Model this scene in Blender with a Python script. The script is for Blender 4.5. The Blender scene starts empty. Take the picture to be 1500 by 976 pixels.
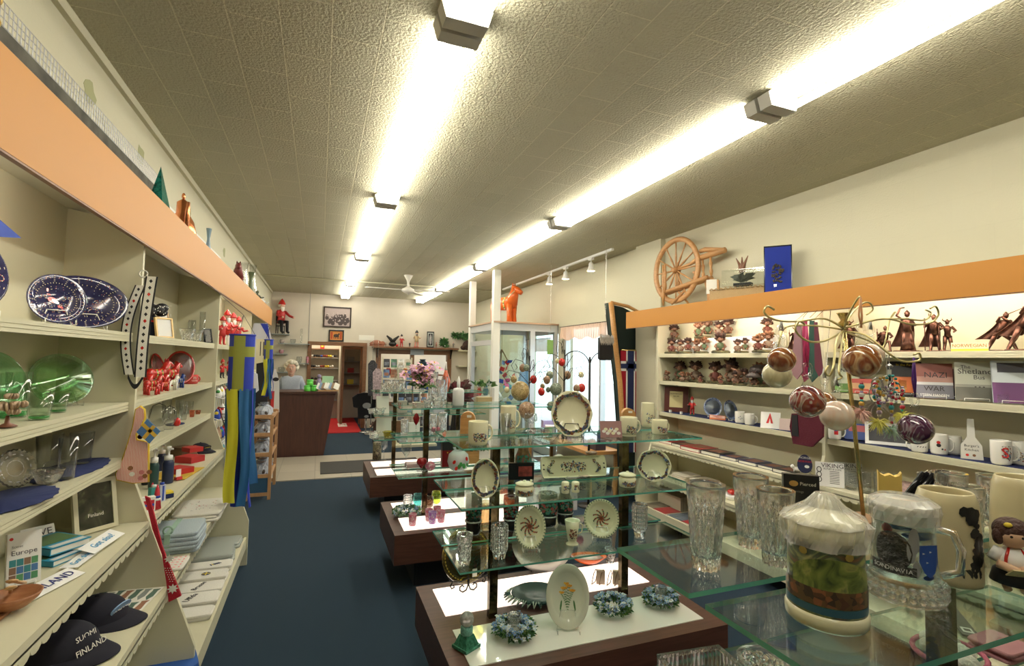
import bpy,math,random
from mathutils import Vector,Matrix,Euler
S=bpy. context. scene
COL=S. collection
PI=math. pi
rnd=random. Random(7)
FPX,CX,CY,CZ=730.14,750.0,488.0,1.6
def _basis():
 y=Vector((468-CX,-(523-CY),-FPX)). normalized()
 b=Vector((2650-CX,-(565-CY),-FPX));x=(b-y*b. dot(y)). normalized()
 return Matrix((x,y,x. cross(y)))
RR=_basis()
cam=bpy. data. objects. new('camera',bpy. data. cameras. new('camera'))
COL. objects. link(cam);S. camera=cam
cam. matrix_world=Matrix. Translation((0,0,CZ))@RR. to_4x4()
cam. data. sensor_width=36;cam. data. lens=FPX/1500*36;cam. data. clip_start=0.05
W=bpy. data. worlds. new('world');S. world=W;W. use_nodes=True
bg=W. node_tree. nodes['Background'];bg. inputs[0]. default_value=(0.86,0.93,1.0,1);bg. inputs[1]. default_value=3.2
S. view_settings. view_transform='Standard';S. view_settings. look='None'
S. view_settings. gamma=1;S. view_settings. use_curve_mapping=False
S. view_settings. exposure=0.12
TUBE=25.0
S. cycles. use_denoising=True
S. cycles. max_bounces=14;S. cycles. transparent_max_bounces=40;S. cycles. transmission_bounces=10
S. cycles. diffuse_bounces=5;S. cycles. glossy_bounces=5
S. cycles. caustics_reflective=False;S. cycles. caustics_refractive=False
S. cycles. sample_clamp_indirect=6
def col_y(px,x,z):
 u=(px-CX)/FPX;d=z-CZ
 a=RR[0][0]*x+RR[2][0]*d+u*(RR[0][2]*x+RR[2][2]*d)
 return Vector((x,-a/(RR[1][0]+u*RR[1][2]),z))
def col_x(px,y,z):
 u=(px-CX)/FPX;d=z-CZ
 a=RR[1][0]*y+RR[2][0]*d+u*(RR[1][2]*y+RR[2][2]*d)
 return Vector((-a/(RR[0][0]+u*RR[0][2]),y,z))
def row_z(py,x,y):
 v=-(py-CY)/FPX
 a=RR[0][1]*x+RR[1][1]*y+v*(RR[0][2]*x+RR[1][2]*y)
 return CZ-a/(RR[2][1]+v*RR[2][2])
def mpp(p,round_=True):
 c=RR. transposed()@(Vector(p)-Vector((0,0,CZ)))
 k=-c. z/FPX
 if round_:
  t=math. hypot(c. x,c. y)/(-c. z);k/=(1+t*t)**.35
 return k
def on_z(px,py,z):
 d=RR@Vector((px-CX,-(py-CY),-FPX));t=(z-CZ)/d. z
 return Vector((0,0,CZ))+d*t
MATS={}
def nt(name):
 m=bpy. data. materials. new(name);m. use_nodes=True
 return m,m. node_tree. nodes,m. node_tree. links,m. node_tree. nodes['Principled BSDF']
def M(name,col=(.8,.8,.8),rough=.5,metal=0,trans=0,em=0,coat=0,noise=0,ns=8,bump=0,bs=60,alpha=1,ior=1.45,sheen=0,emc=None,sub=0):
 if name in MATS:return MATS[name]
 m,N,L,b=nt(name)
 b. inputs['Base Color']. default_value=(*col,1);b. inputs['Roughness']. default_value=rough
 b. inputs['Metallic']. default_value=metal;b. inputs['Transmission Weight']. default_value=trans
 b. inputs['IOR']. default_value=ior;b. inputs['Coat Weight']. default_value=coat
 b. inputs['Alpha']. default_value=alpha
 if sheen:b. inputs['Sheen Weight']. default_value=sheen
 if em:
  b. inputs['Emission Color']. default_value=(*(emc or col),1);b. inputs['Emission Strength']. default_value=em
 tc=N. new('ShaderNodeTexCoord')
 if noise:
  n=N. new('ShaderNodeTexNoise');n. inputs['Scale']. default_value=ns;n. inputs['Detail']. default_value=4
  L. new(tc. outputs['Object'],n. inputs['Vector'])
  r=N. new('ShaderNodeMapRange');r. inputs[1]. default_value=.3;r. inputs[2]. default_value=.7
  r. inputs[3]. default_value=1-noise;r. inputs[4]. default_value=1+noise
  L. new(n. outputs[0],r. inputs[0])
  v=N. new('ShaderNodeVectorMath');v. operation='SCALE';v. inputs[0]. default_value=col
  L. new(r. outputs[0],v. inputs['Scale']);L. new(v. outputs[0],b. inputs['Base Color'])
 if bump:
  n=N. new('ShaderNodeTexNoise');n. inputs['Scale']. default_value=bs;n. inputs['Detail']. default_value=3
  L. new(tc. outputs['Object'],n. inputs['Vector'])
  bp=N. new('ShaderNodeBump');bp. inputs['Strength']. default_value=bump;bp. inputs['Distance']. default_value=.01
  L. new(n. outputs[0],bp. inputs['Height']);L. new(bp. outputs[0],b. inputs['Normal'])
 MATS[name]=m;return m
def ramp_mat(name,stops,tex='noise',scale=6,dist=1.5,rough=.4,trans=0,stretch=(1,1,1),metal=0,coat=0,detail=3,bump=0):
 if name in MATS:return MATS[name]
 m,N,L,b=nt(name)
 tc=N. new('ShaderNodeTexCoord');mp=N. new('ShaderNodeMapping');mp. inputs['Scale']. default_value=stretch
 L. new(tc. outputs['Object'],mp. inputs[0])
 if tex=='wave':
  t=N. new('ShaderNodeTexWave');t. inputs['Distortion']. default_value=dist;t. inputs['Detail']. default_value=detail
 elif tex=='vor':
  t=N. new('ShaderNodeTexVoronoi')
 else:
  t=N. new('ShaderNodeTexNoise');t. inputs['Distortion']. default_value=dist;t. inputs['Detail']. default_value=detail
 t. inputs['Scale']. default_value=scale;L. new(mp. outputs[0],t. inputs['Vector'])
 r=N. new('ShaderNodeValToRGB');e=r. color_ramp. elements
 while len(e)<len(stops):e. new(.5)
 for k,(p,c)in enumerate(stops):e[k]. position=p;e[k]. color=(*c,1)
 if tex=='vor':L. new(t. outputs['Color'],r. inputs[0])
 else:L. new(t. outputs[1 if tex=='wave' else 0],r. inputs[0])
 L. new(r. outputs[0],b. inputs['Base Color'])
 b. inputs['Roughness']. default_value=rough;b. inputs['Transmission Weight']. default_value=trans
 b. inputs['Metallic']. default_value=metal;b. inputs['Coat Weight']. default_value=coat
 if bump:
  bp=N. new('ShaderNodeBump');bp. inputs['Strength']. default_value=bump;bp. inputs['Distance']. default_value=.004
  L. new(t. outputs[0 if tex!='vor' else 0],bp. inputs['Height']);L. new(bp. outputs[0],b. inputs['Normal'])
 MATS[name]=m;return m
def thin_glass(name,tint=(.93,.98,.96),gloss=1.0):
 if name in MATS:return MATS[name]
 m=bpy. data. materials. new(name);m. use_nodes=True;N=m. node_tree. nodes;L=m. node_tree. links;N. clear()
 o=N. new('ShaderNodeOutputMaterial');mx=N. new('ShaderNodeMixShader');t=N. new('ShaderNodeBsdfTransparent')
 g=N. new('ShaderNodeBsdfGlossy');fr=N. new('ShaderNodeFresnel');fr. inputs[0]. default_value=1.5
 g. inputs['Roughness']. default_value=.02;t. inputs[0]. default_value=(*tint,1)
 mu=N. new('ShaderNodeMath');mu. operation='MULTIPLY';mu. inputs[1]. default_value=gloss
 ge=N. new('ShaderNodeNewGeometry');mr=N. new('ShaderNodeMapRange');mr. inputs[3]. default_value=1.5;mr. inputs[4]. default_value=1/1.5
 L. new(ge. outputs['Backfacing'],mr. inputs[0]);L. new(mr. outputs[0],fr. inputs[0])
 L. new(fr. outputs[0],mu. inputs[0]);L. new(mu. outputs[0],mx. inputs[0]);L. new(t. outputs[0],mx. inputs[1]);L. new(g. outputs[0],mx. inputs[2])
 L. new(mx. outputs[0],o. inputs[0]);MATS[name]=m;return m
def crystal_mat(name,tint=(1,1,1),clear=.35,rough=.01):
 if name in MATS:return MATS[name]
 m=bpy. data. materials. new(name);m. use_nodes=True;N=m. node_tree. nodes;L=m. node_tree. links;N. clear()
 o=N. new('ShaderNodeOutputMaterial');mx=N. new('ShaderNodeMixShader');t=N. new('ShaderNodeBsdfTransparent')
 g=N. new('ShaderNodeBsdfGlass');g. inputs['IOR']. default_value=1.5;g. inputs['Roughness']. default_value=rough
 g. inputs[0]. default_value=(*tint,1);t. inputs[0]. default_value=(*tint,1)
 mx. inputs[0]. default_value=clear;L. new(g. outputs[0],mx. inputs[1]);L. new(t. outputs[0],mx. inputs[2]);L. new(mx. outputs[0],o. inputs[0])
 MATS[name]=m;return m
def wood(name,c1,c2,scale=3,stretch=(1,12,12),rough=.45):
 return ramp_mat(name,[(.25,c1),(.75,c2)],'noise',scale,1.0,rough,stretch=stretch,detail=6)
def block_mat(name,col,axes,bw,bh,bump=.5,stip=.3,ss=120,mortar=.004,off=.5,var=.05,rough=.85,joint=1.0):
 m,N,L,b=nt(name)
 tc=N. new('ShaderNodeTexCoord');sp=N. new('ShaderNodeSeparateXYZ');cb=N. new('ShaderNodeCombineXYZ')
 L. new(tc. outputs['Object'],sp. inputs[0]);L. new(sp. outputs[axes[0]],cb. inputs[0]);L. new(sp. outputs[axes[1]],cb. inputs[1])
 br=N. new('ShaderNodeTexBrick');br. offset=off;br. inputs['Scale']. default_value=1
 br. inputs['Brick Width']. default_value=bw;br. inputs['Row Height']. default_value=bh;br. inputs['Mortar Size']. default_value=mortar
 br. inputs['Mortar Smooth']. default_value=.4
 br. inputs['Color1']. default_value=(*[c*(1-var)for c in col],1);br. inputs['Color2']. default_value=(*[c*(1+var)for c in col],1)
 br. inputs['Mortar']. default_value=(*[c*joint for c in col],1)
 L. new(cb. outputs[0],br. inputs['Vector']);L. new(br. outputs[0],b. inputs['Base Color']);b. inputs['Roughness']. default_value=rough
 n=N. new('ShaderNodeTexNoise');n. inputs['Scale']. default_value=ss;n. inputs['Detail']. default_value=3
 L. new(tc. outputs['Object'],n. inputs['Vector'])
 b1=N. new('ShaderNodeBump');b1. inputs['Strength']. default_value=bump;b1. inputs['Distance']. default_value=.01;b1. invert=True
 b2=N. new('ShaderNodeBump');b2. inputs['Strength']. default_value=stip;b2. inputs['Distance']. default_value=.02
 L. new(br. outputs[1],b1. inputs['Height']);L. new(n. outputs[0],b2. inputs['Height']);L. new(b1. outputs[0],b2. inputs['Normal']);L. new(b2. outputs[0],b. inputs['Normal'])
 MATS[name]=m;return m
class MB:
 def __init__(s,mat=None):
  s. v=[];s. f=[];s. mi=[];s. sm=[];s. mats=[];s. M=Matrix. Identity(4);s. c=0
  if mat:s. m(mat)
 def m(s,mat):
  if mat not in s. mats:s. mats. append(mat)
  s. c=s. mats. index(mat);return s
 def at(s,loc=(0,0,0),rot=(0,0,0),sc=(1,1,1)):
  s. M=Matrix. LocRotScale(Vector(loc),Euler(rot),Vector(sc));return s
 def add(s,vs,fs,sm=False):
  o=len(s. v);s. v+=[s. M@Vector(p)for p in vs]
  for f in fs:s. f. append([i+o for i in f]);s. mi. append(s. c);s. sm. append(sm)
  return s
 def box(s,c,d,t=0):
  x,y,z=c;a,b,h=d[0]/2,d[1]/2,d[2]/2;k=1-t
  vs=[(x-a,y-b,z-h),(x+a,y-b,z-h),(x+a,y+b,z-h),(x-a,y+b,z-h),(x-a*k,y-b*k,z+h),(x+a*k,y-b*k,z+h),(x+a*k,y+b*k,z+h),(x-a*k,y+b*k,z+h)]
  return s. add(vs,[(0,3,2,1),(4,5,6,7),(0,1,5,4),(1,2,6,5),(2,3,7,6),(3,0,4,7)])
 def bx(s,x0,x1,y0,y1,z0,z1):return s. box(((x0+x1)/2,(y0+y1)/2,(z0+z1)/2),(x1-x0,y1-y0,z1-z0))
 def lathe(s,pr,n=24,c=(0,0,0),sm=True,mod=None,sx=1,sy=1):
  vs=[];fs=[];K=len(pr)
  for r,z in pr:
   for j in range(n):
    a=2*PI*j/n;q=r*(mod(a,z,r)if mod else 1)
    vs. append((c[0]+q*math. cos(a)*sx,c[1]+q*math. sin(a)*sy,c[2]+z))
  for i in range(K-1):
   for j in range(n):
    k=(j+1)%n;fs. append((i*n+j,i*n+k,(i+1)*n+k,(i+1)*n+j))
  if pr[0][0]>1e-4:fs. append(tuple(range(n))[::-1])
  if pr[-1][0]>1e-4:fs. append(tuple((K-1)*n+j for j in range(n)))
  return s. add(vs,fs,sm)
 def tube(s,pts,r,n=6,closed=False):
  pts=[Vector(p)for p in pts];K=len(pts)
  rs=r if isinstance(r,(list,tuple))else[r]*K
  vs=[];fs=[];up=None
  for i,p in enumerate(pts):
   if closed:t=pts[(i+1)%K]-pts[i-1]
   else:t=(pts[min(i+1,K-1)]-pts[max(i-1,0)])
   if t. length<1e-9:t=Vector((0,0,1))
   t. normalize()
   if up is None:up=Vector((0,0,1))if abs(t. z)<.9 else Vector((1,0,0))
   a=t. cross(up)
   if a. length<1e-6:a=t. cross(Vector((0,1,.1)))
   a. normalize();b=a. cross(t). normalized();up=b
   for j in range(n):
    q=2*PI*j/n;vs. append(p+a*math. cos(q)*rs[i]+b*math. sin(q)*rs[i])
  for i in range(K if closed else K-1):
   for j in range(n):
    k=(j+1)%n;i2=(i+1)%K;fs. append((i*n+j,i*n+k,i2*n+k,i2*n+j))
  if not closed:fs+=[tuple(range(n))[::-1],tuple((K-1)*n+j for j in range(n))]
  return s. add(vs,fs,n>4)
 def ell(s,c,r,n=12,k=8):
  if isinstance(r,(int,float)):r=(r,r,r)
  vs=[(c[0],c[1],c[2]-r[2])];fs=[]
  for i in range(1,k):
   t=PI*i/k-PI/2
   for j in range(n):a=2*PI*j/n;vs. append((c[0]+r[0]*math. cos(t)*math. cos(a),c[1]+r[1]*math. cos(t)*math. sin(a),c[2]+r[2]*math. sin(t)))
  vs. append((c[0],c[1],c[2]+r[2]))
  for j in range(n):
   q=(j+1)%n;fs. append((0,1+q,1+j))
   for i in range(k-2):fs. append((1+i*n+j,1+i*n+q,1+(i+1)*n+q,1+(i+1)*n+j))
   fs. append((1+(k-2)*n+j,1+(k-2)*n+q,len(vs)-1))
  return s. add(vs,fs,True)
 def prism(s,poly,a,b,ax='z'):
  f={'z':lambda u,v,w:(u,v,w),'y':lambda u,v,w:(u,w,v),'x':lambda u,v,w:(w,u,v)}[ax]
  n=len(poly);vs=[f(u,v,a)for u,v in poly]+[f(u,v,b)for u,v in poly]
  return s. add(vs,[tuple(range(n))[::-1],tuple(range(n,2*n))]+[(i,(i+1)%n,n+(i+1)%n,n+i)for i in range(n)])
 def grid(s,fn,nu,nv,sm=True,th=0):
  vs=[fn(i/nu,j/nv)for j in range(nv+1)for i in range(nu+1)];w=nu+1
  fs=[(j*w+i,j*w+i+1,(j+1)*w+i+1,(j+1)*w+i)for j in range(nv)for i in range(nu)]
  s. add(vs,fs,sm)
  if th:
   n=len(vs);nr=[]
   for j in range(nv+1):
    for i in range(nu+1):
     a=Vector(vs[j*w+min(i+1,nu)])-Vector(vs[j*w+max(i-1,0)]);b=Vector(vs[min(j+1,nv)*w+i])-Vector(vs[max(j-1,0)*w+i])
     c=a. cross(b);nr. append(c. normalized()if c. length>1e-12 else Vector((0,0,1)))
   v2=[Vector(v)-k*th for v,k in zip(vs,nr)]
   s. add(v2,[f[::-1]for f in fs],sm)
   bd=[i for i in range(w)]+[j*w+nu for j in range(1,nv+1)]+[nv*w+i for i in range(nu-1,-1,-1)]+[j*w for j in range(nv-1,0,-1)]
   o=len(vs);s. add(list(vs)+v2,[(bd[k],bd[k-1],bd[k-1]+o,bd[k]+o)for k in range(len(bd))],False)
  return s
 def dot(s,p,n,r,k=6,asp=1,an=0):
  n=Vector(n). normalized();a=n. cross(Vector((0,0,1))if abs(n. z)<.9 else Vector((1,0,0))). normalized();b=n. cross(a)
  a2=a*math. cos(an)+b*math. sin(an);b2=n. cross(a2)
  vs=[Vector(p)+a2*math. cos(2*PI*j/k)*r+b2*math. sin(2*PI*j/k)*r*asp for j in range(k)]
  return s. add(vs,[tuple(range(k))])
 def text(s,st,size,loc=(0,0,0),rot=(PI/2,0,0),al='CENTER',sp=1):
  cu=bpy. data. curves. new('t','FONT');cu. body=st;cu. size=size;cu. align_x=al;cu. align_y='CENTER';cu. extrude=size*.01;cu. resolution_u=2
  cu. space_character=sp
  ob=bpy. data. objects. new('t',cu);me=ob. to_mesh()
  mt=Matrix. LocRotScale(Vector(loc),Euler(rot),None)
  s. add([mt@v. co for v in me. vertices],[tuple(p. vertices)for p in me. polygons])
  ob. to_mesh_clear();bpy. data. objects. remove(ob);bpy. data. curves. remove(cu);return s
 def build(s,name,parent=None,loc=None,rot=None,label=None,kind=None):
  me=bpy. data. meshes. new(name);me. from_pydata([tuple(v)for v in s. v],[],s. f)
  for m in s. mats:me. materials. append(m)
  me. polygons. foreach_set('material_index',s. mi);me. polygons. foreach_set('use_smooth',s. sm);me. update()
  o=bpy. data. objects. new(name,me);COL. objects. link(o)
  if parent:o. parent=parent
  if loc is not None:o. location=loc
  if rot is not None:o. rotation_euler=rot
  if label:o['label']=label
  if kind:o['kind']=kind
  return o
def T(name,label,cat,loc=(0,0,0),rz=0,group=None,rot=None):
 o=bpy. data. objects. new(name,None);COL. objects. link(o);o. empty_display_size=.05
 o. location=loc;o. rotation_euler=rot or(0,0,rz);o['label']=label;o['category']=cat
 if group:o['group']=group
 return o
def tag(o,label,cat,group=None):
 o['label']=label;o['category']=cat
 if group:o['group']=group
 return o
def arc(cx,cz,r,a0,a1,n=10,y=0,k=1.0):
 return[(cx+r*(1+(k-1)*i/n)*math. cos(a0+(a1-a0)*i/n),y,cz+r*(1+(k-1)*i/n)*math. sin(a0+(a1-a0)*i/n))for i in range(n+1)]
CREAM=M('cream paint',(.63,.605,.44),.5)
WHITE=M('white paint',(.8,.79,.74),.4);PLW=M('white plastic',(.85,.85,.83),.35)
ORANGE=M('orange laminate',(.47,.20,.026),.5)
BLACK=M('black',(.015,.015,.018),.5);BLKG=M('black gloss',(.012,.012,.014),.15)
IVORY=M('ivory ceramic',(.80,.78,.55),.15,coat=.6)
CERW=M('white ceramic',(.85,.84,.78),.15,coat=.6)
RUST=M('rust glaze',(.25,.06,.035),.3);BLUEG=M('blue glaze',(.12,.19,.36),.3);GRNG=M('green glaze',(.06,.12,.07),.3)
RED=M('red',(.6,.03,.03),.4);REDG=M('red gloss',(.55,.02,.015),.15,coat=.5)
NAVY=M('navy cloth',(.02,.03,.10),.9);BLUE=M('blue',(.02,.06,.40),.5);YEL=M('yellow',(.80,.62,.06),.6)
PAPER=M('paper',(.82,.80,.72),.7);CARD=M('white card',(.85,.85,.83),.6);GREEN=M('green',(.05,.30,.07),.5)
BRASS=M('brass',(.62,.48,.20),.25,1);STEEL=M('steel',(.6,.6,.6),.25,1);WIREW=M('white wire',(.8,.8,.75),.4)
IRON=M('dark iron',(.03,.028,.025),.4,.6);SKIN=M('skin',(.72,.45,.34),.55,sub=.1)
WALNUT=wood('dark walnut',(.055,.022,.014),(.12,.05,.032),3,(1.2,16,16))
PINE=wood('light wood',(.46,.26,.11),(.60,.38,.18),5);OAK=wood('golden wood',(.42,.20,.06),(.60,.32,.11),5)
DKWOOD=wood('brown wood',(.16,.07,.03),(.26,.12,.055),4)
GLASS=thin_glass('clear glass');PANE=thin_glass('shelf glass',(.86,.95,.92),1.0);EDGE=M('green glass edge',(.10,.42,.32),.2,trans=.3)
CRYS=crystal_mat('cut crystal',(1,1,1),.12);CLEAR=thin_glass('blown glass',(.95,.96,.96),1.7)
COPPER=M('copper',(.75,.28,.12),.25,1);BRONZE=M('bronze',(.10,.045,.03),.35,.8,noise=.4,ns=40)
GREYP=M('grey plastic',(.3,.3,.3),.5)
XL,XR,YB,HC=-1.02,3.58,11.9,3.0
def st(name,mb):return mb. build(name,kind='structure')
CARPET=M('teal navy carpet',(.012,.031,.054),.95,noise=.35,ns=300,bump=.4,bs=500)
st('floor',MB(CARPET). bx(XL-.3,4.2,-2.5,16,-.1,0))
TILE=block_mat('beige floor tile',(.42,.38,.31),(0,1),.46,.54,.3,.05,30,.006,0,.06,.35,.7)
st('floor_tile_strip',MB(TILE). bx(XL+.01,XR,7.07,8.68,-.05,.012))
CEILM=block_mat('stippled ceiling paint',(.47,.44,.31),(1,0),.41,.203,.9,.7,75,.004,.5,.03,.9,1.3)
st('ceiling',MB(CEILM). bx(XL-.3,4.2,-2.5,YB+.1,HC,HC+.12))
WALLM=block_mat('painted block wall',(.60,.57,.425),(1,2),.41,.203,.14,.12,90,.004,.5,.01,.7,.99)
WALLB=M('painted back wall',(.66,.60,.50),.7,noise=.03,ns=3)
w=MB(WALLM). bx(XL-.15,XL,-2.5,YB+.1,0,HC)
PATCH=M('bare patch of old paint',(.36,.36,.20),.85)
w. m(PATCH)
for yy,zz in((1.2,2.72),(2.75,2.78),(3.45,2.76),(4.6,2.74),(6.2,2.72),(.4,2.7)):
 pts=[(yy+.075*math. cos(a)*rnd. uniform(.6,1.1),zz+.06*math. sin(a)*rnd. uniform(.6,1.15))for a in[2*PI*k/11 for k in range(11)]]
 w. prism(pts,XL-.01,XL+.0015,'x')
st('wall_left',w)
st('trim_1',MB(WALLM). bx(XL,XL+.025,-2.5,YB,2.955,HC))
wz0,wz1=.62,2.15
w=MB(WALLM)
w. bx(XR,XR+.18,-2.5,5.1,0,HC);w. bx(XR,XR+.18,5.1,8.75,wz1,HC);w. bx(XR,XR+.18,5.1,7.05,0,wz0)
w. bx(XR,XR+.18,7.05,7.22,0,wz1);w. bx(XR,XR+.18,8.5,YB+.1,0,wz1);w. bx(XR,XR+.18,8.75,YB+.1,wz1-.01,HC)
w. bx(XR-.06,XR,4.56,5.03,0,HC)
st('wall_right',w)
w=MB(WALLB)
w. bx(XL-.3,-.17,YB,YB+.12,0,HC);w. bx(-.17,.96,YB,YB+.12,1.9,HC);w. bx(.96,1.25,YB,YB+.12,0,HC)
w. bx(1.25,2.98,YB,YB+.12,1.78,HC);w. bx(1.25,2.98,YB,YB+.12,0,.5);w. bx(2.98,4.2,YB,YB+.12,0,HC)
w. m(GREYP). bx(-.245,-.235,YB-.006,YB,1.95,HC)
st('wall_back',w)
st('wall_behind',MB(WALLB). bx(XL-.3,4.2,-2.6,-2.5,0,HC))
w=MB(WALLB)
w. bx(-1.3,4.2,14.0,14.1,0,HC);w. bx(-.34,-.28,YB+.12,14,0,HC);w. bx(1.1,1.16,YB+.12,14,0,HC)
w. bx(-1.3,4.2,YB+.12,14.1,2.6,2.7)
w. bx(.48,.53,12.9,14,0,2.6)
st('wall_storeroom',w)
d=MB(DKWOOD)
d. bx(-.25,-.17,YB-.03,YB+.13,0,1.94);d. bx(.93,1.01,YB-.03,YB+.13,0,1.94);d. bx(-.17,.93,YB-.03,YB+.13,1.86,1.94)
o=st('door_1',d)
d=MB(DKWOOD)
d. bx(.50,.56,12.6,12.7,0,1.86);d. bx(.56,.95,12.6,12.7,1.8,1.86);d. bx(.93,.98,12.6,12.7,0,1.86)
st('door_2',d)
d=MB(DKWOOD)
d. bx(1.22,1.33,YB-.02,YB+.13,.5,1.8);d. bx(2.90,3.0,YB-.02,YB+.13,.5,1.8);d. bx(1.33,2.90,YB-.02,YB+.13,1.70,1.8)
d. bx(1.33,2.90,YB-.02,YB+.13,.5,.58);d. bx(2.02,2.10,YB-.01,YB+.13,.58,1.7)
st('window_2',d)
lr=bpy. data. lights. new('storeroom','AREA');lr. energy=22;lr. size=.8;lr. color=(1,.93,.75)
for n_,(x_,y_)in(('storeroom_lamp',(.1,13.2)),('showcase_lamp',(2.2,13.0))):
 lo=bpy. data. objects. new(n_,lr);lo. location=(x_,y_,2.55);COL. objects. link(lo)
ALU=M('aluminium frame',(.62,.64,.66),.35,.5)
d=MB(ALU)
for a,b in((5.1,5.16),(6.99,7.05),(5.95,5.99)):d. bx(XR+.02,XR+.1,a,b,wz0,wz1)
d. bx(XR+.02,XR+.1,5.16,6.99,wz0,wz0+.05);d. bx(XR+.02,XR+.1,5.16,6.99,wz1-.05,wz1)
fr=st('window_1',d)
p=MB(GLASS). bx(XR+.055,XR+.061,5.16,6.99,wz0+.05,wz1-.05). build('pane',fr)
MB(DKWOOD). bx(XR-.10,XR+.02,5.1,7.05,wz0-.05,wz0). build('window_sill',fr)
st('ground',MB(M('concrete pavement',(.6,.6,.58),.9,noise=.1,ns=3)). bx(4.2,40,-12,34,-.25,-.08))
OUT=MB(M('pale render',(.75,.74,.70),.9)). bx(26,27,-10,34,-.1,4.2)
OUT. m(M('dark shopfront',(.10,.12,.14),.3))
for k in range(7):OUT. bx(25.97,26.02,-6+k*6,-2.5+k*6,.4,2.6)
tag(OUT. build('building'),'pale building across the street seen through the glass entrance','building')
VX,VY0,VY1=2.525,7.27,8.56
PW=M('off white post paint',(.74,.73,.66),.5)
vs=MB(PW)
vs. bx(VX-.055,VX+.055,VY0-.05,VY0+.05,0,HC);vs. bx(VX-.05,VX+.05,VY1-.05,VY1+.05,0,HC)
vr=vs. build('entrance_frame',kind='structure')
d=MB(ALU)
d. bx(VX+.055,XR,VY0-.03,VY0+.03,2.07,2.18);d. bx(VX+.055,XR,VY0-.03,VY0+.03,.0,.1)
d. bx(3.10,3.18,VY0-.03,VY0+.03,.1,2.07);d. bx(3.52,XR,VY0-.03,VY0+.03,.1,2.07)
d. bx(VX-.03,VX+.03,VY0+.05,VY1-.05,2.07,2.18);d. bx(VX-.03,VX+.03,VY0+.05,VY1-.05,1.84,1.92)
d. bx(VX-.03,VX+.03,VY0+.05,VY0+.12,0,1.84);d. bx(VX-.03,VX+.03,VY1-.12,VY1-.05,0,1.84)
d. bx(VX+.05,XR,VY1-.03,VY1+.03,2.07,2.18);d. bx(3.0,3.06,VY1-.03,VY1+.03,0,2.07);d. bx(3.52,XR,VY1-.03,VY1+.03,0,2.07)
d. build('rail',vr,label='aluminium rails around the entrance glass')
g=MB(GLASS)
g. bx(VX+.055,3.10,VY0-.003,VY0+.003,.1,2.07);g. bx(3.18,3.52,VY0-.003,VY0+.003,.1,2.07)
g. bx(VX-.003,VX+.003,VY0+.12,VY1-.12,1.92,2.07);g. bx(VX+.05,3.0,VY1-.003,VY1+.003,0,2.07);g. bx(3.06,3.52,VY1-.003,VY1+.003,0,2.07)
g. build('pane',vr)
MB(M('plywood lid',(.45,.30,.2),.7)). bx(VX-.05,XR,VY0-.06,VY1+.06,2.18,2.205). build('top_board',vr)
d=MB(ALU)
d. bx(XR+.05,XR+.1,7.22,7.32,0,wz1);d. bx(XR+.05,XR+.1,8.40,8.5,0,wz1);d. bx(XR+.05,XR+.1,7.32,8.4,wz1-.1,wz1);d. bx(XR+.05,XR+.1,7.32,8.4,0,.15)
dd=st('door_3',d);MB(GLASS). bx(XR+.07,XR+.076,7.32,8.4,.15,wz1-.1). build('pane',dd)
MB(STEEL). tube([(XR+.03,8.3,.95),(XR,8.3,.95),(XR,8.3,1.25),(XR+.03,8.3,1.25)],.012). build('door_handle',dd)
TUBEM=M('lit fluorescent tube',(1,.97,.88),.4,em=TUBE,emc=(1,.955,.84))
def fixture(x,y0,y1,label,z=HC):
 t=T('fluorescent_light',label,'ceiling light',(x,(y0+y1)/2,z),0,'fluorescent ceiling lights')
 h=(y1-y0)/2
 MB(PLW). bx(-.035,.035,-h+.03,h-.03,-.045,-.0). build('housing',t)
 for s in(-1,1):
  e=MB(M('lamp end cap',(.50,.49,.45),.5));ye=s*(h-.045)
  e. prism([(-.105,-.02),(-.085,-.085),(.085,-.085),(.105,-.02),(.08,0),(-.08,0)],ye-.035,ye+.035,'y')
  for q in(-.062,.062):e. m(BLACK). lathe([(.024,0),(.024,.012)],12,(0,0,0))if 0 else None
  e. build('end_cap',t)
  tb=MB(TUBEM). tube([(s*.062,-h+.08,-.062),(s*.062,0,-.062),(s*.062,h-.08,-.062)],.019,8);tb. build('tube',t)
ys=[-.6,1.9,4.37,6.98,9.60,11.80]
nm=['nearest overhead','second from the camera','middle','fourth from the camera','farthest, at the back wall']
for k in range(5):
 fixture(.49,ys[k]+.0,ys[k+1],'twin tube fluorescent ceiling light, left row, '+nm[k])
for k in range(5):
 fixture(2.165,ys[k],ys[k+1],'twin tube fluorescent ceiling light, right row, '+nm[k])
tag(MB(CREAM). tube([(XL,9.45,HC-.012),(3.5,9.45,HC-.012)],.01,6). build('conduit'),'thin cream conduit crossing the ceiling between the light rows','conduit')
t=T('ceiling_fan','white three-blade ceiling fan near the back wall','fan',(1.345,8.4,HC))
FW=M('fan white',(.72,.70,.64),.4)
MB(FW). lathe([(.075,0),(.06,-.03),(.028,-.09),(.02,-.12),(.02,-.2),(.035,-.22)],16). build('canopy',t)
MB(FW). lathe([(.03,-.19),(.06,-.215),(.10,-.235),(.105,-.27),(.06,-.30),(.02,-.315),(.012,-.33)],20). build('motor',t)
for a in(PI*.99,-.18,1.05):
 b=MB(FW);b. at((0,0,-.25),(0,0,a));b. prism([(.09,-.02),(.62,-.055),(.70,-.04),(.70,.05),(.62,.06),(.09,.025)],-.006,.004);b. build('blade',t)
t=T('track_light','white ceiling track with three spotlights along the window wall','track light',(3.30,0,HC))
MB(PLW). bx(-.018,.018,5.2,9.1,-.028,0). build('track',t)
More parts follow.
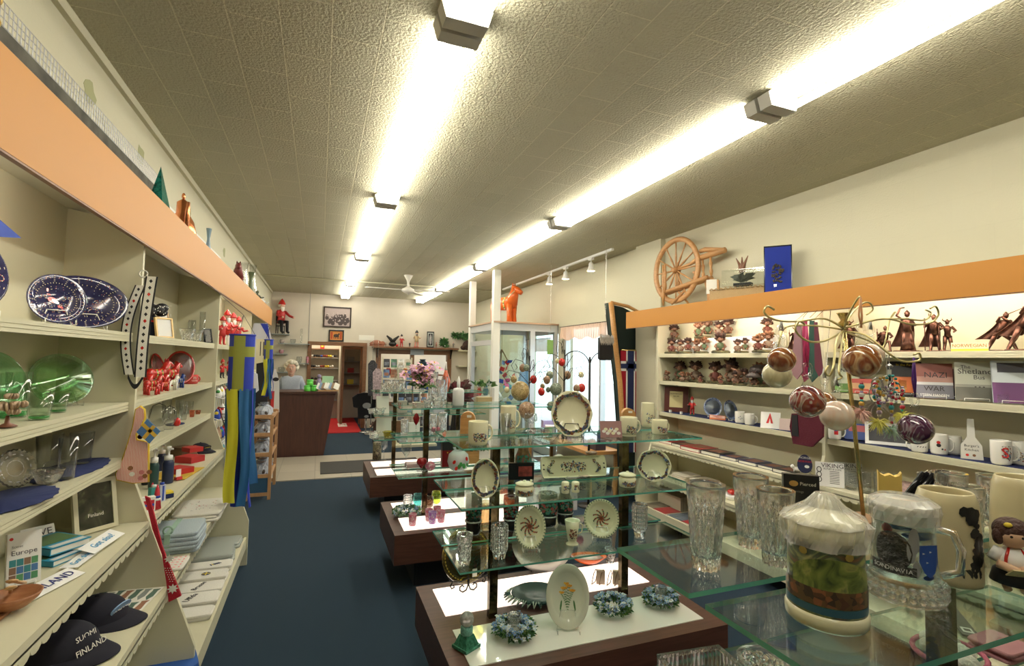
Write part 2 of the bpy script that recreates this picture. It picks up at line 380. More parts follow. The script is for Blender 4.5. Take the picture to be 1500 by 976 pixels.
for yy in(7.0,6.45,5.72):
 l=MB(PLW). at((0,yy,0));l. box((0,0,-.04),(.04,.09,.03));l. tube([(0,0,-.05),(0,0,-.10)],.008)
 l. lathe([(.02,-.085),(.03,-.10),(.034,-.15),(.055,-.19),(.055,-.20)],16);s=l. build('spotlight',t)
 MB(M('lit spot',(1,.85,.6),.5,em=14,emc=(1,.82,.55))). at((0,yy,0)). lathe([(.001,-.197),(.05,-.2)],16). build('bulb',s)
 sp=bpy. data. lights. new('spot_beam','SPOT');sp. energy=30;sp. spot_size=1.5;sp. color=(1,.82,.6);sp. shadow_soft_size=.05
 so=bpy. data. objects. new('spot_beam',sp);so. parent=t;so. location=(0,yy,-.22);so. rotation_euler=(0,.45,0);COL. objects. link(so)
def scallop(mb,x,y0,y1,z,n_per=.055,h=.028,th=.012,sgn=1):
 n=max(2,int(round((y1-y0)/n_per)));w=(y1-y0)/n
 poly=[(y0,z)]
 for k in range(n):
  for j in range(7):
   a=PI*j/6;poly. append((y0+w*(k+.5)-w*.5*math. cos(a),z-h*.45-h*.55*math. sin(a)))
 poly. append((y1,z));poly=poly[::-1]if sgn>0 else poly
 mb. prism(poly,x-th/2,x+th/2,'x')
SHL=[('A',1.685,.255),('B',1.392,.255),('C',1.16,.255),('D',.885,.355),('E',.605,.445),('F',.20,.55)]
def shelf_unit(name,label,xw,s,divs,shz,fasc,canopy,scal,prof,ext=None,tray=None):
 """xw wall side x, s = +1 when the unit opens towards +x"""
 t=T(name,label,'shelving')
 y0,y1=divs[0],divs[-1]
 MB(CREAM). bx(*sorted((xw+s*.003,xw+s*.018)),y0,y1,.1,canopy). build('back_panel',t)
 for y in divs:
  if s>0 and y>4.5:MB(CREAM). bx(xw+.018,xw+.29,y-.011,y+.011,.9,canopy). build('divider',t);continue
  poly=[(xw+s*.018,.0)]+[(xw+s*d,z)for d,z in prof]+[(xw+s*.018,canopy)]
  if s>0:poly=poly[::-1]
  MB(CREAM). prism(poly,y-.011,y+.011,'y'). build('divider',t)
 for a,b in zip(divs[:-1],divs[1:]):
  for nm,z,dp in shz:
   if ext and nm in ext and ext[nm](a):continue
   m=MB(CREAM);xf=xw+s*dp
   m. bx(*sorted((xw+s*.02,xf-s*.012)),a+.012,b-.012,z-.019,z)
   if nm in scal:
    m. bx(*sorted((xf-s*.012,xf)),a+.012,b-.012,z-.030,z+.001)
    scallop(m,xf-s*.006,a+.012,b-.012,z-.024,h=.034)
   elif nm=='F':
    m. bx(*sorted((xf-s*.015,xf)),a+.012,b-.012,z-.075,z+.012)
   else:
    for q,(h0,h1)in enumerate(((-.012,.001),(-.024,-.014),(-.036,-.026))):
     m. bx(*sorted((xf-s*.012,xf)),a+.012,b-.012,z+h0,z+h1)
    m. bx(*sorted((xf-s*.012,xf-s*.003)),a+.012,b-.012,z-.036,z)
   m. build('shelf',t)
 xf,z0,z1,fy0,fy1=fasc
 MB(ORANGE). bx(*sorted((xf,xf-s*.018)),fy0,fy1,z0,z1). build('header_board',t,label='orange laminate header board')
 MB(DKWOOD). bx(*sorted((xf-s*.001,xf-s*.017)),fy0,fy1,z0-.006,z0-.0005). build('header_edge',t)
 MB(M('unit ceiling',(.62,.60,.50),.6)). bx(*sorted((xw+s*.003,xf-s*.02)),fy0,fy1,canopy+.0,canopy+.02). build('canopy',t)
 return t
PROF_L=[(.56,0),(.56,.33),(.29,1.10),(.29,2.14)]
UL=shelf_unit('shelving_unit','long cream shelving with orange header board along the left wall',XL,1,[-.99,.80,2.59,4.37,6.3,8.35],[('A',1.685,.27),('B',1.392,.27),('C',1.16,.27),('D',.885,.37),('E',.605,.455),('F',.20,.55)],(-.70,2.065,2.30,-1.0,8.40),2.20,('D','E'),PROF_L,ext={k:(lambda a:a>4)for k in 'CDEF'})
PROF_R=[(.53,0),(.53,.30),(.28,.98),(.28,2.09)]
UR=shelf_unit('shelving_unit','cream shelving with orange header board along the right wall',XR,-1,[-.99,.75,2.49,4.33],[('A',1.70,.262),('B',1.42,.262),('C',1.10,.262),('D',.785,.36),('E',.485,.46),('F',.19,.55)],(3.19,1.985,2.165,-1.0,4.74),2.10,('D','E'),PROF_R)
HT=M('lit header tube',(1,.97,.9),.4,em=45,emc=(1,.95,.85))
HT2=M('dim header tube',(1,.97,.9),.4,em=15,emc=(1,.95,.85))
def htube(x,y0,y1,z,label):
 t=T('strip_light',label,'strip light',(x,(y0+y1)/2,z));h=(y1-y0)/2
 MB(PLW). bx(-.025,.025,-h,h,-.03,0). build('housing',t)
 MB(HT if x>0 else HT2). tube([(0,-h+.04,-.045),(0,0,-.045),(0,h-.04,-.045)],.013,8). build('tube',t)
htube(-.745,.9,2.1,2.198,'strip light behind the left orange header above the navy platters')
htube(-.745,4.9,6.1,2.198,'strip light behind the left orange header above the hanging flags')
htube(3.235,2.6,4.2,2.098,'strip light behind the right orange header above the troll figurines')
htube(3.235,.85,2.4,2.098,'strip light behind the right orange header above the bronze warriors')
WARMP=M('lit pink white acrylic',(.95,.85,.78),.3,em=1.1,emc=(1,.82,.72))
ACR=M('white acrylic panel',(.86,.84,.78),.08,coat=.5)
MIRR=M('dark mirrored post',(.10,.075,.035),.12,.9,noise=.6,ns=35)
def glass_pane(mb,x0,x1,y0,y1,z):
 th=.008
 mb. m(PANE);mb. add([(x0,y0,z),(x1,y0,z),(x1,y1,z),(x0,y1,z)],[(0,1,2,3)])
 mb. add([(x0,y0,z-th),(x1,y0,z-th),(x1,y1,z-th),(x0,y1,z-th)],[(0,3,2,1)])
 mb. m(EDGE)
 for a,b in(((x0,y0),(x1,y0)),((x1,y0),(x1,y1)),((x1,y1),(x0,y1)),((x0,y1),(x0,y0))):
  mb. add([(a[0],a[1],z-th),(b[0],b[1],z-th),(b[0],b[1],z),(a[0],a[1],z)],[(0,1,2,3)])
X0,X1=.52,1.81
def island(yc,label,frontlit,tiers,posts=(.80,1.52),f=.28,bk=.22):
 t=T('island_display_stand',label,'display stand',(0,yc,0),0,'wooden island stands with glass shelves')
 b=MB(WALNUT);b. bx(X0,X1,-.42,.42,.20,.40);b. m(BLACK). bx(X0+.16,X1-.16,-.3,.3,0,.20);b. build('base',t)
 MB(WARMP if frontlit else ACR). bx(X0+.075,X1-.075,-.345,-.06,.38,.404). build('light_panel',t)
 MB(WARMP). bx(X0+.075,X1-.075,.07,.355,.38,.404). build('light_panel',t)
 for px in posts:MB(MIRR). bx(px-.02,px+.02,-.016,.016,.40,1.232). build('post',t)
 for z in tiers:
  for q in((-f,-.018),(.018,bk)):
   m=MB();glass_pane(m,X0+.035,X1-.04,q[0],q[1],z);s=m. build('glass_shelf',t)
  for px in posts:MB(STEEL). bx(px-.03,px+.03,-.03,.03,z-.016,z-.0082). build('bracket',t)
 return t
YC=[.63,2.27,3.91,5.65]
island(YC[0],'nearest island stand carrying the steins and crystal vases',False,(.75,1.0,1.24),(1.15,1.70),.225)
island(YC[1],'walnut island stand with ivory floral dinnerware on glass shelves',False,(.75,1.0,1.24),f=.30)
island(YC[2],'walnut island stand with red glass and pink votives, behind the dinnerware',True,(.75,1.0,1.24))
island(YC[3],'farthest walnut island stand near the dark door mat',True,(.75,1.0,1.24))
t=T('sales_counter','dark wood sales counter in front of the woman','counter',(0,8.75,0))
CW=wood('counter wood',(.045,.016,.012),(.085,.032,.022),4,(9,9,.7))
MB(CW). bx(-.95,.12,0,.62,0,1.0). build('body',t)
MB(CW). prism([(-.98,-.03),(.29,-.03),(.29,.45),(.12,.64),(-.98,.64)],1.0,1.035). build('counter_top',t)
MB(CW). prism([(.12,0),(.27,.0),(.13,.0)],0,0.01). build('foot',t)if 0 else None
MB(CW). add([(.12,0,0),(.27,0,1.0),(.12,0,1.0),(.12,.4,0),(.27,.4,1.0),(.12,.4,1.0)],[(0,1,2),(3,5,4),(0,3,4,1),(1,4,5,2),(0,2,5,3)]). build('side_panel',t)
tag(MB(M('charcoal mat',(.05,.048,.045),.95,bump=.3,bs=300)). bx(.07,1.5,7.30,8.10,.012,.022). build('door_mat'),'charcoal door mat lying on the beige tile strip','mat')
m=MB(M('red mat',(.45,.012,.015),.95,bump=.3,bs=300)). bx(.15,.90,11.2,13.9,.0,.012)
m. m(PAPER). bx(.46,.66,12.15,12.75,.012,.014);m. m(RED). text('H',.22,(.56,12.45,.0145),(0,0,0))
tag(m. build('floor_rug'),'red rug with a white square emblem in the back doorway','rug')
def floral(mb,fn,n,seed,r=.0035,cols=None):
 q=random. Random(seed);cols=cols or[RUST,BLUEG,GRNG,RUST,BLUEG,GRNG,M('ochre glaze',(.5,.32,.1),.3)]
 for k in range(n):
  p,nn=fn(q. random(),q. random());mb. m(cols[q. randrange(len(cols))])
  mb. dot(p,nn,r*q. uniform(.6,1.5),6,q. uniform(.35,1),q. uniform(0,3.1))
def mug(loc,h,r,label,side=0,mat=None,deco='floral',rz=0,cat='mug',group=None,wall=None,waist=0,name='mug'):
 t=T(name,label,cat,loc,rz,group);mat=mat or IVORY
 b=MB(mat);w=r*.07
 pr=[(r*.8,0),(r*.9,h*.02),(r*(.97-waist),h*.12),(r*(1-waist*.5),h*.5),(r,h*.97),(r*.98,h),(r*.92,h),(r*.91,h*.95),(r*.88,h*.1),(.0005,h*.07)]
 b. lathe(pr,28)
 if deco=='floral':
  f=lambda u,v:((lambda a,z:((Vector((math. cos(a),math. sin(a),0))*r*1.012+Vector((0,0,z))),(math. cos(a),math. sin(a),0)))(-PI/2+(u-.5)*1.5,h*(.18+.42*v*(1-.35*u))))
  floral(b,f,85,len(label)*7+3,r*.075)
 elif deco:
  deco(b,r,h)
 b. build('body',t)
 c=side;d=Vector((math. cos(c),math. sin(c),0));pts=[]
 for k in range(11):
  a=PI/2-PI*k/10;pts. append(d*(r*.93+r*.62*math. cos(a)**.8 if math. cos(a)>0 else r*.93)+Vector((0,0,h*.5+h*.32*math. sin(a))))
 MB(mat). tube(pts,r*.10,8). build('handle',t)
 return t
def wire_easel(mb,w,h,back=.06,r=.0018):
 for s in(-1,1):
  mb. tube([(s*w*.5,-.035,.018),(s*w*.5,-.035,.004),(s*w*.5,.01,.003),(s*w*.32,.02,h*.5),(s*w*.2,back,.003)],r,6)
 mb. tube([(-w*.5,.01,.003),(w*.5,.01,.003)],r,6);mb. tube([(-w*.32,.02,h*.5),(w*.32,.02,h*.5)],r,6)
def plate(loc,w,h,label,mat=IVORY,rim=None,rz=0,tilt=.26,deco=None,stand=WIREW,rimw=.26,cat='plate',depth=.018,group=None,name='plate',edge=None,lobes=0,seed=1):
 """upright oval plate leaning back on an easel"""
 t=T(name,label,cat,loc,rz,group);b=MB(mat)
 lean=Matrix. Translation((0,0,.006))@Matrix. Rotation(-tilt,4,'X')@Matrix. Translation((0,0,h/2))@Matrix. Rotation(PI/2,4,'X')
 b. M=lean
 mod=(lambda a,z,r:1+.02*math. cos(lobes*a))if lobes else None
 pr=[(.0005,-depth*.9),(1-rimw-.14,-depth*.9),(.92,-.004),(.99,0),(1.0,.004),(.97,.006),(1-rimw,-depth*.45),(1-rimw-.05,-depth*.7),(.0005,-depth*.72)]
 rr=h/2
 prs=[(a*rr,z)for a,z in pr]
 if rim:
  b. lathe(prs[:4],44,sx=w/h,mod=mod);b. m(rim). lathe(prs[3:7],44,sx=w/h,mod=mod);b. m(mat). lathe(prs[6:],44,sx=w/h,mod=mod)
  o=len(b. f)
 else:b. lathe(prs,44,sx=w/h,mod=mod)
 if edge:
  for k in range(40):
   a=2*PI*k/40;b. m(edge). dot((math. cos(a)*rr*.95*w/h,math. sin(a)*rr*.95,.0065),(0,0,1),rr*.05,5,.55,a+1.57)
 if deco:deco(b,w/2,rr,depth)
 b. build('dish',t)
 if stand:
  s=MB(stand);wire_easel(s,w*.5,h*.6);s. build('easel',t)
 return t
def rim_floral(n=150,lo=.76,hi=.93,r=.05,seed=3,cols=None):
 def f(b,a,rr,d):
  def g(u,v):
   th=2*PI*u;q=lo+(hi-lo)*v*(.6+.4*math. sin(th*6));return Vector((math. cos(th)*a*q,math. sin(th)*rr*q,.004)),(0,0,1)
  floral(b,g,n,seed,rr*r,cols)
 return f
def centre_floral(n=90,seed=5,ring=0):
 def f(b,a,rr,d):
  q=random. Random(seed);cols=[RUST,RUST,GRNG,M('orange glaze',(.55,.16,.05),.3)]
  for k in range(9):
   th=k*2*PI/9;
   for j in range(7):
    p=.08+.06*j;an=th+.12*j
    b. m(cols[(k+j)%4]). dot((math. cos(an)*rr*p,math. sin(an)*rr*p,-d*.66),(0,0,1),rr*.055,6,.6,an)
  b. m(RUST). dot((0,0,-d*.62),(0,0,1),rr*.1,8)
 return f
def fluted(loc,h,r,label,kind='vase',r0=.72,mat=None,cuts=16,cat='vase',group=None,name='crystal_vase',flare=1.0,wavy=0,tag_=False,twist=0):
 """cut crystal vessel with carved facets"""
 t=T(name,label,cat,loc,rnd. uniform(0,.3),group);mat=mat or CRYS
 b=MB(mat);K=26;n=cuts*6
 vs=[];pr=[]
 for i in range(K+1):
  z=h*i/K;u=i/K;pr. append((r*(r0+(1-r0)*u**.8)*(flare if u>.9 else 1),z))
 def mod(a,z,q):
  u=z/h
  if u>.82:return 1+wavy*.06*math. cos(6*a)
  c=abs(math. sin(cuts*a/2+u*8))*abs(math. sin(cuts*a/2-u*8))
  return 1-.22*c*(1 if u<.72 else(.82-u)*10)
 w=[(q*.84,z)for q,z in pr[::-1]if z>h*.13]
 b. lathe(pr,n,mod=mod,sm=False);
 b. f. pop();b. mi. pop();b. sm. pop()
 o=len(b. v)-n
 i0=len(b. v);b. lathe(w+[(.0005,h*.12)],n,sm=True)
 if w[0][0]>1e-4:
  k=[i for i,f in enumerate(b. f)if len(f)==n and f[0]>=i0 or(len(f)==n and f[-1]>=i0)]
  for i in k[::-1]:del b. f[i],b. mi[i],b. sm[i]
 for j in range(n):b. f. append([o+j,o+(j+1)%n,i0+(j+1)%n,i0+j]);b. mi. append(0);b. sm. append(False)
 b. build('vessel',t)
 if tag_:MB(PAPER). at((0,-r*.9,h*.93),(.1,0,0)). box((0,0,-.006),(r*.8,.001,.018)). build('price_tag',t)
 return t
def vessel(loc,pr,label,name='glass',cat='glass',mat=None,n=24,group=None,wall=.0018,rz=0):
 """open thin-walled lathe; pr outer profile bottom to top"""
 mat=mat or CLEAR;b=MB(mat)
 inner=[(max(r-wall,.0005),z)for r,z in pr[::-1]if z>pr[0][1]+wall*1.5]
 b. lathe(pr+inner+[(.0005,pr[0][1]+wall*2)],n)
 o=b. build(name,loc=loc);o. rotation_euler=(0,0,rz)
 return tag(o,label,cat,group)
def tumbler(loc,h,r,label,mat=None,group=None,base=None,r0=.8,**k):
 return vessel(loc,[(r*r0*.9,0),(r*r0,.004),(r,h)],label,k. get('name','drinking_glass'),k. get('cat','glass'),mat,group=group)
def goblet(loc,h,r,label,mat=None,group=None,name='wine_glass',cat='glass'):
 return vessel(loc,[(r*.8,0),(r*.75,.003),(.004,.010),(.004,h*.42),(r*.5,h*.48),(r*.95,h*.62),(r,h*.75),(r*.86,h)],label,name,cat,mat,group=group,wall=.0015)
def bowl(loc,r,h,label,mat=None,name='crystal_bowl',cat='bowl',cuts=0,group=None):
 if cuts:return fluted(loc,h,r,label,r0=.55,cuts=cuts,name=name,cat=cat,group=group,mat=mat)
 return vessel(loc,[(r*.45,0),(r*.5,.004),(r*.85,h*.5),(r,h)],label,name,cat,mat,group=group,wall=.003)
def book(loc,w,h,d,label,col,rz=0,tilt=.2,title='',tcol=None,size=None,flat=False,cat='book',group=None,bands=None,name='book',rack=None,art=None):
 t=T(name,label,cat,loc,rz,group)
 cm=col if not isinstance(col,tuple)else M('cover %.2f %.2f %.2f'%col,col,.35)
 b=MB(cm)
 def setM(m):
  if flat:m. M=Matrix. Translation((0,0,0))@Matrix. Rotation(-PI/2,4,'X')@Matrix. Translation((0,0,-h/2))@Matrix. Translation((0,-d/2,0))
  else:m. M=Matrix. Translation((0,0,.004))@Matrix. Rotation(-tilt,4,'X')
  if flat:m. M=Matrix. Translation((0,0,d/2))@Matrix. Rotation(-PI/2,4,'X')@Matrix. Translation((0,0,-h/2))
 setM(b)
 c=d*.12
 b. bx(-w/2,w/2,-d/2,-d/2+c,0,h);b. bx(-w/2,w/2,d/2-c,d/2,0,h);b. bx(-w/2,-w/2+c,-d/2,d/2,0,h)
 if bands:
  for z0,z1,cc,*xx in bands:
   x0,x1=xx if xx else(-.5,.5)
   b. m(cc if not isinstance(cc,tuple)else M('print %.2f %.2f %.2f'%cc,cc,.4)). bx(w*x0,w*x1,-d/2-.0006,-d/2,h*z0,h*z1)
 if art:art(b,w,h,d)
 if title:
  b. m(tcol or PAPER);L_=title. split('|');sz=size or w*.16
  for k,s in enumerate(L_):b. text(s,sz,(0,-d/2-.001,h*.84-k*sz*1.05))
 b. build('cover',t)
 p=MB(PAPER);setM(p);p. bx(-w/2+c,w/2-c*1.5,-d/2+c,d/2-c,c,h-c);p. build('pages',t)
 if rack:
  k=MB(rack);k. tube([(-w*.3,-d*.5-.02,.02),(-w*.3,-d*.5-.02,.004),(-w*.3,d,.004)],.0015);k. tube([(w*.3,-d*.5-.02,.02),(w*.3,-d*.5-.02,.004),(w*.3,d,.004)],.0015)
  k. tube([(-w*.3,-d*.5-.02,.02),(w*.3,-d*.5-.02,.02)],.0015);k. build('stand',t)
 return t
def frame(loc,w,h,label,fcol,pic,rz=0,tilt=.2,fw=.015,cat='picture',name='framed_photo',group=None,deco=None,d=.014,prop=True):
 t=T(name,label,cat,loc,rz,group);b=MB(fcol);Mx=Matrix. Translation((0,0,.004))@Matrix. Rotation(-tilt,4,'X');b. M=Mx
 b. bx(-w/2,w/2,0,d,0,fw);b. bx(-w/2,w/2,0,d,h-fw,h);b. bx(-w/2,-w/2+fw,0,d,fw,h-fw);b. bx(w/2-fw,w/2,0,d,fw,h-fw);b. build('frame',t)
 p=MB(pic);p. M=Mx;p. bx(-w/2+fw,w/2-fw,d*.4,d*.8,fw,h-fw)
 if deco:deco(p,w,h,d*.4)
 p. build('picture',t)
 if prop and tilt>.05:
  MB(fcol). tube([(0,.02+h*.6*math. sin(tilt),h*.6),(0,h*.42,.003)],.004). build('strut',t)
 return t
def figure(t,h,coat,legs=None,skin=None,hat=None,hair=None,arms=((.5,-.2,.55),(-.5,-.2,.55)),base=None,seated=False,beard=None,one=None):
 """small doll or statuette: one body mesh, clothing and hat as parts. h total height"""
 skin=one or skin or SKIN;legs=legs or coat;u=h
 b=MB(skin)
 hz=u*.80
 b. ell((0,0,hz),(u*.075,u*.075,u*.09));b. ell((0,-u*.075,hz-.01*u),(u*.016,u*.02,u*.018),6,4)
 b. tube([(0,0,u*.66),(0,0,u*.74)],u*.03,8)
 for s in(-1,1):
  b. ell((s*u*.03,-u*.07,hz+u*.02),u*.01,6,4)if not one else None
 if one:b. m(one)
 else:b. m(legs)
 if seated:
  for s in(-1,1):b. tube([(s*u*.06,0,u*.34),(s*u*.08,-u*.2,u*.34),(s*u*.08,-u*.22,u*.06),(s*u*.08,-u*.30,u*.03)],[u*.06,u*.05,u*.04,u*.035],8)
 else:
  for s in(-1,1):b. tube([(s*u*.05,0,u*.40),(s*u*.07,.0,u*.2),(s*u*.08,0,u*.03),(s*u*.085,-u*.06,u*.02)],[u*.055,u*.045,u*.032,u*.028],8)
 b. build('body',t)
 c=MB(one or coat);c. lathe([(u*.12,u*.30),(u*.10,u*.45),(u*.115,u*.60),(u*.06,u*.69),(u*.03,u*.71)],14,sy=.75)
 for ax,ay,az in arms:
  s=1 if ax>0 else-1
  c. tube([(s*u*.10,0,u*.64),(s*u*.17,ay*u*.3,u*.52),(ax*u*.42,ay*u,az*u)],[u*.045,u*.035,u*.028],8)
 c. build('coat',t)
 hm=MB(skin)
 for ax,ay,az in arms:hm. ell((ax*u*.42,ay*u,az*u),u*.03,8,5)
 hm. build('hands',t)
 if hair or beard:
  g=MB(hair or beard)
  if hair:g. ell((0,u*.02,hz+u*.02),(u*.09,u*.085,u*.095),12,6)
  if beard:g. lathe([(.001,u*.60),(u*.05,u*.68),(u*.06,u*.76),(u*.03,u*.78)],10,(0,-u*.055,0),sy=.6)
  g. build('hair',t)
 if hat:MB(hat). lathe([(u*.10,u*.84),(u*.095,u*.88),(u*.06,u*.95),(.001,u*1.02)],14). build('hat',t)
 if base:MB(base). lathe([(u*.17,0),(u*.16,u*.02),(.001,u*.025)],14,sy=.8). build('base',t)
HAIRB=M('troll hair',(.05,.025,.018),.9,noise=.5,ns=60,bump=.8,bs=150)
HAIRR=M('brown hair',(.22,.10,.05),.9,noise=.5,ns=60,bump=.8,bs=150)
TSK=M('troll skin',(.17,.08,.045),.5,noise=.4,ns=30)
def troll(loc,h,label,seed,rz=0,wide=1.0,n=1,group=None):
 """rough resin troll group: n shaggy big-nosed heads on squat bodies over a rocky base"""
 t=T('troll_figurine',label,'figurine',loc,rz,group);q=random. Random(seed);u=h*1.22
 base=MB(M('mossy base',(.10,.09,.045),.9,noise=.6,ns=50));body=MB(TSK);hair=MB(HAIRB if seed%3 else HAIRR);cl=MB()
 cs=[M('troll red',(.12,.03,.02),.7),M('troll cream',(.17,.12,.08),.7),M('troll green',(.06,.09,.04),.7),M('troll brown',(.10,.05,.03),.7)]
 base. lathe([(u*.34*wide,0),(u*.36*wide,u*.06),(u*.28*wide,u*.12),(.001,u*.13)],12,mod=lambda a,z,r:1+.1*math. sin(5*a+seed),sy=.7)
 for k in range(n):
  x=(k-(n-1)/2)*u*.38*(1 if n>1 else 0);z0=u*(.1+.08*(k%2));s=(.9 if n==1 else.72+.12*q. random())
  v=u*s
  cl. m(cs[q. randrange(4)]). lathe([(v*.20,z0),(v*.22,z0+v*.15),(v*.15,z0+v*.36),(v*.06,z0+v*.42)],10,(x,0,0),sy=.8)
  hy=-v*.04;hz=z0+v*.55
  body. ell((x,hy,hz),(v*.14,v*.13,v*.15),10,7);body. ell((x+v*.01,hy-v*.17,hz-v*.03),(v*.05,v*.08,v*.045),8,5)
  for sd in(-1,1):
   body. ell((x+sd*v*.16,hy,hz),(v*.05,v*.025,v*.07),8,5)
   body. tube([(x+sd*v*.16,-v*.02,z0+v*.32),(x+sd*v*.24,-v*.12,z0+v*.2),(x+sd*v*.14,-v*.22,z0+v*.14)],[v*.06,v*.05,v*.045],7)
   body. tube([(x+sd*v*.1,-v*.08,z0+v*.08),(x+sd*v*.12,-v*.26,z0+v*.05),(x+sd*v*.12,-v*.30,z0+v*.09)],[v*.07,v*.06,v*.05],7)
  for j in range(46):
   a=q. uniform(0,2*PI);e=q. uniform(-.1,1.35);r1=v*q. uniform(.24,.40)
   if math. sin(a)<-.2 and e<.7:continue
   d=Vector((math. cos(a)*math. cos(e),math. sin(a)*math. cos(e),math. sin(e)))
   c0=Vector((x,hy+v*.03,hz+v*.03));hair. tube([c0+d*v*.08,c0+d*r1*.75,c0+d*r1+Vector((0,0,-v*.02))],[v*.085,v*.065,v*.010],5)
 base. build('base',t);cl. build('clothes',t);body. build('body',t);hair. build('hair',t)
 return t
def bronze(loc,h,label,pose,rz=0,cape=True,double=False):
 t=T('bronze_statuette',label,'statuette',loc,rz,'bronze coloured viking statuettes');u=h
 def man(dx,pz,s=1):
  b=MB(BRONZE);v=u*s;P=lambda x,y,z:(dx+x*v,y*v,z*v)
  lean={'stand':(0,0),'lunge':(.12,-.05),'goddess':(0,0),'kneel':(.10,-.1)}[pz]
  hip=.45 if pz!='kneel' else.32
  sh=hip+.27;L=lean[0]
  if pz=='lunge':fl,fr_=(.30,0,.04),(-.20,.05,.04);kl,kr=(.20,-.05,.27),(-.12,0,.24)
  elif pz=='kneel':fl,fr_=(.22,-.1,.04),(-.22,.1,.05);kl,kr=(.20,-.12,.30),(-.05,0,.08)
  else:fl,fr_=(.09,-.03,.04),(-.08,0,.04);kl,kr=(.07,-.04,.24),(-.065,-.02,.24)
  for k_,f_,s_ in((kl,fl,1),(kr,fr_,-1)):
   b. tube([P(s_*.045,0,hip),P(*k_),P(*f_),P(f_[0]+.02*s_,f_[1]-.07,.03)],[v*.06,v*.045,v*.03,v*.022],8)
  b. tube([P(0,0,hip-.02),P(L*.4,0,hip+.1),P(L*.9,-.01,sh-.03),P(L,-.01,sh+.04)],[v*.085,v*.07,v*.10,v*.04],10)
  b. ell(P(L*1.1,-.02,sh+.12),(v*.05,v*.055,v*.065),10,6)
  b. lathe([(v*.055,0),(v*.056,v*.02),(v*.03,v*.06),(.001,v*.09)],10,P(L*1.1,-.015,sh+.135))
  if pz=='goddess':
   b. lathe([(v*.15,v*.03),(v*.11,v*.2),(v*.085,v*.42),(v*.075,v*.5)],14,(dx,0,0),mod=lambda a,z,r:1+.08*math. sin(7*a+z*20),sy=.8)
   b. tube([P(.08,0,sh),P(.13,-.05,sh-.13),P(.05,-.12,sh-.06)],[v*.03,v*.025,v*.02],7)
   b. tube([P(-.08,0,sh),P(-.19,0,sh+.10),P(-.12,0,sh+.27),P(-.04,0,sh+.28)],[v*.03,v*.024,v*.02,v*.015],7)
  elif pz=='lunge':
   b. tube([P(L+.08,0,sh),P(L+.1,-.1,sh-.08),P(L-.08,-.14,sh+.08)],[v*.04,v*.03,v*.025],7)
   b. tube([P(L-.08,0,sh),P(L-.16,-.08,sh-.02),P(L-.12,-.15,sh+.09)],[v*.04,v*.03,v*.025],7)
   b. tube([P(L-.15,-.15,sh+.06),P(L+.30,-.18,sh+.30)],[v*.014,v*.006],5)
  else:
   b. tube([P(L+.09,0,sh),P(L+.18,-.03,sh-.12),P(L+.12,-.12,sh-.16)],[v*.04,v*.032,v*.025],7)
   b. tube([P(L-.09,0,sh),P(L-.19,-.03,sh-.1),P(L-.2,-.12,sh+.02)],[v*.04,v*.032,v*.025],7)
   b. tube([P(L-.2,-.13,.02),P(L-.2,-.12,sh+.12)],v*.012,5)
   if pz=='stand':
    for sd in(-1,1):b. tube([P(L+sd*.05,0,sh+.16),P(L+sd*.10,0,sh+.20),P(L+sd*.09,0,sh+.27)],[v*.018,v*.014,v*.003],5)
  return b,P,L,sh
 b,P,L,sh=man(-u*.10 if double else 0,pose);b. build('body',t)
 if double:b2,*_=man(u*.15,'stand',.86);b2. build('companion',t)
 if cape:
  c=MB(BRONZE);sw=-.20 if pose in('lunge','kneel')else-.10
  c. grid(lambda a,z:P(L*(1-z)+(a-.5)*.22+sw*z*z+(a-.5)*.2*z,.07+.05*z+.015*math. sin(a*9),sh+.02-z*(.45 if pose=='lunge' else.62)),10,8,True,u*.012);c. build('cape',t)
 MB(BRONZE). lathe([(u*.28,0),(u*.26,u*.03),(.001,u*.035)],16,mod=lambda a,z,r:1+.1*math. sin(4*a),sy=.6). build('base',t)
 return t
def dala(loc,h,label,mat,rz=0,group='painted wooden horses'):
 t=T('dala_horse',label,'wooden horse',loc,rz,group);u=h;b=MB(mat)
 b. ell((0,0,u*.5),(u*.34,u*.15,u*.17),14,8);b. ell((u*.2,0,u*.52),(u*.17,u*.16,u*.19),12,7);b. ell((-u*.22,0,u*.5),(u*.16,u*.16,u*.19),12,7)
 b. tube([(u*.22,0,u*.5),(u*.30,0,u*.72),(u*.33,0,u*.88)],[u*.17,u*.12,u*.085],10)
 b. tube([(u*.28,0,u*.88),(u*.42,0,u*.82),(u*.53,0,u*.74)],[u*.085,u*.075,u*.055],10)
 for s in(-1,1):
  b. tube([(u*.29,s*u*.04,u*.92),(u*.30,s*u*.05,u*1.0)],[u*.03,u*.008],6)
  for x in(-.26,.24):b. tube([(u*x,s*u*.08,u*.48),(u*x,s*u*.09,u*.2),(u*(x+.01),s*u*.09,0)],[u*.09,u*.065,u*.075],8)
 b. build('body',t)
 d=MB(M('saddle paint',(.7,.62,.4),.4));d. lathe([(u*.165,-u*.09),(u*.172,-u*.07),(u*.172,u*.07),(u*.165,u*.09)],16,sm=True)if 0 else None
 for k in range(9):
  a=-.9+1.8*k/8
  for x in(-.07,.09):
   for s in(-1,1):d. m([M('saddle paint',(.7,.62,.4),.4),GREEN,YEL][k%3]). dot((u*x,-s*u*.152*math. cos(a)-s*.001,u*(.5+.17*math. sin(a))),(0,-s,0),u*.022,6)
 d. m(M('saddle paint',(.7,.62,.4),.4));d. tube([(u*.22,-u*.12,u*.62),(u*.30,-u*.13,u*.70),(u*.38,-u*.08,u*.8)],u*.012,5);d. build('painted_harness',t)
 return t
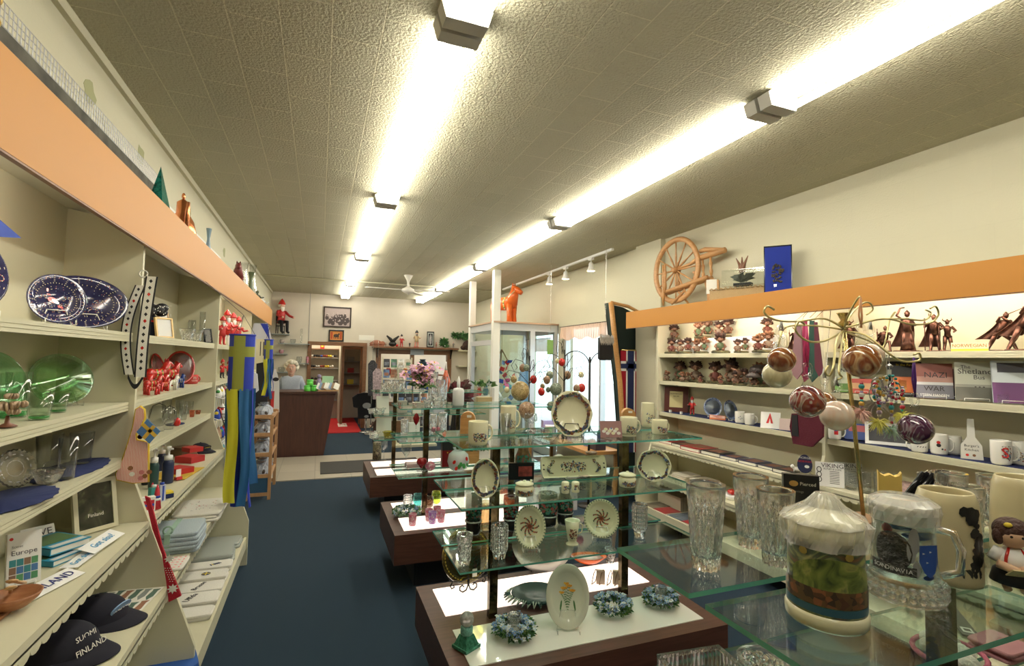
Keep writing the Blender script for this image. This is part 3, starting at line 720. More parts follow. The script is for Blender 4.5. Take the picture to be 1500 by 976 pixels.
def foliage(mb,n,seed,fn,size,mats):
 q=random. Random(seed)
 for k in range(n):
  p,d=fn(q);d=Vector(d). normalized();mb. m(mats[q. randrange(len(mats))]);s=size*q. uniform(.6,1.3)
  a=d. cross(Vector((q. uniform(-1,1),q. uniform(-1,1),q. uniform(-.3,1)))). normalized();up=Vector((0,0,.25*s));p=Vector(p)
  mb. add([p,p+d*s*.5+a*s*.22+up,p+d*s,p+d*s*.5-a*s*.22+up],[(0,1,2),(0,2,3)])
def flower(mb,p,r,mat,centre,q,petals=5):
 n=Vector((q. uniform(-.6,.6),q. uniform(-.9,.3),1)). normalized();a=n. cross(Vector((1,0,0))). normalized();b=n. cross(a);p=Vector(p);mb. m(mat)
 for k in range(petals):
  t=2*PI*k/petals;d=a*math. cos(t)+b*math. sin(t);e=n. cross(d)
  mb. add([p,p+d*r*.6+e*r*.35+n*r*.15,p+d*r,p+d*r*.6-e*r*.35+n*r*.15],[(0,1,2),(0,2,3)])
 mb. m(centre). ell(tuple(p+n*r*.12),r*.16,5,4)
LEAFS=[M('leaf dark',(.03,.10,.03),.6),M('leaf mid',(.07,.20,.05),.6),M('leaf light',(.16,.30,.09),.6)]
BLOOM=[M('pale blue petals',(.34,.48,.62),.6),M('slate blue petals',(.16,.27,.48),.6),M('white petals',(.72,.76,.78),.6)]
def wreath(loc,r,label,seed,votive=True,group='blue flower candle rings'):
 t=T('flower_ring',label,'candle ring',Vector(loc)+Vector((0,0,.008)),0,group)
 fo=MB();
 def fn(q):
  a=q. uniform(0,2*PI);rr=r*q. uniform(.62,.95);return(rr*math. cos(a),rr*math. sin(a),q. uniform(.004,.035)),(math. cos(a)*.8+q. uniform(-.3,.3),math. sin(a)*.8+q. uniform(-.3,.3),q. uniform(-.1,.9))
 foliage(fo,620,seed,fn,r*.30,LEAFS);fo. build('foliage',t)
 fl=MB();q=random. Random(seed)
 for k in range(150):
  a=q. uniform(0,2*PI);rr=r*q. uniform(.62,1.12);flower(fl,(rr*math. cos(a),rr*math. sin(a),q. uniform(.025,.06)*(1.3-.4*rr/r)),r*.15,BLOOM[q. randrange(3)],YEL,q)
 fl. build('flowers',t)
 return t
def ball(loc_top,r,zc,label,mat,ribbon,cap=True,group='hanging glass balls',flat=.97):
 """glass ball hanging from loc_top by a ribbon; zc is the centre height"""
 x,y,z=loc_top;t=T('glass_ornament',label,'glass ball ornament',(x,y,zc),0,group)
 MB(mat). ell((0,0,0),(r,r,r*flat),28,16). build('ball',t)
 MB(CLEAR). lathe([(r*.35,r*flat*.92),(r*.2,r*flat+.008),(r*.28,r*flat+.016),(r*.1,r*flat+.02)],14). tube(arc(0,r*flat+.03,.012,0,2*PI,12),.003,6). build('cap',t)
 MB(ribbon). tube([(0,0,r*flat+.035),(.004,0,(z-zc)*.6+r*.4),(0,0,z-zc)],.0022,5). tube([(0.002,0,r*flat+.035),(-.006,0,(z-zc)*.6+r*.4),(0,0,z-zc)],.002,5). build('ribbon',t)
 return t
def cap_hat(loc,r,label,rz,words=None,tc=None,badge=None):
 t=T('baseball_cap',label,'cap',loc,rz,'baseball caps');BK=M('cap cloth',(.012,.012,.022),.9)
 b=MB(BK)
 b. grid(lambda u,v:((lambda a,e:(r*math. cos(a)*math. cos(e)*(1),r*1.12*math. sin(a)*math. cos(e),r*.95*math. sin(e)**.8 if e>0 else 0))(2*PI*u,PI/2*v)),28,9,True,.003)
 b. ell((0,0,r*.96),(.008,.008,.005),8,4);b. build('crown',t)
 v=MB(BK)
 v. grid(lambda u,w:((lambda a:(math. sin(a)*r*(.98-.10*w*0),-math. cos(a)*r*1.10-w*r*.85*math. cos(a*.9)**.7 if abs(a)<1.5 else-.0,.010-.006*w*w-.12*r*abs(math. sin(a))*w))(-1.25+2.5*u)),16,6,True,.003);v. build('visor',t)
 d=MB(tc or PAPER)
 if badge:d. at((0,-r*.99,r*.52),(.45+0,0,0));d. m(badge). prism([(r*.5*math. cos(a),r*.25*math. sin(a))for a in[2*PI*k/20 for k in range(20)]][::-1],-.002,.002,'y');d. at()
 if words:
  for k,(wd,z,sz)in enumerate(words):
   yy=-r*1.12*math. cos(math. asin(min(.99,z/.95)))-.006
   d. m(tc or PAPER). text(wd,sz,(0,yy*1.0,r*z),(PI/2-.35,0,0))
 d. build('lettering',t)
 return t
def folded(loc,w,d,h,label,mat,layers=3,rz=0,cat='folded cloth',group=None,name='folded_cloth',deco=None,soft=.004):
 t=T(name,label,cat,loc,rz,group);q=random. Random(len(label)*5+int(w*999));b=MB(mat);lh=h/layers
 for k in range(layers):
  ox,oy=q. uniform(-soft,soft)*2,q. uniform(-soft,soft)*2;z0=k*lh;pts=[]
  for j in range(28):
   a=2*PI*j/28;c,s_=math. cos(a),math. sin(a);e=.22
   pts. append((ox+w/2*math. copysign(abs(c)**e,c)*(1+q. uniform(-.01,.01)),oy+d/2*math. copysign(abs(s_)**e,s_)*(1+q. uniform(-.015,.015))))
  n=28;vs=[]
  for sc,zz in((.975,z0+.0005),(1,z0+lh*.3),(1,z0+lh*.7),(.97,z0+lh*.97)):vs+=[(x*sc,y*sc,zz)for x,y in pts]
  fs=[tuple(range(n))[::-1],tuple(3*n+i for i in range(n))]+[(i*n+j,i*n+(j+1)%n,(i+1)*n+(j+1)%n,(i+1)*n+j)for i in range(3)for j in range(n)]
  b. add(vs,fs,False)
 if deco:deco(b,w,d,h)
 b. build('cloth',t)
 return t
def boxy(loc,w,d,h,label,mat,rz=0,cat='box',name='gift_box',group=None,lid=None,text=None,tcol=None,flap=True):
 t=T(name,label,cat,loc,rz,group);MB(mat). bx(-w/2,w/2,-d/2,d/2,0,h*.8 if lid else h). build('body',t)
 if lid:MB(lid). bx(-w/2-.002,w/2+.002,-d/2-.002,d/2+.002,h*.8,h). build('lid',t)
 if text:MB(tcol or PAPER). text(text,w*.2,(0,-d/2-.001,h*.6)). build('lettering',t)
 return t
ZA,ZB,ZCc,ZD,ZE,ZF=1.686,1.393,1.161,.886,.606,.201
def at(px,x,z):return col_y(px,x,z)
def H(p,py):return max(.01,row_z(py,p. x,p. y)-p. z)
NAVYP=ramp_mat('navy glaze',[(.3,(.012,.014,.06)),(.6,(.03,.03,.10))],scale=20,rough=.12,coat=.8)
CREAMG=M('cream glaze line',(.6,.55,.4),.3)
def folk(seed,bird=False):
 def f(b,a,rr,d):
  q=random. Random(seed)
  for k in range(12):
   th=2*PI*k/12+.1
   for j in range(4):b. m(CREAMG). dot((math. cos(th)*a*(.74+.06*j),math. sin(th)*rr*(.74+.06*j),.007-.003*(3-j)),(0,0,1),rr*.03,5,.35,th)
   th+=.26;c=(math. cos(th)*a*.84,math. sin(th)*rr*.84,.004)
   for j in range(7):
    e=j*PI/6+th-PI/2;b. m(CREAMG if j%2 else M('rose glaze',(.4,.1,.12),.3)). dot((c[0]+math. cos(e)*rr*.07,c[1]+math. sin(e)*rr*.07,c[2]),(0,0,1),rr*.016,5)
  for k in range(44):th=2*PI*k/44;b. m(CREAMG). dot((math. cos(th)*a*.68,math. sin(th)*rr*.68,-.006),(0,0,1),rr*.026,4,.5,th+PI/2)
  for cx,cy,r0 in((-.3,-.3,.16),(.25,-.32,.18),(.0,-.5,.12),(.38,0,.15),(-.42,.05,.12)):
   for rj in(r0,r0*.6):
    for j in range(9):e=PI*j/8;b. m([CREAMG,BLUEG,RUST][j%3]). dot(((cx+rj*math. cos(e))*a,(cy+rj*math. sin(e))*rr,-d*.64),(0,0,1),rr*.028,6,.5,e)
  for k in range(40):b. m([CREAMG,M('rose glaze',(.4,.1,.12),.3),BLUEG][k%3]). dot((q. uniform(-.55,.55)*a,q. uniform(-.55,.55)*rr,-d*.64),(0,0,1),rr*.014,5)
  if bird:
   for x,y,r,w_,an,m_ in((-.28,.38,.08,.9,0,REDG),(-.24,.2,.07,2.4,1.3,REDG),(-.12,-.02,.16,1.4,1.0,REDG),(-.02,-.08,.13,1.5,.9,CERW),(.14,-.28,.10,1.8,1.0,REDG),(.24,-.42,.08,1.8,1.0,REDG)):
    b. m(m_). dot((x*a,y*rr,-d*.6+.0008*(1 if m_==CERW else 0)),(0,0,1),rr*r,10,.5*w_ if w_<1.5 else.5,an)
  else:
   b. m(M('steel blue glaze',(.18,.26,.32),.3)). dot((-.0*a,.15*rr,-d*.61),(0,0,1),rr*.24,5,.8,.4)
 return f
p=Vector((-.865,2.40,ZA));plate(p,.29,H(p,403),'larger dark navy folk-art oval platter behind the bird platter on top left shelf',NAVYP,rz=.45,deco=folk(4),rimw=.3,edge=None)
p=at(84,-.80,ZA);plate(p,84*mpp(p),H(p,401),'dark navy oval platter with red and white bird on white easel',NAVYP,rz=.60,deco=folk(2,True),rimw=.3)
p=at(2,-.84,ZA);p. y-=.19;plate(p,.28,.25,'navy folk-art platter cut off by left picture edge on the top shelf',NAVYP,rz=1.15,deco=folk(6),rimw=.3)
t=T('pennant','blue pennant with a white dot hanging in the top left bay','pennant',(0,0,0))
a=at(-30,-.8,1.97);b_=at(33,-.8,1.955)
MB(M('royal blue cloth',(.02,.06,.35),.7)). add([(-.8,1.35,2.03),(-.8,b_. y,row_z(349,-.8,b_. y)),(-.795,1.38,row_z(357,-.8,1.5)-.0),(-.803,1.35,2.03),(-.803,b_. y,row_z(349,-.8,b_. y)),(-.8,1.38,row_z(357,-.8,1.5))],[(0,1,2),(3,5,4)]). build('cloth',t)
MB(WIREW). tube([(-.8,1.36,2.03),(-.8,1.36,2.199)],.0015). build('hook',t)
GGL=thin_glass('green glass',(.5,.85,.55),1.5);GGL2=thin_glass('pale green glass',(.91,.975,.92),1.4)
def ringdots(b,a,rr,d):
 for rad,n,m_ in((.80,90,GGL2),(.76,80,GGL2),(.45,50,GGL),(.6,60,GGL),(.3,30,GGL)):
  for k in range(n):th=2*PI*k/n;b. m(M('green bead glass',(.55,.85,.55),.1,trans=.3)). dot((a*rad*math. cos(th),rr*rad*math. sin(th),-d*.2 if rad>.7 else-d*.66),(0,0,1),rr*(.012 if rad>.7 else.007),5)
p=at(92,-.90,ZB);plate(p,96*mpp(p),H(p,517)*.98,'large pale green oval glass platter leaning on the second left shelf',thin_glass('green platter glass',(.88,.97,.85),1.3),rz=.7,deco=ringdots,rimw=.12,stand=CLEAR,rim=thin_glass('green platter rim',(.76,.92,.76),1.6))
p=at(8,-.93,ZB);plate(p,.20,H(p,515),'small emerald glass plate seen edge-on at the left picture edge',thin_glass('emerald glass',(.6,.88,.68),1.5),rz=1.3,stand=None)
def gtum(px,x,top,w,lab,tint=GGL2):
 p=at(px,x,ZB);h=H(p,top);r=w*mpp(p)/2
 t=T('green_tumbler',lab,'glass',p,0,'green glass tumblers')
 MB(tint). lathe([(r*.72,0),(r*.76,.004),(r,h),(r-.003,h),(r*.74-.002,h*.17),(.0005,h*.17)],28). build('glass',t)
 MB(M('green glass foot',(.05,.55,.10),.05,trans=.6)). lathe([(r*.5,.003),(r*.72,.006),(r*.73,h*.13),(.0005,h*.14)],24). build('foot',t)
gtum(57,-.79,575,40,'wide pale green glass tumbler, front left of the pair before the green platter')
gtum(84,-.83,576,32,'narrower pale green glass tumbler, right of the pair before the green platter')
gtum(24,-.88,545,38,'pale green tumbler behind the brown rose ornament')
gtum(5,-.90,546,20,'tall glass with blue sheen at the left picture edge')
t=T('rose_ornament','brown copper rose flower ornament on a small foot beside the green tumblers','ornament',at(10,-.78,ZB))
q=random. Random(3);RC=M('bronzed petals',(.50,.36,.24),.4,.3,noise=.3,ns=50)
MB(M('brown foot',(.18,.07,.04),.4)). lathe([(.022,0),(.02,.003),(.006,.01),(.004,.03)],14). build('foot',t)
b=MB(RC)
for cx,cz,r0 in((0,.055,.024),(.025,.06,.018),(-.022,.058,.02),(0.005,.082,.016),(.012,.04,.016)):
 for k in range(9):
  a=2*PI*k/9;b. at((cx+r0*.5*math. cos(a),r0*.5*math. sin(a),cz),(q. uniform(-.6,.6),q. uniform(-.6,.6),a));b. ell((0,0,0),(r0*.5,r0*.18,r0*.55),8,5)
b. at();b. build('petals',t)
DOILY=M('navy doily cloth',(.018,.028,.10),.95)
def doily(px,x,z,w,d,lab,rz=0):
 p=at(px,x,z);b=MB(DOILY);n=60
 b. lathe([(.0005,.0),(1,.0),(1,.003),(.0005,.0035)],n,sx=w/2,sy=d/2,mod=lambda a,z,r:1-.07*abs(math. sin(9*a)))
 tag(b. build('doily',loc=p,rot=(0,0,rz)),lab,'doily')
doily(106,-.865,ZCc,.24,.62,'navy scalloped doily cloth under the crystal bowl and tall clear glasses')
doily(8,-.84,ZCc,.22,.36,'navy scalloped doily hanging near the left picture edge, below the crystal plate')
p=at(20,-.90,ZCc)
t=T('crystal_plate','round cut crystal plate standing upright at left picture edge','plate',p,1.1)
b=MB(CRYS);hh=H(p,658);b. M=Matrix. Translation((0,0,hh/2))@Matrix. Rotation(PI/2-.25,4,'X')
b. lathe([(.0005,-.006),(hh*.3,-.008),(hh*.46,0),(hh*.5,.004),(hh*.46,.006),(hh*.3,-.002),(.0005,-.001)],48,mod=lambda a,z,r:1+.02*math. cos(24*a),sm=False)
b. m(M('frosted cut',(.85,.85,.85),.5,trans=.4))
for k in range(12):
 a=2*PI*k/12;b. dot((hh*.36*math. cos(a),hh*.36*math. sin(a),.004),(0,0,1),hh*.05,6,.35,a);b. dot((hh*.2*math. cos(a),hh*.2*math. sin(a),.001),(0,0,1),hh*.06,5,.15,a)
b. build('plate',t)
p=at(70,-.84,ZCc+.004);bowl(p,52*mpp(p)/2,H(p,683),'shallow cut crystal bowl on the navy doily, third left shelf',cuts=14)
for px,x,top,w,lab in((97,-.80,640,30,'tall clear straight glass vase, nearest on the navy doily'),(118,-.86,633,36,'wide tall clear glass vase, right end of the navy doily'),(70,-.93,636,40,'large clear glass vase at the back behind the crystal bowl')):
 p=at(px,x,ZCc+.004);tumbler(p,H(p,top),w*mpp(p)/2,lab,name='glass_vase',cat='vase',group='tall clear vases')
PHOTO=ramp_mat('park photograph',[(.2,(.01,.015,.01)),(.5,(.05,.05,.035)),(.62,(.14,.15,.07)),(.8,(.5,.5,.46))],scale=14,rough=.25,dist=.5)
p=at(143,-.80,ZD)
def ph(b,w,h,y):b. m(PAPER). text('Finland',w*.13,(0,y-.001,h*.32))
frame(p,.155,H(p,706)*1.03,'cream picture frame with dark park photograph, fourth left shelf',CREAM,PHOTO,rz=.85,tilt=.2,fw=.016,deco=ph)
def europe(b,w,h,d):
 q=random. Random(5)
 for i in range(4):
  for j in range(3):
   b. m([M('teal picture',(.05,.25,.28),.3),M('blue picture',(.08,.2,.45),.3),M('brown picture',(.25,.15,.1),.3),M('green picture',(.1,.3,.15),.3)][q. randrange(4)]). bx(-w/2+w*.08+i*w*.21,-w/2+w*.27+i*w*.21,-d/2-.001,-d/2,h*(.08+j*.145),h*(.21+j*.145))
 b. m(M('dark type',(.08,.08,.1),.5)). text('Europe',w*.26,(0,-d/2-.001,h*.62));b. text('Scenic',w*.13,(-w*.2,-d/2-.001,h*.74));b. m(RED). dot((-w*.38,-d/2-.001,h*.9),(0,-1,0),w*.06,10)
p=on_z(33,858,ZD);book(p,.078,H(p,783),.024,'white guide book lettered Europe with teal spine on a wire stand',CARD,rz=.55,tilt=.2,art=europe,rack=WIREW)
p=on_z(70,810,ZD);t=T('bumper_sticker','white card lettered HAVE TEAM! propped behind the white guide book','sticker',p,.75)
b=MB(CARD);b. M=Matrix. Translation((0,0,.002))@Matrix. Rotation(-.5,4,'X');b. bx(-.045,.05,0,.001,0,.085);b. m(M('dark type',(.08,.08,.1),.5)). text('HAVE',.034,(0.0,-.001,.06)). text('TEAM!',.034,(.0,-.001,.024));b. build('card',t)
TEAL=M('teal cover',(.03,.28,.45),.35)
for k,(px,x,zz,rz,lab)in enumerate(((80,-.84,0,1.1,'teal spined paperback lying flat, bottom of the little pile'),(78,-.85,.026,.95,'teal spined paperback lying flat, top of the little pile'))):
 p=at(px,x,ZD+zz+.0005);book(p,.13,.17,.024,lab,TEAL,rz=rz,flat=True,bands=[(.3,.9,(.10,.18,.08),-.4,.45),(.05,.2,(.7,.7,.68),-.4,.45)],group='teal paperbacks')
def sticker(px,x,z,w,h,words,col,lab,rz,tcol2=None,tilt=.15):
 p=at(px,x,z);t=T('bumper_sticker',lab,'sticker',p,rz);b=MB(CARD);b. M=Matrix. Translation((0,0,.012))@Matrix. Rotation(-PI/2+tilt,4,'X')
 b. bx(-w/2,w/2,0,.001,-h/2,h/2);b. m(col). text(words,h*.62,(0,-.0015,0),sp=1.05)
 b. build('card',t);return t
sticker(140,-.745,ZD+.012,.21,.055,'Got sisu?',M('light blue type',(.05,.32,.6),.5),'white sticker lettered Got sisu? before the cream picture frame',1.45,tilt=.35)
sticker(118,-.75,ZD,.17,.05,'Got sisu?',M('light blue type',(.05,.32,.6),.5),'flat white sticker at shelf edge, left of Got sisu? sticker',1.50,tilt=.05)
sticker(74,-.735,ZD,.19,.06,'FINLAND',M('navy type',(.02,.03,.18),.5),'white sticker lettered FINLAND at the scalloped shelf edge',1.25,tilt=.25)
for k,(px,rz)in enumerate(((14,.4),(26,.1))):
 p=at(px,-.76,ZD+.03);b=MB(PINE);b. at((0,0,0),(1.15,.0,0)). ell((0,0,.05),(.014,.005,.02),10,6). tube([(0,0,-.05),(0,0,.04)],[.005,.004],6)
 tag(b. build('wooden_spoon',loc=p+Vector((0,0,.035)),rot=(0,0,rz)),['pale wooden spoon, left one in the wooden bowl','pale wooden spoon, right one in the wooden bowl'][k],'spoon')
p=at(18,-.76,ZD+.012);vessel(p,[(.03,0),(.035,.003),(.055,.022),(.062,.036)],'carved brown wooden bowl holding spoons at left edge','wooden_bowl','bowl',wood('bowl wood',(.28,.10,.04),(.4,.18,.08),6),wall=.005)
tag(MB(wood('board wood',(.30,.13,.05),(.42,.2,.09),6)). bx(-.12,.03,-.16,.15,0,.011). build('cutting_board',loc=at(20,-.76,ZD+.0005)),'brown wooden board under the carved bowl','board')
GR=M('placemat green',(.09,.16,.12),.6);BR=M('placemat brown',(.30,.14,.08),.6)
p=on_z(192,889,ZE+.001);p. x=-.72;b=MB(PAPER). bx(-.17,.17,-.12,.12,0,.002);q=random. Random(9)
for i in range(7):
 for j in range(3):
  b. m([GR,BR,GR,M('placemat grey',(.25,.28,.26),.6)][(i+j)%4]);x=-.11+.11*j+q. uniform(-.01,.01);y=-.1+.033*i
  b. prism([(x-.052,y),(x-.02,y-.013),(x+.03,y-.010),(x+.050,y-.015),(x+.048,y+.012),(x+.03,y+.009),(x-.02,y+.013)],.002,.0026)
tag(b. build('placemat',loc=p,rot=(0,0,1.45)),'cream placemat printed with green and brown figures on the fifth shelf','placemat')
p=on_z(88,958,ZE);cap_hat(p,.098,'navy baseball cap lettered SUOMI FINLAND, nearest on the fifth shelf',1.12,[('SUOMI',.62,.024),('FINLAND',.28,.026)])
p=on_z(140,912,ZE);cap_hat(p,.092,'navy baseball cap with oval FINLAND badge behind the SUOMI cap',1.2,[('FINLAND',.52,.018)],badge=M('badge blue',(.25,.4,.65),.5))
FB=M('flag blue cloth',(.02,.09,.34),.8)
for px,lab,z in((200,'blue cloth bag with white circle at bottom of picture, left shelves',ZF),(243,'blue cloth bag lying right of the bag with white circle',ZF)):
 p=on_z(px,990,z)
 def dd(b,w,d,h):b. m(CARD). lathe([(.05,h),(.052,h+.002),(.0005,h+.002)],20)
 folded(p,.22,.22,.085,lab,FB,1,rz=.3,cat='bag',name='cloth_bag',deco=dd if px<230 else None)
Y1=2.57
BAND1=ramp_mat('woven band dark',[(.42,(.02,.02,.03)),(.5,(.7,.66,.55)),(.58,(.02,.02,.03))],'wave',26,.3,.9,stretch=(3,.2,.2))
t=T('woven_band','long looped black and cream woven band hanging on the divider','woven band',(-.695,Y1-.03,0))
for k,(dx,z0,z1,ww)in enumerate(((-.028,1.89,1.51,.019),(.012,1.93,1.50,.022))):
 b=MB(BLACK);xs=lambda u:dx-.03*math. sin(PI*u)*(1 if k==0 else.2)
 for off,hw,m_ in((0,ww,BLACK),(-.0012,ww*.72,PAPER)):
  b. m(m_). grid(lambda u,v:(xs(v)+(u-.5)*2*hw-.02*v,off-.004*k,z0+(z1-z0)*v),2,16,True,.001)
 for j in range(14):
  v=(j+.7)/15;b. m([BLACK,REDG][(j%4==2)]). dot((xs(v)-.02*v,-.0028-.004*k,z0+(z1-z0)*v),(0,-1,0),ww*.3,4,1.3)
 b. build('strap',t)
MB(PAPER). tube(arc(-.02,1.94,.015,0,2*PI,12,y=.0),.003,6). build('loop',t)
b=MB(BLACK)
b. grid(lambda u,v:(-.052+.055*v+(0),-.004,1.505-.045*math. sin(PI*v)+(u-.5)*.02),1,12,True,.001);b. build('fold',t)
t=T('oven_mitt','pink checked oven mitt with yellow piping hanging from the divider','oven mitt',(-.70,Y1-.03,0))
def ppx(pts,y):return[(on[0]+.70,on[1])for on in[((lambda d:(d. x*(y)/d. y,CZ+d. z*y/d. y))(RR@Vector((px-CX,-(py-CY),-FPX))))for px,py in pts]]
out=ppx([(200,600),(206,596),(211,600),(212,612),(206,625),(199,636),(200,645),(217,648),(217,706),(195,707),(172,702),(171,694),(182,670),(190,645),(196,625)],Y1-.03)
CHK=ramp_mat('pink check',[(.35,(.80,.62,.52)),(.6,(.70,.25,.20))],'wave',60,2,.85,stretch=(1,1,1))
b=MB(M('yellow piping',(.75,.52,.04),.7));b. tube([(x,0,z)for x,z in out],.006,6,True);b. build('piping',t)
b=MB(CHK);b. prism(out,-.008,.008,'y');q=random. Random(4)
for k in range(10):
 x,z=out[6+k%6];b. m([M('rose print',(.6,.2,.2),.8),PAPER,M('brown print',(.3,.12,.05),.8)][k%3]). dot((x*.55+out[8][0]*.4+q. uniform(-.01,.01),-.009,z+q. uniform(.01,.05)),(0,-1,0),.010,7)
b. build('cloth',t)
t=T('pocket_flag','small blue cloth square with golden cross beside the pink oven mitt','flag',(-.62,Y1-.06,0))
o4=[(x+.08-.16,z)for x,z in ppx([(216,614),(235,632),(219,650),(200,633)],Y1-.06)]
b=MB(M('slate blue cloth',(.08,.20,.42),.8));b. prism(o4,-.003,.003,'y')
cxx=sum(a for a,_ in o4)/4;czz=sum(a for _,a in o4)/4
b. m(M('golden cross',(.68,.42,.05),.7));A,B,C_,D_=[Vector((x,0,z))for x,z in o4]
def strip(a,b2,w):
 d=(b2-a). normalized();n=Vector((-d. z,0,d. x))*w;b. add([a-n+Vector((0,-.004,0)),b2-n+Vector((0,-.004,0)),b2+n+Vector((0,-.004,0)),a+n+Vector((0,-.004,0))],[(0,1,2,3)])
strip(A*.6+D_*.4,B*.6+C_*.4,.007);strip(A*.45+B*.55,D_*.45+C_*.55,.007);b. build('cloth',t)
REDK=M('red knit',(.42,.015,.03),.95,bump=.6,bs=300)
t=T('knitted_scarf','red knitted scarf with white snowflakes hanging on the slanted divider','scarf',(0,Y1-.03,0))
top=ppx([(211,727),(218,730),(226,760),(236,800),(256,852),(264,873),(246,882),(242,850),(236,812),(222,775)],Y1-.03);top=[(x-.70,z)for x,z in top]
b=MB(REDK);b. prism(top,-.006,.006,'y')
for k,(px,py,r)in enumerate(((247,818,.016),(252,862,.018))):
 (x,z),=ppx([(px,py)],Y1-.03);x-=.70
 for j in range(8):a=2*PI*j/8;b. m(PAPER). dot((x+math. cos(a)*r*.6,-.008,z+math. sin(a)*r*.6),(0,-1,0),r*.62,4,.40,a)
for k in range(26):
 (x,z),=ppx([(241+(k%4)*3.5+(k//4)*1.2,832+(k//4)*3.2)],Y1-.03);b. m(PAPER). dot((x-.70,-.0075,z),(0,-1,0),.0022,4)
b. build('knit',t)
p=at(222,-.87,ZA);t=T('hat_figure','dark plush doll with black and white patterned cap beside the woven band','doll',p,.8)
b=MB(M('dark navy felt',(.01,.012,.03),.9));b. lathe([(.055,0),(.06,.03),(.05,.11),(.02,.13)],14);b. build('body',t)
b=MB(BLACK);
for k in range(9):b. ell((.05*math. cos(k*.7),.035*math. sin(k*.7)-.01,.15+.012*(k%3)),(.034,.03,.026),10,6)
for k in range(40):q=random. Random(k);b. m(PAPER). dot((q. uniform(-.07,.07),-.07,.13+q. uniform(0,.06)),(0,-1,0),.004,5,.5,q. uniform(0,3))
b. build('patterned_cap',t);MB(REDG). tube([(-.055,-.03,.10),(0,-.062,.09),(.055,-.03,.095)],.006). build('scarf',t)
p=at(243,-.80,ZA);frame(p,.10,H(p,466),'small gold framed pale picture propped before the plush doll',M('gold frame',(.6,.42,.2),.35,.4),CARD,rz=.9,fw=.008)
p=at(240,-.96,ZA);frame(p,.13,H(p,440),'light wood framed picture at the back behind the plush doll',PINE,PAPER,rz=1.3,fw=.012)
p=at(279,-.96,ZA);boxy(p,.24,.02,H(p,457),'dark grey gift box standing behind the crystal glasses',M('charcoal box',(.06,.06,.07),.4),rz=1.4)
for px,x,top,w,kind,lab in((274,-.85,482,24,'b','round cut crystal bowl, top shelf second bay'),(288,-.82,484,18,'b','small cut crystal bowl before the dark grey box'),(280,-.90,469,12,'g','crystal goblet standing behind the round crystal bowl'),(291,-.88,461,12,'g','taller crystal goblet between the bowls and the tall glass'),(295,-.82,457,9,'t','slim tall clear glass, top shelf second bay'),(302,-.86,458,9,'t','second slim clear glass near the far divider')):
 p=at(px,x,ZA);r=w*mpp(p)/2
 {'b':lambda:bowl(p,r,H(p,top),lab,cuts=9),'g':lambda:goblet(p,H(p,top),r,lab),'t':lambda:tumbler(p,H(p,top),r,lab)}[kind]()
p=at(302,-.80,ZA);frame(p,.07,H(p,482),'black rimmed clear glass picture block by the far divider',BLKG,M('glass block',(.6,.6,.6),.1,trans=.7),rz=1.0,fw=.005)
for px,x,top,lab,mt,rz in((228,-.86,525,'largest red dala horse with painted harness, behind the others',REDG,.9),(222,-.78,548,'medium red dala horse at front by the woven band',REDG,.7),(246,-.90,528,'tall red dala horse in front of the red rimmed plate',REDG,.9),(223,-.765,561,'smallest red dala horse at the very front',REDG,.6),(240,-.80,553,'red dala horse with short legs, beside the white horse',REDG,1.0),(252,-.79,549,'small white dala horse',CERW,1.0),(262,-.80,547,'small dark blue dala horse near the red cup',M('horse blue',(.02,.05,.25),.25),1.1)):
 p=at(px,x,ZB);dala(p,H(p,top),lab,mt,rz)
REDR=M('red rim glaze',(.50,.03,.025),.15,coat=.5)
p=at(264,-.87,ZB);plate(p,42*mpp(p),H(p,514),'white plate with broad red rim behind the red cup',CERW,REDR,rz=.35,stand=None,rimw=.22)
p=at(238,-.93,ZB);plate(p,.2,H(p,514),'red rimmed plate turned edge-on behind the dala horses',CERW,REDR,rz=1.45,stand=None,rimw=.22)
def n35(b,r,h):b. m(PAPER). text('35',r*.5,(0,-r*1.02,h*.65)). text('TAPIO',r*.3,(0,-r*1.02,h*.35))
p=at(279,-.84,ZB);mug(p,H(p,549),22*mpp(p)/2,'red cup with pale lettering in front of the red rimmed plate',.2,REDR,n35,rz=.7)
for px,x,top,w,lab in((231,-.84,594,30,'big round blown glass lantern with black wire, behind the little flag'),(247,-.80,598,22,'round blown glass lantern with black wire, right of the big one')):
 p=at(px,x,ZCc);r=w*mpp(p)/2;h=H(p,top);t=T('glass_lantern',lab,'lantern',p,0,'blown glass lanterns')
 MB(CLEAR). lathe([(r*.6,0),(r*.62,.005),(r*.55,h*.2),(r,h*.5),(r*.9,h*.8),(r*.6,h),(r*.58,h),(r*.87,h*.8),(r*.97,h*.5),(r*.5,h*.21),(.0005,h*.2)],28). build('globe',t)
 MB(IRON). tube([(-r*.9,0,h*.5),(-r*.62,0,h*.98),(0,0,h*1.08),(r*.62,0,h*.98),(r*.7,-.005,h*.7)],.0022,6). build('wire_handle',t)
for px,x,top,w,lab in((262,-.88,586,12,'tall clear glass, first of the row right of the lanterns'),(268,-.84,588,13,'tall clear glass, second of the row right of the lanterns'),(277,-.88,588,12,'tall clear glass, third of the row right of the lanterns'),(284,-.86,590,10,'tall clear glass, last of the row near the far divider'),(243,-.94,586,14,'clear glass at the back behind the lanterns')):
 p=at(px,x,ZCc);tumbler(p,H(p,top),w*mpp(p)/2,lab,group='tall clear tumblers')
for px,lab in((281,'small pinkish shot glass near the far divider'),(290,'small pinkish shot glass at the end of the shelf')):
 p=at(px,-.82,ZCc);tumbler(p,H(p,601),4*mpp(p),lab,crystal_mat('pink glass',(.95,.7,.62),.5),name='shot_glass')
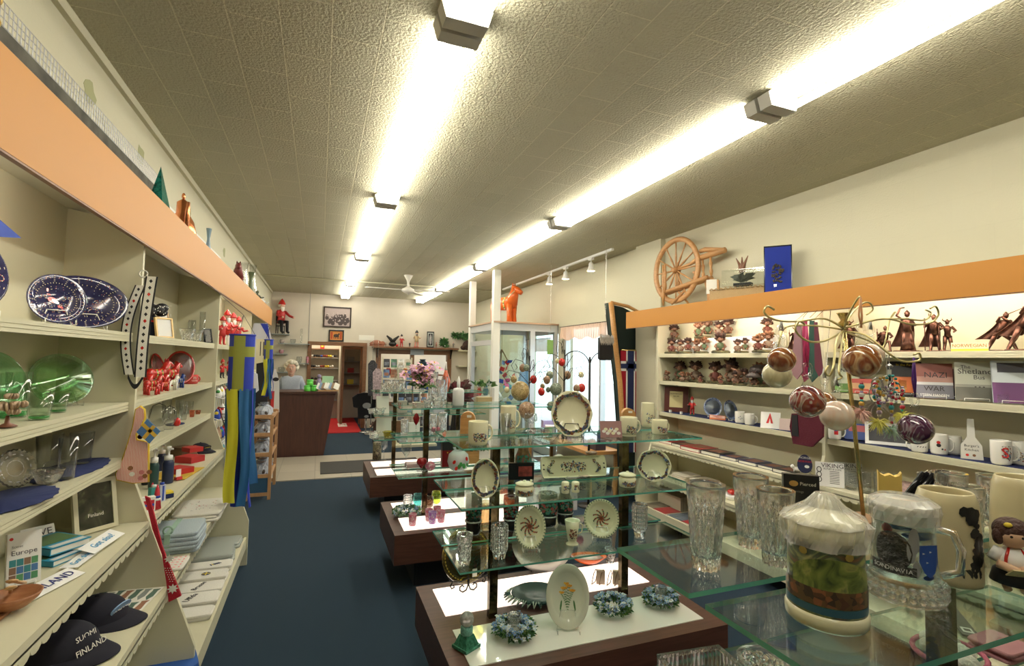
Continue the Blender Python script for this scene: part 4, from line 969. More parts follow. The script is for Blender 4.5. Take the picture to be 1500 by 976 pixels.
p=at(259,-.80,ZCc);tag(MB(REDG). lathe([(.012,0),(.02,.015),(.017,.04),(.005,.05)],16). build('red_candle_cup',loc=p),'small red glass candle cup between the lanterns and tall glasses','candle holder')
doily(262,-.80,ZCc,.13,.22,'navy crumpled cloth at the front edge under the red candle cup')
def pump(px,x,top,w,lab,col,capc=PLW,z=ZD):
 p=at(px,x,z);h=H(p,top);r=w*mpp(p)/2;t=T('soap_bottle',lab,'bottle',p,.8,'pump bottles')
 MB(col). lathe([(r*.9,0),(r,.005),(r,h*.55),(r*.7,h*.65),(r*.4,h*.68)],20). build('bottle',t)
 MB(capc). lathe([(r*.75,h*.62),(r*.75,h*.75),(r*.2,h*.77),(r*.2,h*.88),(r*.45,h*.9),(r*.4,h)],16). tube([(0,0,h*.95),(0,-r*1.2,h*.94)],r*.2,6). build('pump_head',t)
DKB=M('dark blue plastic',(.02,.03,.08),.3)
pump(245,-.76,654,17,'dark blue pump bottle with white head at front',DKB)
pump(224,-.80,656,15,'dark pump bottle with white head, left by the oven mitt',M('dark green plastic',(.02,.06,.06),.3))
pump(236,-.88,650,13,'dark blue pump bottle standing behind the other two',DKB)
pump(213,-.86,660,12,'black bottle half hidden behind the pink oven mitt',BLACK)
t=T('toothpaste_tube','upright teal and white tube below the pump bottles','tube',at(224,-.70,ZD),.9);MB(M('teal tube',(.05,.3,.28),.3)). box((0,0,.045),(.04,.02,.09)). build('tube',t);MB(PLW). lathe([(.01,.09),(.01,.10)],12). build('cap',t)
t=T('toothpaste_tube','upright blue white striped tube right of the teal tube','tube',at(236,-.69,ZD),.9);MB(M('stripe tube',(.55,.58,.7),.3)). box((0,0,.04),(.03,.02,.08),.1). m(BLUE). box((0,-.011,.04),(.008,.001,.07)). build('tube',t);MB(BLUE). lathe([(.009,.08),(.009,.09)],12). build('cap',t)
REDC=M('red carton',(.5,.03,.03),.5)
for px,x,zz,w,d,h,rz,lab,c_ in((262,-.76,0,.10,.12,.035,.9,'red carton lying at front, fourth shelf second bay',REDC),(278,-.78,0,.11,.13,.04,1.0,'red carton under the red wrapped packets',REDC),(282,-.80,.041,.09,.10,.03,.7,'red wrapped packet on top of the red carton',REDC),(268,-.86,0,.12,.12,.06,.9,'brown carton behind the red cartons',M('brown carton',(.2,.12,.07),.6)),(262,-.84,.061,.001,.001,.001,0,'',None)):
 if c_:boxy(at(px,x,ZD+zz),w,d,h,lab,c_,rz,name='carton')
p=at(282,-.86,ZD+.073);p. z=ZD+.0732
cap_hat(at(291,-.80,ZD+.001)+Vector((0,.05,.0)),.085,'black baseball cap with a golden oval badge beside the far divider',.9,[('SWEDEN',.5,.015)],tc=YEL,badge=BLACK)
tag(MB(M('mustard cloth',(.62,.42,.05),.85)). bx(-.10,.10,-.16,.16,0,.004). build('table_runner',loc=at(258,-.77,ZD+.0015),rot=(0,0,-.12)),'mustard yellow cloth lying flat at front of the fourth shelf','cloth')
t=T('place_card','small white tent card on a red block standing on the mustard cloth','card',at(261,-.72,ZD+.005),.9);MB(REDC). box((0,0,.008),(.035,.02,.016)). build('block',t);MB(CARD). box((0,0,.035),(.03,.002,.045)). build('card',t)
t=T('gift_box','small yellow and navy box near the red scarf top','box',at(239,-.685,ZD),.5);MB(NAVY). box((0,0,.01),(.075,.05,.02)). build('body',t);MB(YEL). box((0,0,.025),(.072,.047,.01)). build('lid',t)
NF=M('flag red',(.55,.03,.05),.6)
for px,x,h,lab in((229,-.67,.11,'small standing red figure with white and blue stripes, at front edge'),(222,-.72,.10,'second small flag-coloured figure behind the front one'),(214,-.70,.07,'low box printed with red, white and blue flags')):
 t=T('flag_candle',lab,'candle',at(px,x,ZD),.5,'flag coloured candles')
 if h>.09:MB(NF). lathe([(.018,0),(.014,h*.4),(.008,h*.8),(.001,h)],14). m(CARD). lathe([(.0155,h*.35),(.0135,h*.45)],14). m(BLUE). lathe([(.0140,h*.45),(.012,h*.55)],14). build('body',t)
 else:MB(CARD). box((0,0,h/2),(.06,.03,h)). m(NF). box((0,-.0156,h*.5),(.05,.001,h*.6)). m(BLUE). box((0,-.0164,h*.5),(.05,.001,h*.15)). build('body',t)
WCL=M('white linen',(.74,.72,.66),.9,bump=.2,bs=120);BCL=M('pale blue linen',(.36,.43,.48),.9,bump=.3,bs=150)
def emb(b,w,d,h):
 q=random. Random(2)
 for k in range(26):b. m([M('red thread',(.6,.08,.08),.7),GREEN,NAVY,REDC][k%4]). dot((q. uniform(-w*.3,w*.3),q. uniform(-d*.35,d*.35),h+.001),(0,0,1),.006,5,.5,q. uniform(0,3))
folded(at(292,-.66,ZE),.26,.36,.05,'stack of white linens with red embroidery, fifth shelf second bay',WCL,3,rz=.02,deco=emb)
folded(at(320,-.72,ZE)+Vector((0,-.12,0)),.18,.24,.045,'dark framed cloth pile at the far end of the fifth shelf',M('grey green cloth',(.2,.24,.2),.8),2)
t=folded(at(253,-.67,ZE),.26,.26,.10,'stack of pale blue towels tied with a green ribbon',BCL,5,rz=.02);MB(M('sage ribbon',(.30,.45,.36),.7)). bx(-.012,.012,-.135,.135,-.0,.104). tube(arc(0,.12,.02,0,2*PI,10,y=-.12),.005). build('ribbon',t)
folded(at(256,-.60,ZE),.10,.16,.012,'white cloth with pink flamingo print at front edge, fifth shelf',WCL,1,deco=lambda b,w,d,h:[b. m(M('pink print',(.85,.2,.22),.7)). dot((x*.01,y*.016,h+.001),(0,0,1),.009,5,.4,x)for x in range(-3,4,2)for y in range(-4,5,2)])
PLG=M('clear plastic wrap',(.62,.68,.68),.12,trans=.35,coat=.5)
folded(at(314,-.62,ZF)+Vector((0,-.03,0)),.32,.26,.06,'plastic wrapped grey cloth pile, middle of the bottom tray',M('grey wrapped cloth',(.42,.46,.44),.25,coat=.7),2,rz=.1)
folded(at(325,-.62,ZF)+Vector((0,.0,.001)),.30,.20,.04,'plastic wrapped cloth near the far end of the bottom tray',M('grey wrapped cloth',(.42,.46,.44),.25,coat=.7),2,rz=-.05)
folded(at(333,-.64,ZF)+Vector((0,-.1,.0)),.30,.26,.02,'white printed cloth with brown motifs at the far end of the bottom tray',WCL,1,deco=lambda b,w,d,h:[b. m(BR). dot((x*.05,y*.06,h+.001),(0,0,1),.015,6,.6)for x in range(-2,3)for y in range(-2,3)])
def shirt(words,bird=False,cross=False):
 def f(b,w,d,h):
  if bird:
   for k in range(6):b. m([NAVY,YEL][k%2 if k<3 else 0]). dot((.02+.012*k,.0+.006*k-.02,h+.001),(0,0,1),.022,6,.25,.5+.1*k)
  if cross:
   b. m(NAVY). dot((0.03,0,h+.001),(0,0,1),.03,12);b. m(YEL). bx(.025,.035,-.025,.025,h+.0012,h+.002). bx(.005,.055,-.005,.005,h+.0012,h+.002)
  if words:b. m(M('black type',(.03,.03,.04),.6)). text(words,.05,(.02,0,h+.001),(0,0,1.2))
 return f
for k,(px,lab,de)in enumerate(((305,'white T-shirt with navy and yellow bird print in the bottom tray',shirt('',True)),(297,'white T-shirt with yellow cross badge in the bottom tray',shirt('',cross=True)),(289,'white T-shirt lettered Brasse in the bottom tray',shirt('Brasse')),(279,'white T-shirt lettered Uffda in the bottom tray',shirt('Uffda')),(268,'plain white T-shirt, nearest in the bottom tray',None))):
 folded(at(px,-.62,ZF),.34,.155 if k<4 else.13,.05-.004*k,lab,WCL,2,cat='T-shirt',name='folded_shirt',deco=de,rz=.0)
WG=M('white glossy wire',(.8,.8,.8),.3)
SAN=[('red santa doll with white dots hat on the top wire shelf',325,467,REDC),('red santa doll with raised hat, middle of the top wire shelf',331,459,REDG),('small red elf leaning at the right of the top wire shelf',340,463,REDC),('red elf with brown coat beside the blue windsock',348,468,REDC)]
for lab,px,top,mt in SAN:
 p=at(px,-.80,1.60+.088);
 t=T('elf_doll',lab,'doll',p,.9,'red elf dolls');figure(t,H(p,top)*1.1,mt,CARD if px==331 else mt,hat=mt,beard=CARD)
for k,(px,x,z,h,lab)in enumerate(((325,-.80,ZB+.0,.17,'red haired elf doll on the second shelf of the third bay'),(334,-.84,ZB,.15,'elf doll in red and black, second shelf of the third bay'),(341,-.80,ZB,.14,'small elf doll behind the big windsock'))):
 p=at(px,x,z);t=T('elf_doll',lab,'doll',p,.9,'red elf dolls');figure(t,h,REDC,BLACK,hat=REDC,beard=CARD,hair=M('red hair',(.4,.08,.03),.9))
t=T('wire_rack','white wire rack full of small trinkets on the left wall behind the big windsock','rack',(-.78,0,0))
b=MB(WG)
for zz in(1.29,1.12,.95,.78):b. tube([(0,4.45,zz),(0,5.5,zz)],.004). tube([(.09,4.45,zz-.03),(.09,5.5,zz-.03)],.004). tube([(0,4.45,zz),(.09,4.45,zz-.03)],.004)
for yy in range(12):b. tube([(0,4.45+yy*.095,.5),(0,4.45+yy*.095,1.36)],.003,4)
b. build('grid',t)
q=random. Random(12);TC=[REDC,BLUE,YEL,CARD,GREEN,M('trinket brown',(.3,.18,.1),.5),M('trinket teal',(.1,.3,.35),.5)]
for k in range(34):
 z=(1.29,1.12,.95,.78)[k%4];y=4.5+.11*(k//4);mt=TC[q. randrange(7)];lab='%s wrapped trinket in the white wire rack, %s row'%(mt. name. replace('trinket ',''). replace(' card',''). replace(' carton',''),('top','second','third','lowest')[k%4])
 b=MB(mt);h=.07+.04*q. random();b. lathe([(.022,0),(.028,h*.3),(.02,h*.7),(.004,h)],8,sm=True). m(TC[q. randrange(7)]). ell((0,-.012,h*.6),(.017,.015,.016),7,5)
 tag(b. build('trinket',loc=(-.735+q. uniform(-.006,.01),y,z-.028)),lab,'trinket','trinkets, %s, %s row'%(mt. name,('top','second','third','lowest')[k%4]))
t=T('bag_display','slanted dark wire display panel hung with white bags under the windsock','rack',(0,4.36,0));b=MB(IRON)
for k in range(2):b. tube([(-.70+.05*k,0,1.20),(-.52+.05*k,.0,.66)],.004)
for k in range(12):u=k/11;b. tube([(-.70+.18*u,0,1.20-.54*u),(-.65+.18*u,0,1.20-.54*u)],.003,4)
b. build('wire',t);MB(PLG). box((-.60,-.01,.86),(.09,.006,.22)). build('plastic_bag',t)
SB=M('sock blue',(.02,.045,.42),.6);SBD=M('sock teal blue',(.02,.12,.30),.6);SY=M('sock yellow',(.72,.70,.05),.6);SYD=M('sock olive yellow',(.28,.30,.05),.6)
def windsock(loc,r,ztop,zcuff,zbot,label,zc0,zc1,seed=1,hook=2.06):
 x,y=loc;t=T('windsock',label,'windsock',(x,y,0),0,'blue and yellow windsocks');q=random. Random(seed)
 ex=lambda a,z:(r*math. cos(a)*(1+.03*math. sin(3*a)),r*math. sin(a)*.6*(1+.03*math. sin(5*a)),z)
 b=MB(SB);N=40
 for j in range(N):
  a0,a1=2*PI*j/N,2*PI*(j+1)/N;am=(a0+a1)/2;vert=abs((am-1.5*PI+.15))<.42 or abs(am-.5*PI)<.42
  for z0,z1,inc in((zcuff,zc0,False),(zc0,zc1,True),(zc1,ztop,False)):
   b. m(SYD if(vert or inc)else SB);b. add([ex(a0,z0),ex(a1,z0),ex(a1,z1),ex(a0,z1)],[(0,1,2,3)],True)
 b. build('cuff',t)
 MB(SB). tube([ex(2*PI*j/20,ztop)for j in range(20)],.006,6,True). build('rim',t)
 n=6
 for k in range(n):
  a=-PI/2-.1+(k-2.5)*PI/3.1;m_=[SB,SBD,SY,SB,SY,SBD][k]if 0 else(SY if abs(k-2)<1 else(SBD if k%2 else SB))
  w=r*(1.6 if k==2 else 1.05);z1=zbot+q. uniform(0,.12)+(.05 if k%2 else 0);ph=q. uniform(0,6);dx=.6 if zbot<.9 else.4
  s=MB(m_);s. grid(lambda u,v:(r*math. cos(a)*(1-.15*v)+(u-.5)*w*abs(math. sin(a)+.25)+.02*math. sin(v*5+ph)*v+.05*v*dx*(r/.09),r*.6*math. sin(a)+(u-.5)*w*math. cos(a)*.5+.008*math. sin(u*8+v*5+ph),zcuff+.01-(zcuff+.01-z1)*v),4,16,True)
  s. build('streamer',t)
 c=MB(M('string',(.1,.1,.12),.8))
 for a in(.3,2.4,4.5):c. tube([ex(a,ztop),(0,0,ztop+.13)],.0015,4)
 c. tube([(0,0,ztop+.13),(-.695-x,0,2.066)],.0015,4);c. build('string',t)
_x,_y=-.47,col_y(353,-.47,1.5). y;_z=[row_z(r,_x,_y)for r in(491,572,752,523,508)]
windsock((_x,_y),.074,*_z[:3],'large blue windsock with yellow cross and long streamers',_z[3],_z[4],3,2.10)
_x,_y=-.50,col_y(393,-.50,1.6). y;_z=[row_z(r,_x,_y)for r in(498,527,592,512,506)]
windsock((_x,_y),.042,*_z[:3],'small blue windsock with yellow stripe beyond the large one',_z[3],_z[4],5,2.10)
for nm,lab,pts,y,mt,cat in(('cloth_bag','white and blue cloth bag hanging just under the orange header end',[(372,474),(392,474),(398,498),(396,528),(374,530),(366,500)],6.6,M('white blue cloth',(.62,.62,.70),.8),'bag'),('tote_bag','cream tote bag with black straps below the white and blue bag',[(376,497),(388,497),(391,518),(390,530),(374,533)],6.3,M('cream tote',(.66,.62,.42),.8),'bag'),('apron','black apron hanging behind the large windsock',[(376,520),(392,518),(392,616),(374,616)],6.9,BLACK,'apron'),('wall_hanging','white and red cloth banner with dark emblem hanging by the counter',[(398,542),(404,541),(409,560),(409,604),(397,606)],7.6,M('white banner',(.75,.73,.72),.8),'banner'),('towel','long white towel hanging right of the large windsock',[(371,545),(377,548),(379,572),(373,577)],5.6,M('white towel',(.7,.72,.8),.8),'towel')):
 o_=[(q_[0]-.70,q_[1])for q_ in ppx(pts,y)];b=MB(mt);b. prism(o_,-.012,.012,'y')
 if nm=='wall_hanging':
  cx_=sum(a for a,_ in o_)/len(o_);b. m(REDC). bx(cx_-.05,cx_-.01,-.014,-.012,.74,1.12);b. m(BLACK). dot((cx_,-.013,1.28),(0,-1,0),.04,8,.7)
 if nm=='cloth_bag':cx_=sum(a for a,_ in o_)/len(o_);b. m(SB). prism([(cx_-.02,1.98),(cx_+.06,1.98),(cx_+.09,1.78)][::-1],-.014,-.0121,'y')
 if nm=='tote_bag':cx_=sum(a for a,_ in o_)/len(o_);b. m(BLACK). bx(cx_-.02,cx_-.012,-.014,-.012,1.6,1.76). bx(cx_+.012,cx_+.02,-.014,-.012,1.6,1.76)
 tag(b. build(nm,loc=(0,y,0)),lab,cat)
t=T('shoe_rack','tall light wood rack of bagged slippers beside the counter','rack',(0,0,0));x0,x1,yy0,yy1,zt=-.70,-.47,6.25,6.95,.93
OK2=wood('rack wood',(.40,.22,.10),(.50,.29,.15),5,(10,10,1))
for x in(x0,x1):
 for y in(yy0,yy1):MB(OK2). bx(x-.016,x+.016,y-.016,y+.016,0,zt). build('post',t)
for z in(.06,.26,.50,.72,zt-.01):
 b=MB(OK2). bx(x0,x1,yy0-.012,yy0+.012,z-.018,z+.018);b. build('rail',t);MB(OK2). bx(x0,x1,yy1-.012,yy1+.012,z-.018,z+.018). build('rail',t)
 if z>.1:b=MB(OK2);b. bx(x0-.01,x0+.01,yy0,yy1,z-.03,z-.005). bx(x1-.01,x1+.01,yy0,yy1,z-.03,z-.005);b. bx(x0,x1,yy0,yy1,z-.03,z-.024);b. build('shelf',t)
MB(M('blue panel',(.03,.09,.18),.5)). bx(x0+.016,x1-.016,yy0-.004,yy0+.004,.08,.24). build('blue_panel',t)
LTH=M('dark leather',(.05,.035,.03),.5);BAG=M('crinkled plastic',(.55,.60,.72),.15,trans=.45,coat=.6,bump=1.0,bs=30)
for k,(z,nm)in enumerate(((.242,'bottom'),(.482,'second'),(.702,'third'),(.901,'top'))):
 for j in range(3):
  l2='%s bag of dark slippers in the wooden rack, %s tier'%(('front','middle','rear')[j],nm);t=T('slipper_bag',l2,'bag',(-.585,6.38+j*.22,z),0,'bagged slippers');q=random. Random(k*3+j)
  s=MB(LTH);s. ell((-.04,0,.05),(.035,.10,.045),12,7). ell((.04,0,.05),(.035,.10,.045),12,7);s. build('slippers',t)
  b=MB(BAG);b. lathe([(.08,.001),(.095,.03),(.085,.08),(.05,.12),(.02,.13),(.05,.15)],16,mod=lambda a,z,r:1+.12*math. sin(7*a+z*60+k),sy=1.1,sm=False);b. build('plastic_bag',t)
t=T('wire_trough','long grey wire mesh strip over a dark board above the left header','mesh',(0,0,0))
MSH=ramp_mat('mesh',[(.45,(.10,.10,.10)),(.55,(.6,.6,.58))],'wave',55,0,.4,stretch=(0,1,1))
MB(M('dark weathered board',(.07,.065,.05),.8,noise=.5,ns=12)). bx(-.90,-.885,1.35,3.45,2.221,2.53). build('board',t)
b=MB(M('galvanised wire',(.45,.45,.45),.4,.5))
for k in range(95):y=1.35+k*.0225;b. tube([(-.905,y,2.53),(-.905,y,2.625)],.0022,4)
for k in range(5):b. tube([(-.905,1.35,2.53+k*.0235),(-.905,3.48,2.53+k*.0235)],.002,4)
b. build('wire',t)
t=T('gilt_frame','ornate gilt picture frame leaning at the top left corner','picture frame',(0,0,0));GL=M('gilt',(.42,.28,.06),.4,.6,bump=1.2,bs=60)
MB(GL). bx(-.86,-.80,1.44,1.62,2.221,2.86). build('frame',t);MB(M('dark wood inner',(.12,.05,.02),.4)). bx(-.80,-.76,1.40,1.55,2.221,2.86). build('inner_frame',t)
b=MB(GL)
for k in range(26):b. ell((-.795,1.60+.006*math. sin(k*2),2.35+k*.02),(.012,.016,.014),6,4)
b. build('carving',t)
TG=M('teal glass block',(.02,.22,.17),.1,trans=.35,noise=.8,ns=60)
p=at(232,-.79,2.221);b=MB(TG);hh=H(p,246);b. add([(-.05,-.12,0),(.05,-.12,0),(.05,.12,0),(-.05,.12,0),(0,-.02,hh)],[(0,3,2,1),(0,1,4),(1,2,4),(2,3,4),(3,0,4)])
tag(b. build('glass_pyramid',loc=p),'teal green glass pyramid on top of the left header','ornament')
p=at(275,-.80,2.221);h=H(p,284);t=T('copper_kettle','copper coffee kettle on top of the left header','kettle',p+Vector((-.04,0,0)),-1.1);u=.215;t. scale=(1,1,h/u/.93)
MB(COPPER). lathe([(u*.30,0),(u*.31,u*.05),(u*.36,u*.1),(u*.37,u*.35),(u*.30,u*.50),(u*.17,u*.62),(u*.16,u*.78),(u*.001,u*.85)],28). build('body',t)
MB(COPPER). tube([(u*.30,0,u*.35),(u*.46,0,u*.55),(u*.52,0,u*.74)],[u*.09,u*.06,u*.04],10). build('spout',t)
MB(M('dark copper',(.25,.09,.04),.4,.8)). tube([(-u*.14,0,u*.75),(-u*.4,0,u*.8),(-u*.5,0,u*.55),(-u*.34,0,u*.3)],u*.035,8). build('handle',t)
MB(COPPER). ell((0,0,u*.88),u*.05,10,6). build('knob',t)
for px,top,w,lab,mt in((303,335,9,'small pale blue bottle beside the copper kettle',M('pale blue glass',(.35,.5,.6),.1,trans=.4)),(356,385,14,'tall clear glass vase, first on the left header',CLEAR),(368,388,13,'second clear glass vase on the left header',CLEAR),(366,399,10,'small green bottle between the clear vases on the left header',M('olive glass',(.12,.15,.08),.2))):
 p=at(px,-.80,2.221);h=H(p,top);r=w*mpp(p)/2;vessel(p,[(r*.6,0),(r*.7,.005),(r,h*.4),(r*.5,h*.75),(r*.9,h)],lab,'glass_vase','vase',mt)
tag(MB(WHITE). bx(-.005,.005,0,2.2,0,.36). build('white_board',loc=(-.97,3.5,2.221)),'long white board lying along the top of the left header','board')
p=at(347,-.79,2.221);dala(p,.30,'dark red wooden horse on top of the left header',M('oxblood',(.16,.03,.025),.4),-1.4,None)
for px,lab in((384,'crumpled white figurine near the far end of the left header'),(376,'small dark bust near the far end of the left header')):
 p=at(px,-.79,2.221);t=T('small_figurine',lab,'figurine',p,.8);figure(t,.26,CARD if px>380 else M('dark moss',(.10,.12,.08),.6),one=CARD if px>380 else M('dark moss',(.10,.12,.08),.6),base=CARD)
def H2(p,py):return max(.01,row_z(py,p. x,p. y)-p. z)
Y1C,Y2C,Y3C=YC[1],YC[2],YC[3]
def fr(px,yc,z,d=-.16):return col_x(px,yc+d,z)
ZP=.405
def tulips(b,a,rr,d):
 q=random. Random(8);Y=-d*.66
 GT=M('tulip stem green',(.10,.24,.09),.4);OT=M('tulip orange',(.78,.36,.05),.4)
 for k in range(8):
  e=-.5+k/7*1.0;x1,y1=e*.52,.28-.5*abs(e)+.06*(k%2);pts=[(.0+.03*e,-.42),(e*.22,-.1),(x1,y1)]
  for j in range(9):
   u=j/8;x=(1-u)**2*pts[0][0]+2*u*(1-u)*pts[1][0]+u*u*pts[2][0];y=(1-u)**2*pts[0][1]+2*u*(1-u)*pts[1][1]+u*u*pts[2][1]
   b. m(GT). dot((x*a,y*rr,Y),(0,0,1),rr*.03,5,.5,1.2)
  for j in range(3):b. m([OT,YEL,OT][j]). dot(((x1+.03*(j-1))*a,(y1+.06)*rr,Y+.0003*j),(0,0,1),rr*.075,7,.5,1.5+.3*(j-1))
 for sx in(-.3,.33):b. m(GT). dot((sx*a,-.3*rr,Y),(0,0,1),rr*.17,8,.18,.5*sx)
p=fr(832,Y1C,ZP,-.24);plate(p,72*mpp(p),H2(p,833),'pale oval plate painted with orange tulips, front of the lit base panel',M('pale green ceramic',(.66,.68,.56),.12,coat=.6),rz=-.35,deco=tulips,stand=CLEAR,rimw=.27,edge=None,tilt=.2)
for px,row,r,lab,sd in((753,938,.082,'blue flower ring around a glass votive, left front of the near base',11),(898,898,.078,'blue flower ring without a votive, centre front of the near base',12),(968,893,.078,'blue flower ring around a dotted glass votive, right end of the near base',13)):
 p=on_z(px,row,ZP);wreath(p,r,lab,sd)
def dimple(loc,h,r,lab,mat=None,name='glass_tumbler',cat='glass',group=None):
 t=T(name,lab,cat,loc,0,group);b=MB(mat or CRYS);n=44
 b. lathe([(r*.7,0),(r*.72,h*.04),(r*.78,h*.16),(r*.98,h*.24)]+[(r,h*(.26+.70*k/22))for k in range(23)]+[(r*.93,h),(r*.9,h*.98),(r*.86,h*.25),(r*.6,h*.12),(.0005,h*.1)],n,mod=lambda a,z,q:1+(.045*math. sin(11*a+(z/h*26))*math. sin(11*a-(z/h*26))if h*.25<z<h*.95 else 0),sm=False)
 b. build('glass',t);return t
p=on_z(753,932,ZP+.002);dimple(p,.095,.030,'clear dimpled glass votive standing in the left flower ring',group=None,name='glass_votive',cat='candle holder')
p=on_z(968,886,ZP+.002);dimple(p,.090,.028,'clear dimpled glass votive standing in the right flower ring',name='glass_votive',cat='candle holder')
p=on_z(683,948,ZP+.0005);t=T('trinket_tower','green enamel pedestal with a glass ball on top at the left front','ornament',p,.5)
GE=M('green enamel',(.05,.22,.14),.25,.3,noise=.5,ns=90);GE2=M('turquoise enamel',(.15,.38,.32),.3,noise=.4,ns=120)
MB(GE). box((0,0,.006),(.085,.085,.012)). box((0,0,.032),(.074,.074,.042),.42). build('foot',t)
MB(GE2). lathe([(.022,.052),(.026,.056),(.026,.082),(.023,.086)],20). build('drum',t)
MB(M('frosted ball',(.55,.55,.52),.15,trans=.5,noise=.4,ns=60)). ell((0,0,.112),.030,20,12). build('ball',t)
p=on_z(686,868,ZP);AMB=thin_glass('amber glass',(.80,.70,.25),1.6)
t=T('amber_platter','large round amber glass platter on a black iron scroll stand','platter',p+Vector((0,.03,0)),.12);R_=43*mpp(p)
b=MB(AMB);b. M=Matrix. Translation((0,.01,.045+R_*.92))@Matrix. Rotation(PI/2-.18,4,'X');b. lathe([(.0005,-.012),(R_*.5,-.016),(R_*.8,-.006),(R_,.004),(R_*.98,.008),(R_*.78,-.001),(R_*.5,-.011),(.0005,-.008)],44)
b. m(M('amber leaf relief',(.38,.28,.03),.2));q=random. Random(5)
for k in range(46):a=2*PI*k/46;b. dot((R_*.88*math. cos(a),R_*.88*math. sin(a),.006),(0,0,1),R_*.05,6,.5,a)
b. build('platter',t)
b=MB(IRON)
for s in(-1,1):
 b. tube([(s*x*R_,-.02,z*R_)for x,z in((.02,.55),(.02,.2),(.08,.05),(.22,-.0),(.34,.08),(.34,.2),(.24,.25),(.18,.18))],.0035,6)
 b. tube([(s*x*R_,-.03,z*R_)for x,z in((.0,.5),(.4,.42),(.72,.5),(.86,.68))],.0035,6)
 b. tube([(s*x*R_,-.02,z*R_)for x,z in((.62,.46),(.72,.3),(.66,.2),(.56,.24),(.6,.32))],.0035,6)
b. tube([(0,-.02,R_*.55),(0,.06,R_*.25),(0,.10,.002)],.0035,6);b. build('scroll_stand',t)
MB(PAPER). at((.03,-.03,.09)). box((0,0,0),(.026,.001,.04)). build('price_tag',t)
p=on_z(778,880,ZP+.001);LACE=ramp_mat('lace',[(.42,(.02,.06,.05)),(.5,(.45,.5,.42))],'vor',45,0,.8)
t=T('openwork_dish','dark green openwork leaf-shaped dish on the back light panel','dish',p,-.35)
MB(M('dark green dish',(.015,.05,.04),.3)). at((.03,.02,.0),(.12,0,0)). lathe([(.0005,.006),(.10,.010),(.13,.03),(.125,.034),(.0005,.012)],24,sy=.75). build('dish',t)
b=MB(LACE). at((.0,0,0))
for k in range(17):
 a=PI*.55+PI*.95*k/16;b. tube([(.03+.135*math. cos(a),.02+.10*math. sin(a),.03),(.03+.165*math. cos(a+.05),.02+.13*math. sin(a+.05),.012),(.03+.135*math. cos(a+.12),.02+.10*math. sin(a+.12),.03)],.004,5)
b. build('lace_rim',t)
p=on_z(806,856,ZP);PEW=M('brushed pewter',(.40,.39,.35),.3,.85)
t=T('pewter_platter','large round pewter platter standing behind the tulip plate','platter',p+Vector((.03,.16,0)),-.1);Rp=.165
b=MB(PEW);b. M=Matrix. Translation((0,0,Rp*.93))@Matrix. Rotation(PI/2-.3,4,'X');b. lathe([(.0005,-.006),(Rp*.6,-.008),(Rp,.002),(Rp,.005),(Rp*.62,-.004),(.0005,-.003)],44,sx=1.15);b. build('platter',t)
s=MB(IRON);wire_easel(s,.16,.14,.08,.003);s. build('easel',t)
p=on_z(888,856,ZP);t=T('napkin_holder','zigzag dark wire napkin holder with beige napkins on the lit back panel','napkin holder',p,-.5);b=MB(M('antique wire',(.22,.15,.08),.35,.7))
for k in range(4):
 x=-.06+.04*k;b. tube([(x-.018,-.02,.002),(x-.008,-.015,.055),(x+.004,0,.075),(x+.012,.015,.055),(x+.004,.02,.002),(x-.018,-.02,.002)],.0022,6)
b. build('wire',t);MB(M('napkin beige',(.55,.42,.32),.8)). box((-.03,.0,.036),(.045,.02,.07)). box((.05,.01,.036),(.03,.02,.07)). build('napkins',t)
p=on_z(862,826,ZP);tag(MB(M('orange glaze bowl',(.75,.14,.03),.12,coat=.6)). lathe([(.03,0),(.06,.01),(.11,.045),(.105,.046),(.05,.014),(.0005,.01)],28,sy=.6). m(CARD). lathe([(.09,.036),(.0005,.037)],24,sy=.55). build('boat_bowl',loc=p+Vector((0,.0,.0)),rot=(0,0,-.3)),'orange oval bowl with white inside at the back of the lit panel','bowl')
p=on_z(893,826,ZP);fluted(p,.08,.035,'small faceted glass jar at the back right of the lit panel',cuts=8,name='glass_jar',cat='jar')
Z1,Z2,Z3=.7505,1.0005,1.2405
p=fr(680,Y1C,Z1,-.22);fluted(p,H2(p,782),26*mpp(p)/2,'clear glass vase with deep V cuts and flared rim, left end of lowest shelf',r0=.72,cuts=5,wavy=1)
p=fr(731,Y1C,Z1,-.20);dimple(p,H2(p,768),27*mpp(p)/2,'clear dimpled glass vase on lowest shelf beside the V cut vase',name='crystal_vase',cat='vase')
p=fr(777,Y1C,Z1,-.17);plate(p,50*mpp(p),H2(p,744),'ivory plate with dark leaf rim, left one of the lowest shelf',rz=-.25,deco=centre_floral(),edge=GRNG,rimw=.24)
p=fr(881,Y1C,Z1,-.15);plate(p,55*mpp(p),H2(p,735),'ivory plate with dark leaf rim, right one of the lowest shelf',rz=-.5,deco=centre_floral(),edge=GRNG,rimw=.24)
p=fr(838,Y1C,Z1,-.16);t=T('footed_cup','ivory footed cup with rust flower between the two leaf rim plates','cup',p,-.3);h=H2(p,762);r=24*mpp(p)/2
b=MB(IVORY);b. lathe([(r*.85,0),(r*.8,h*.05),(r*.5,h*.12),(r*.62,h*.2),(r*.75,h*.5),(r,h),(r*.92,h),(r*.68,h*.5),(.0005,h*.18)],26)
floral(b,lambda u,v:((lambda a,z:((math. cos(a)*r*.84,math. sin(a)*r*.84,z),(math. cos(a),math. sin(a),0)))(-PI/2+(u-.5)*1.1,h*(.3+.45*v))),60,4,r*.10,[RUST,RUST,GRNG]);b. build('cup',t)
MB(IVORY). tube([(r*.95,0,h*.88),(r*1.35,0,h*.8),(r*1.25,0,h*.5),(r*.75,0,h*.42)],r*.09,8). build('handle',t)
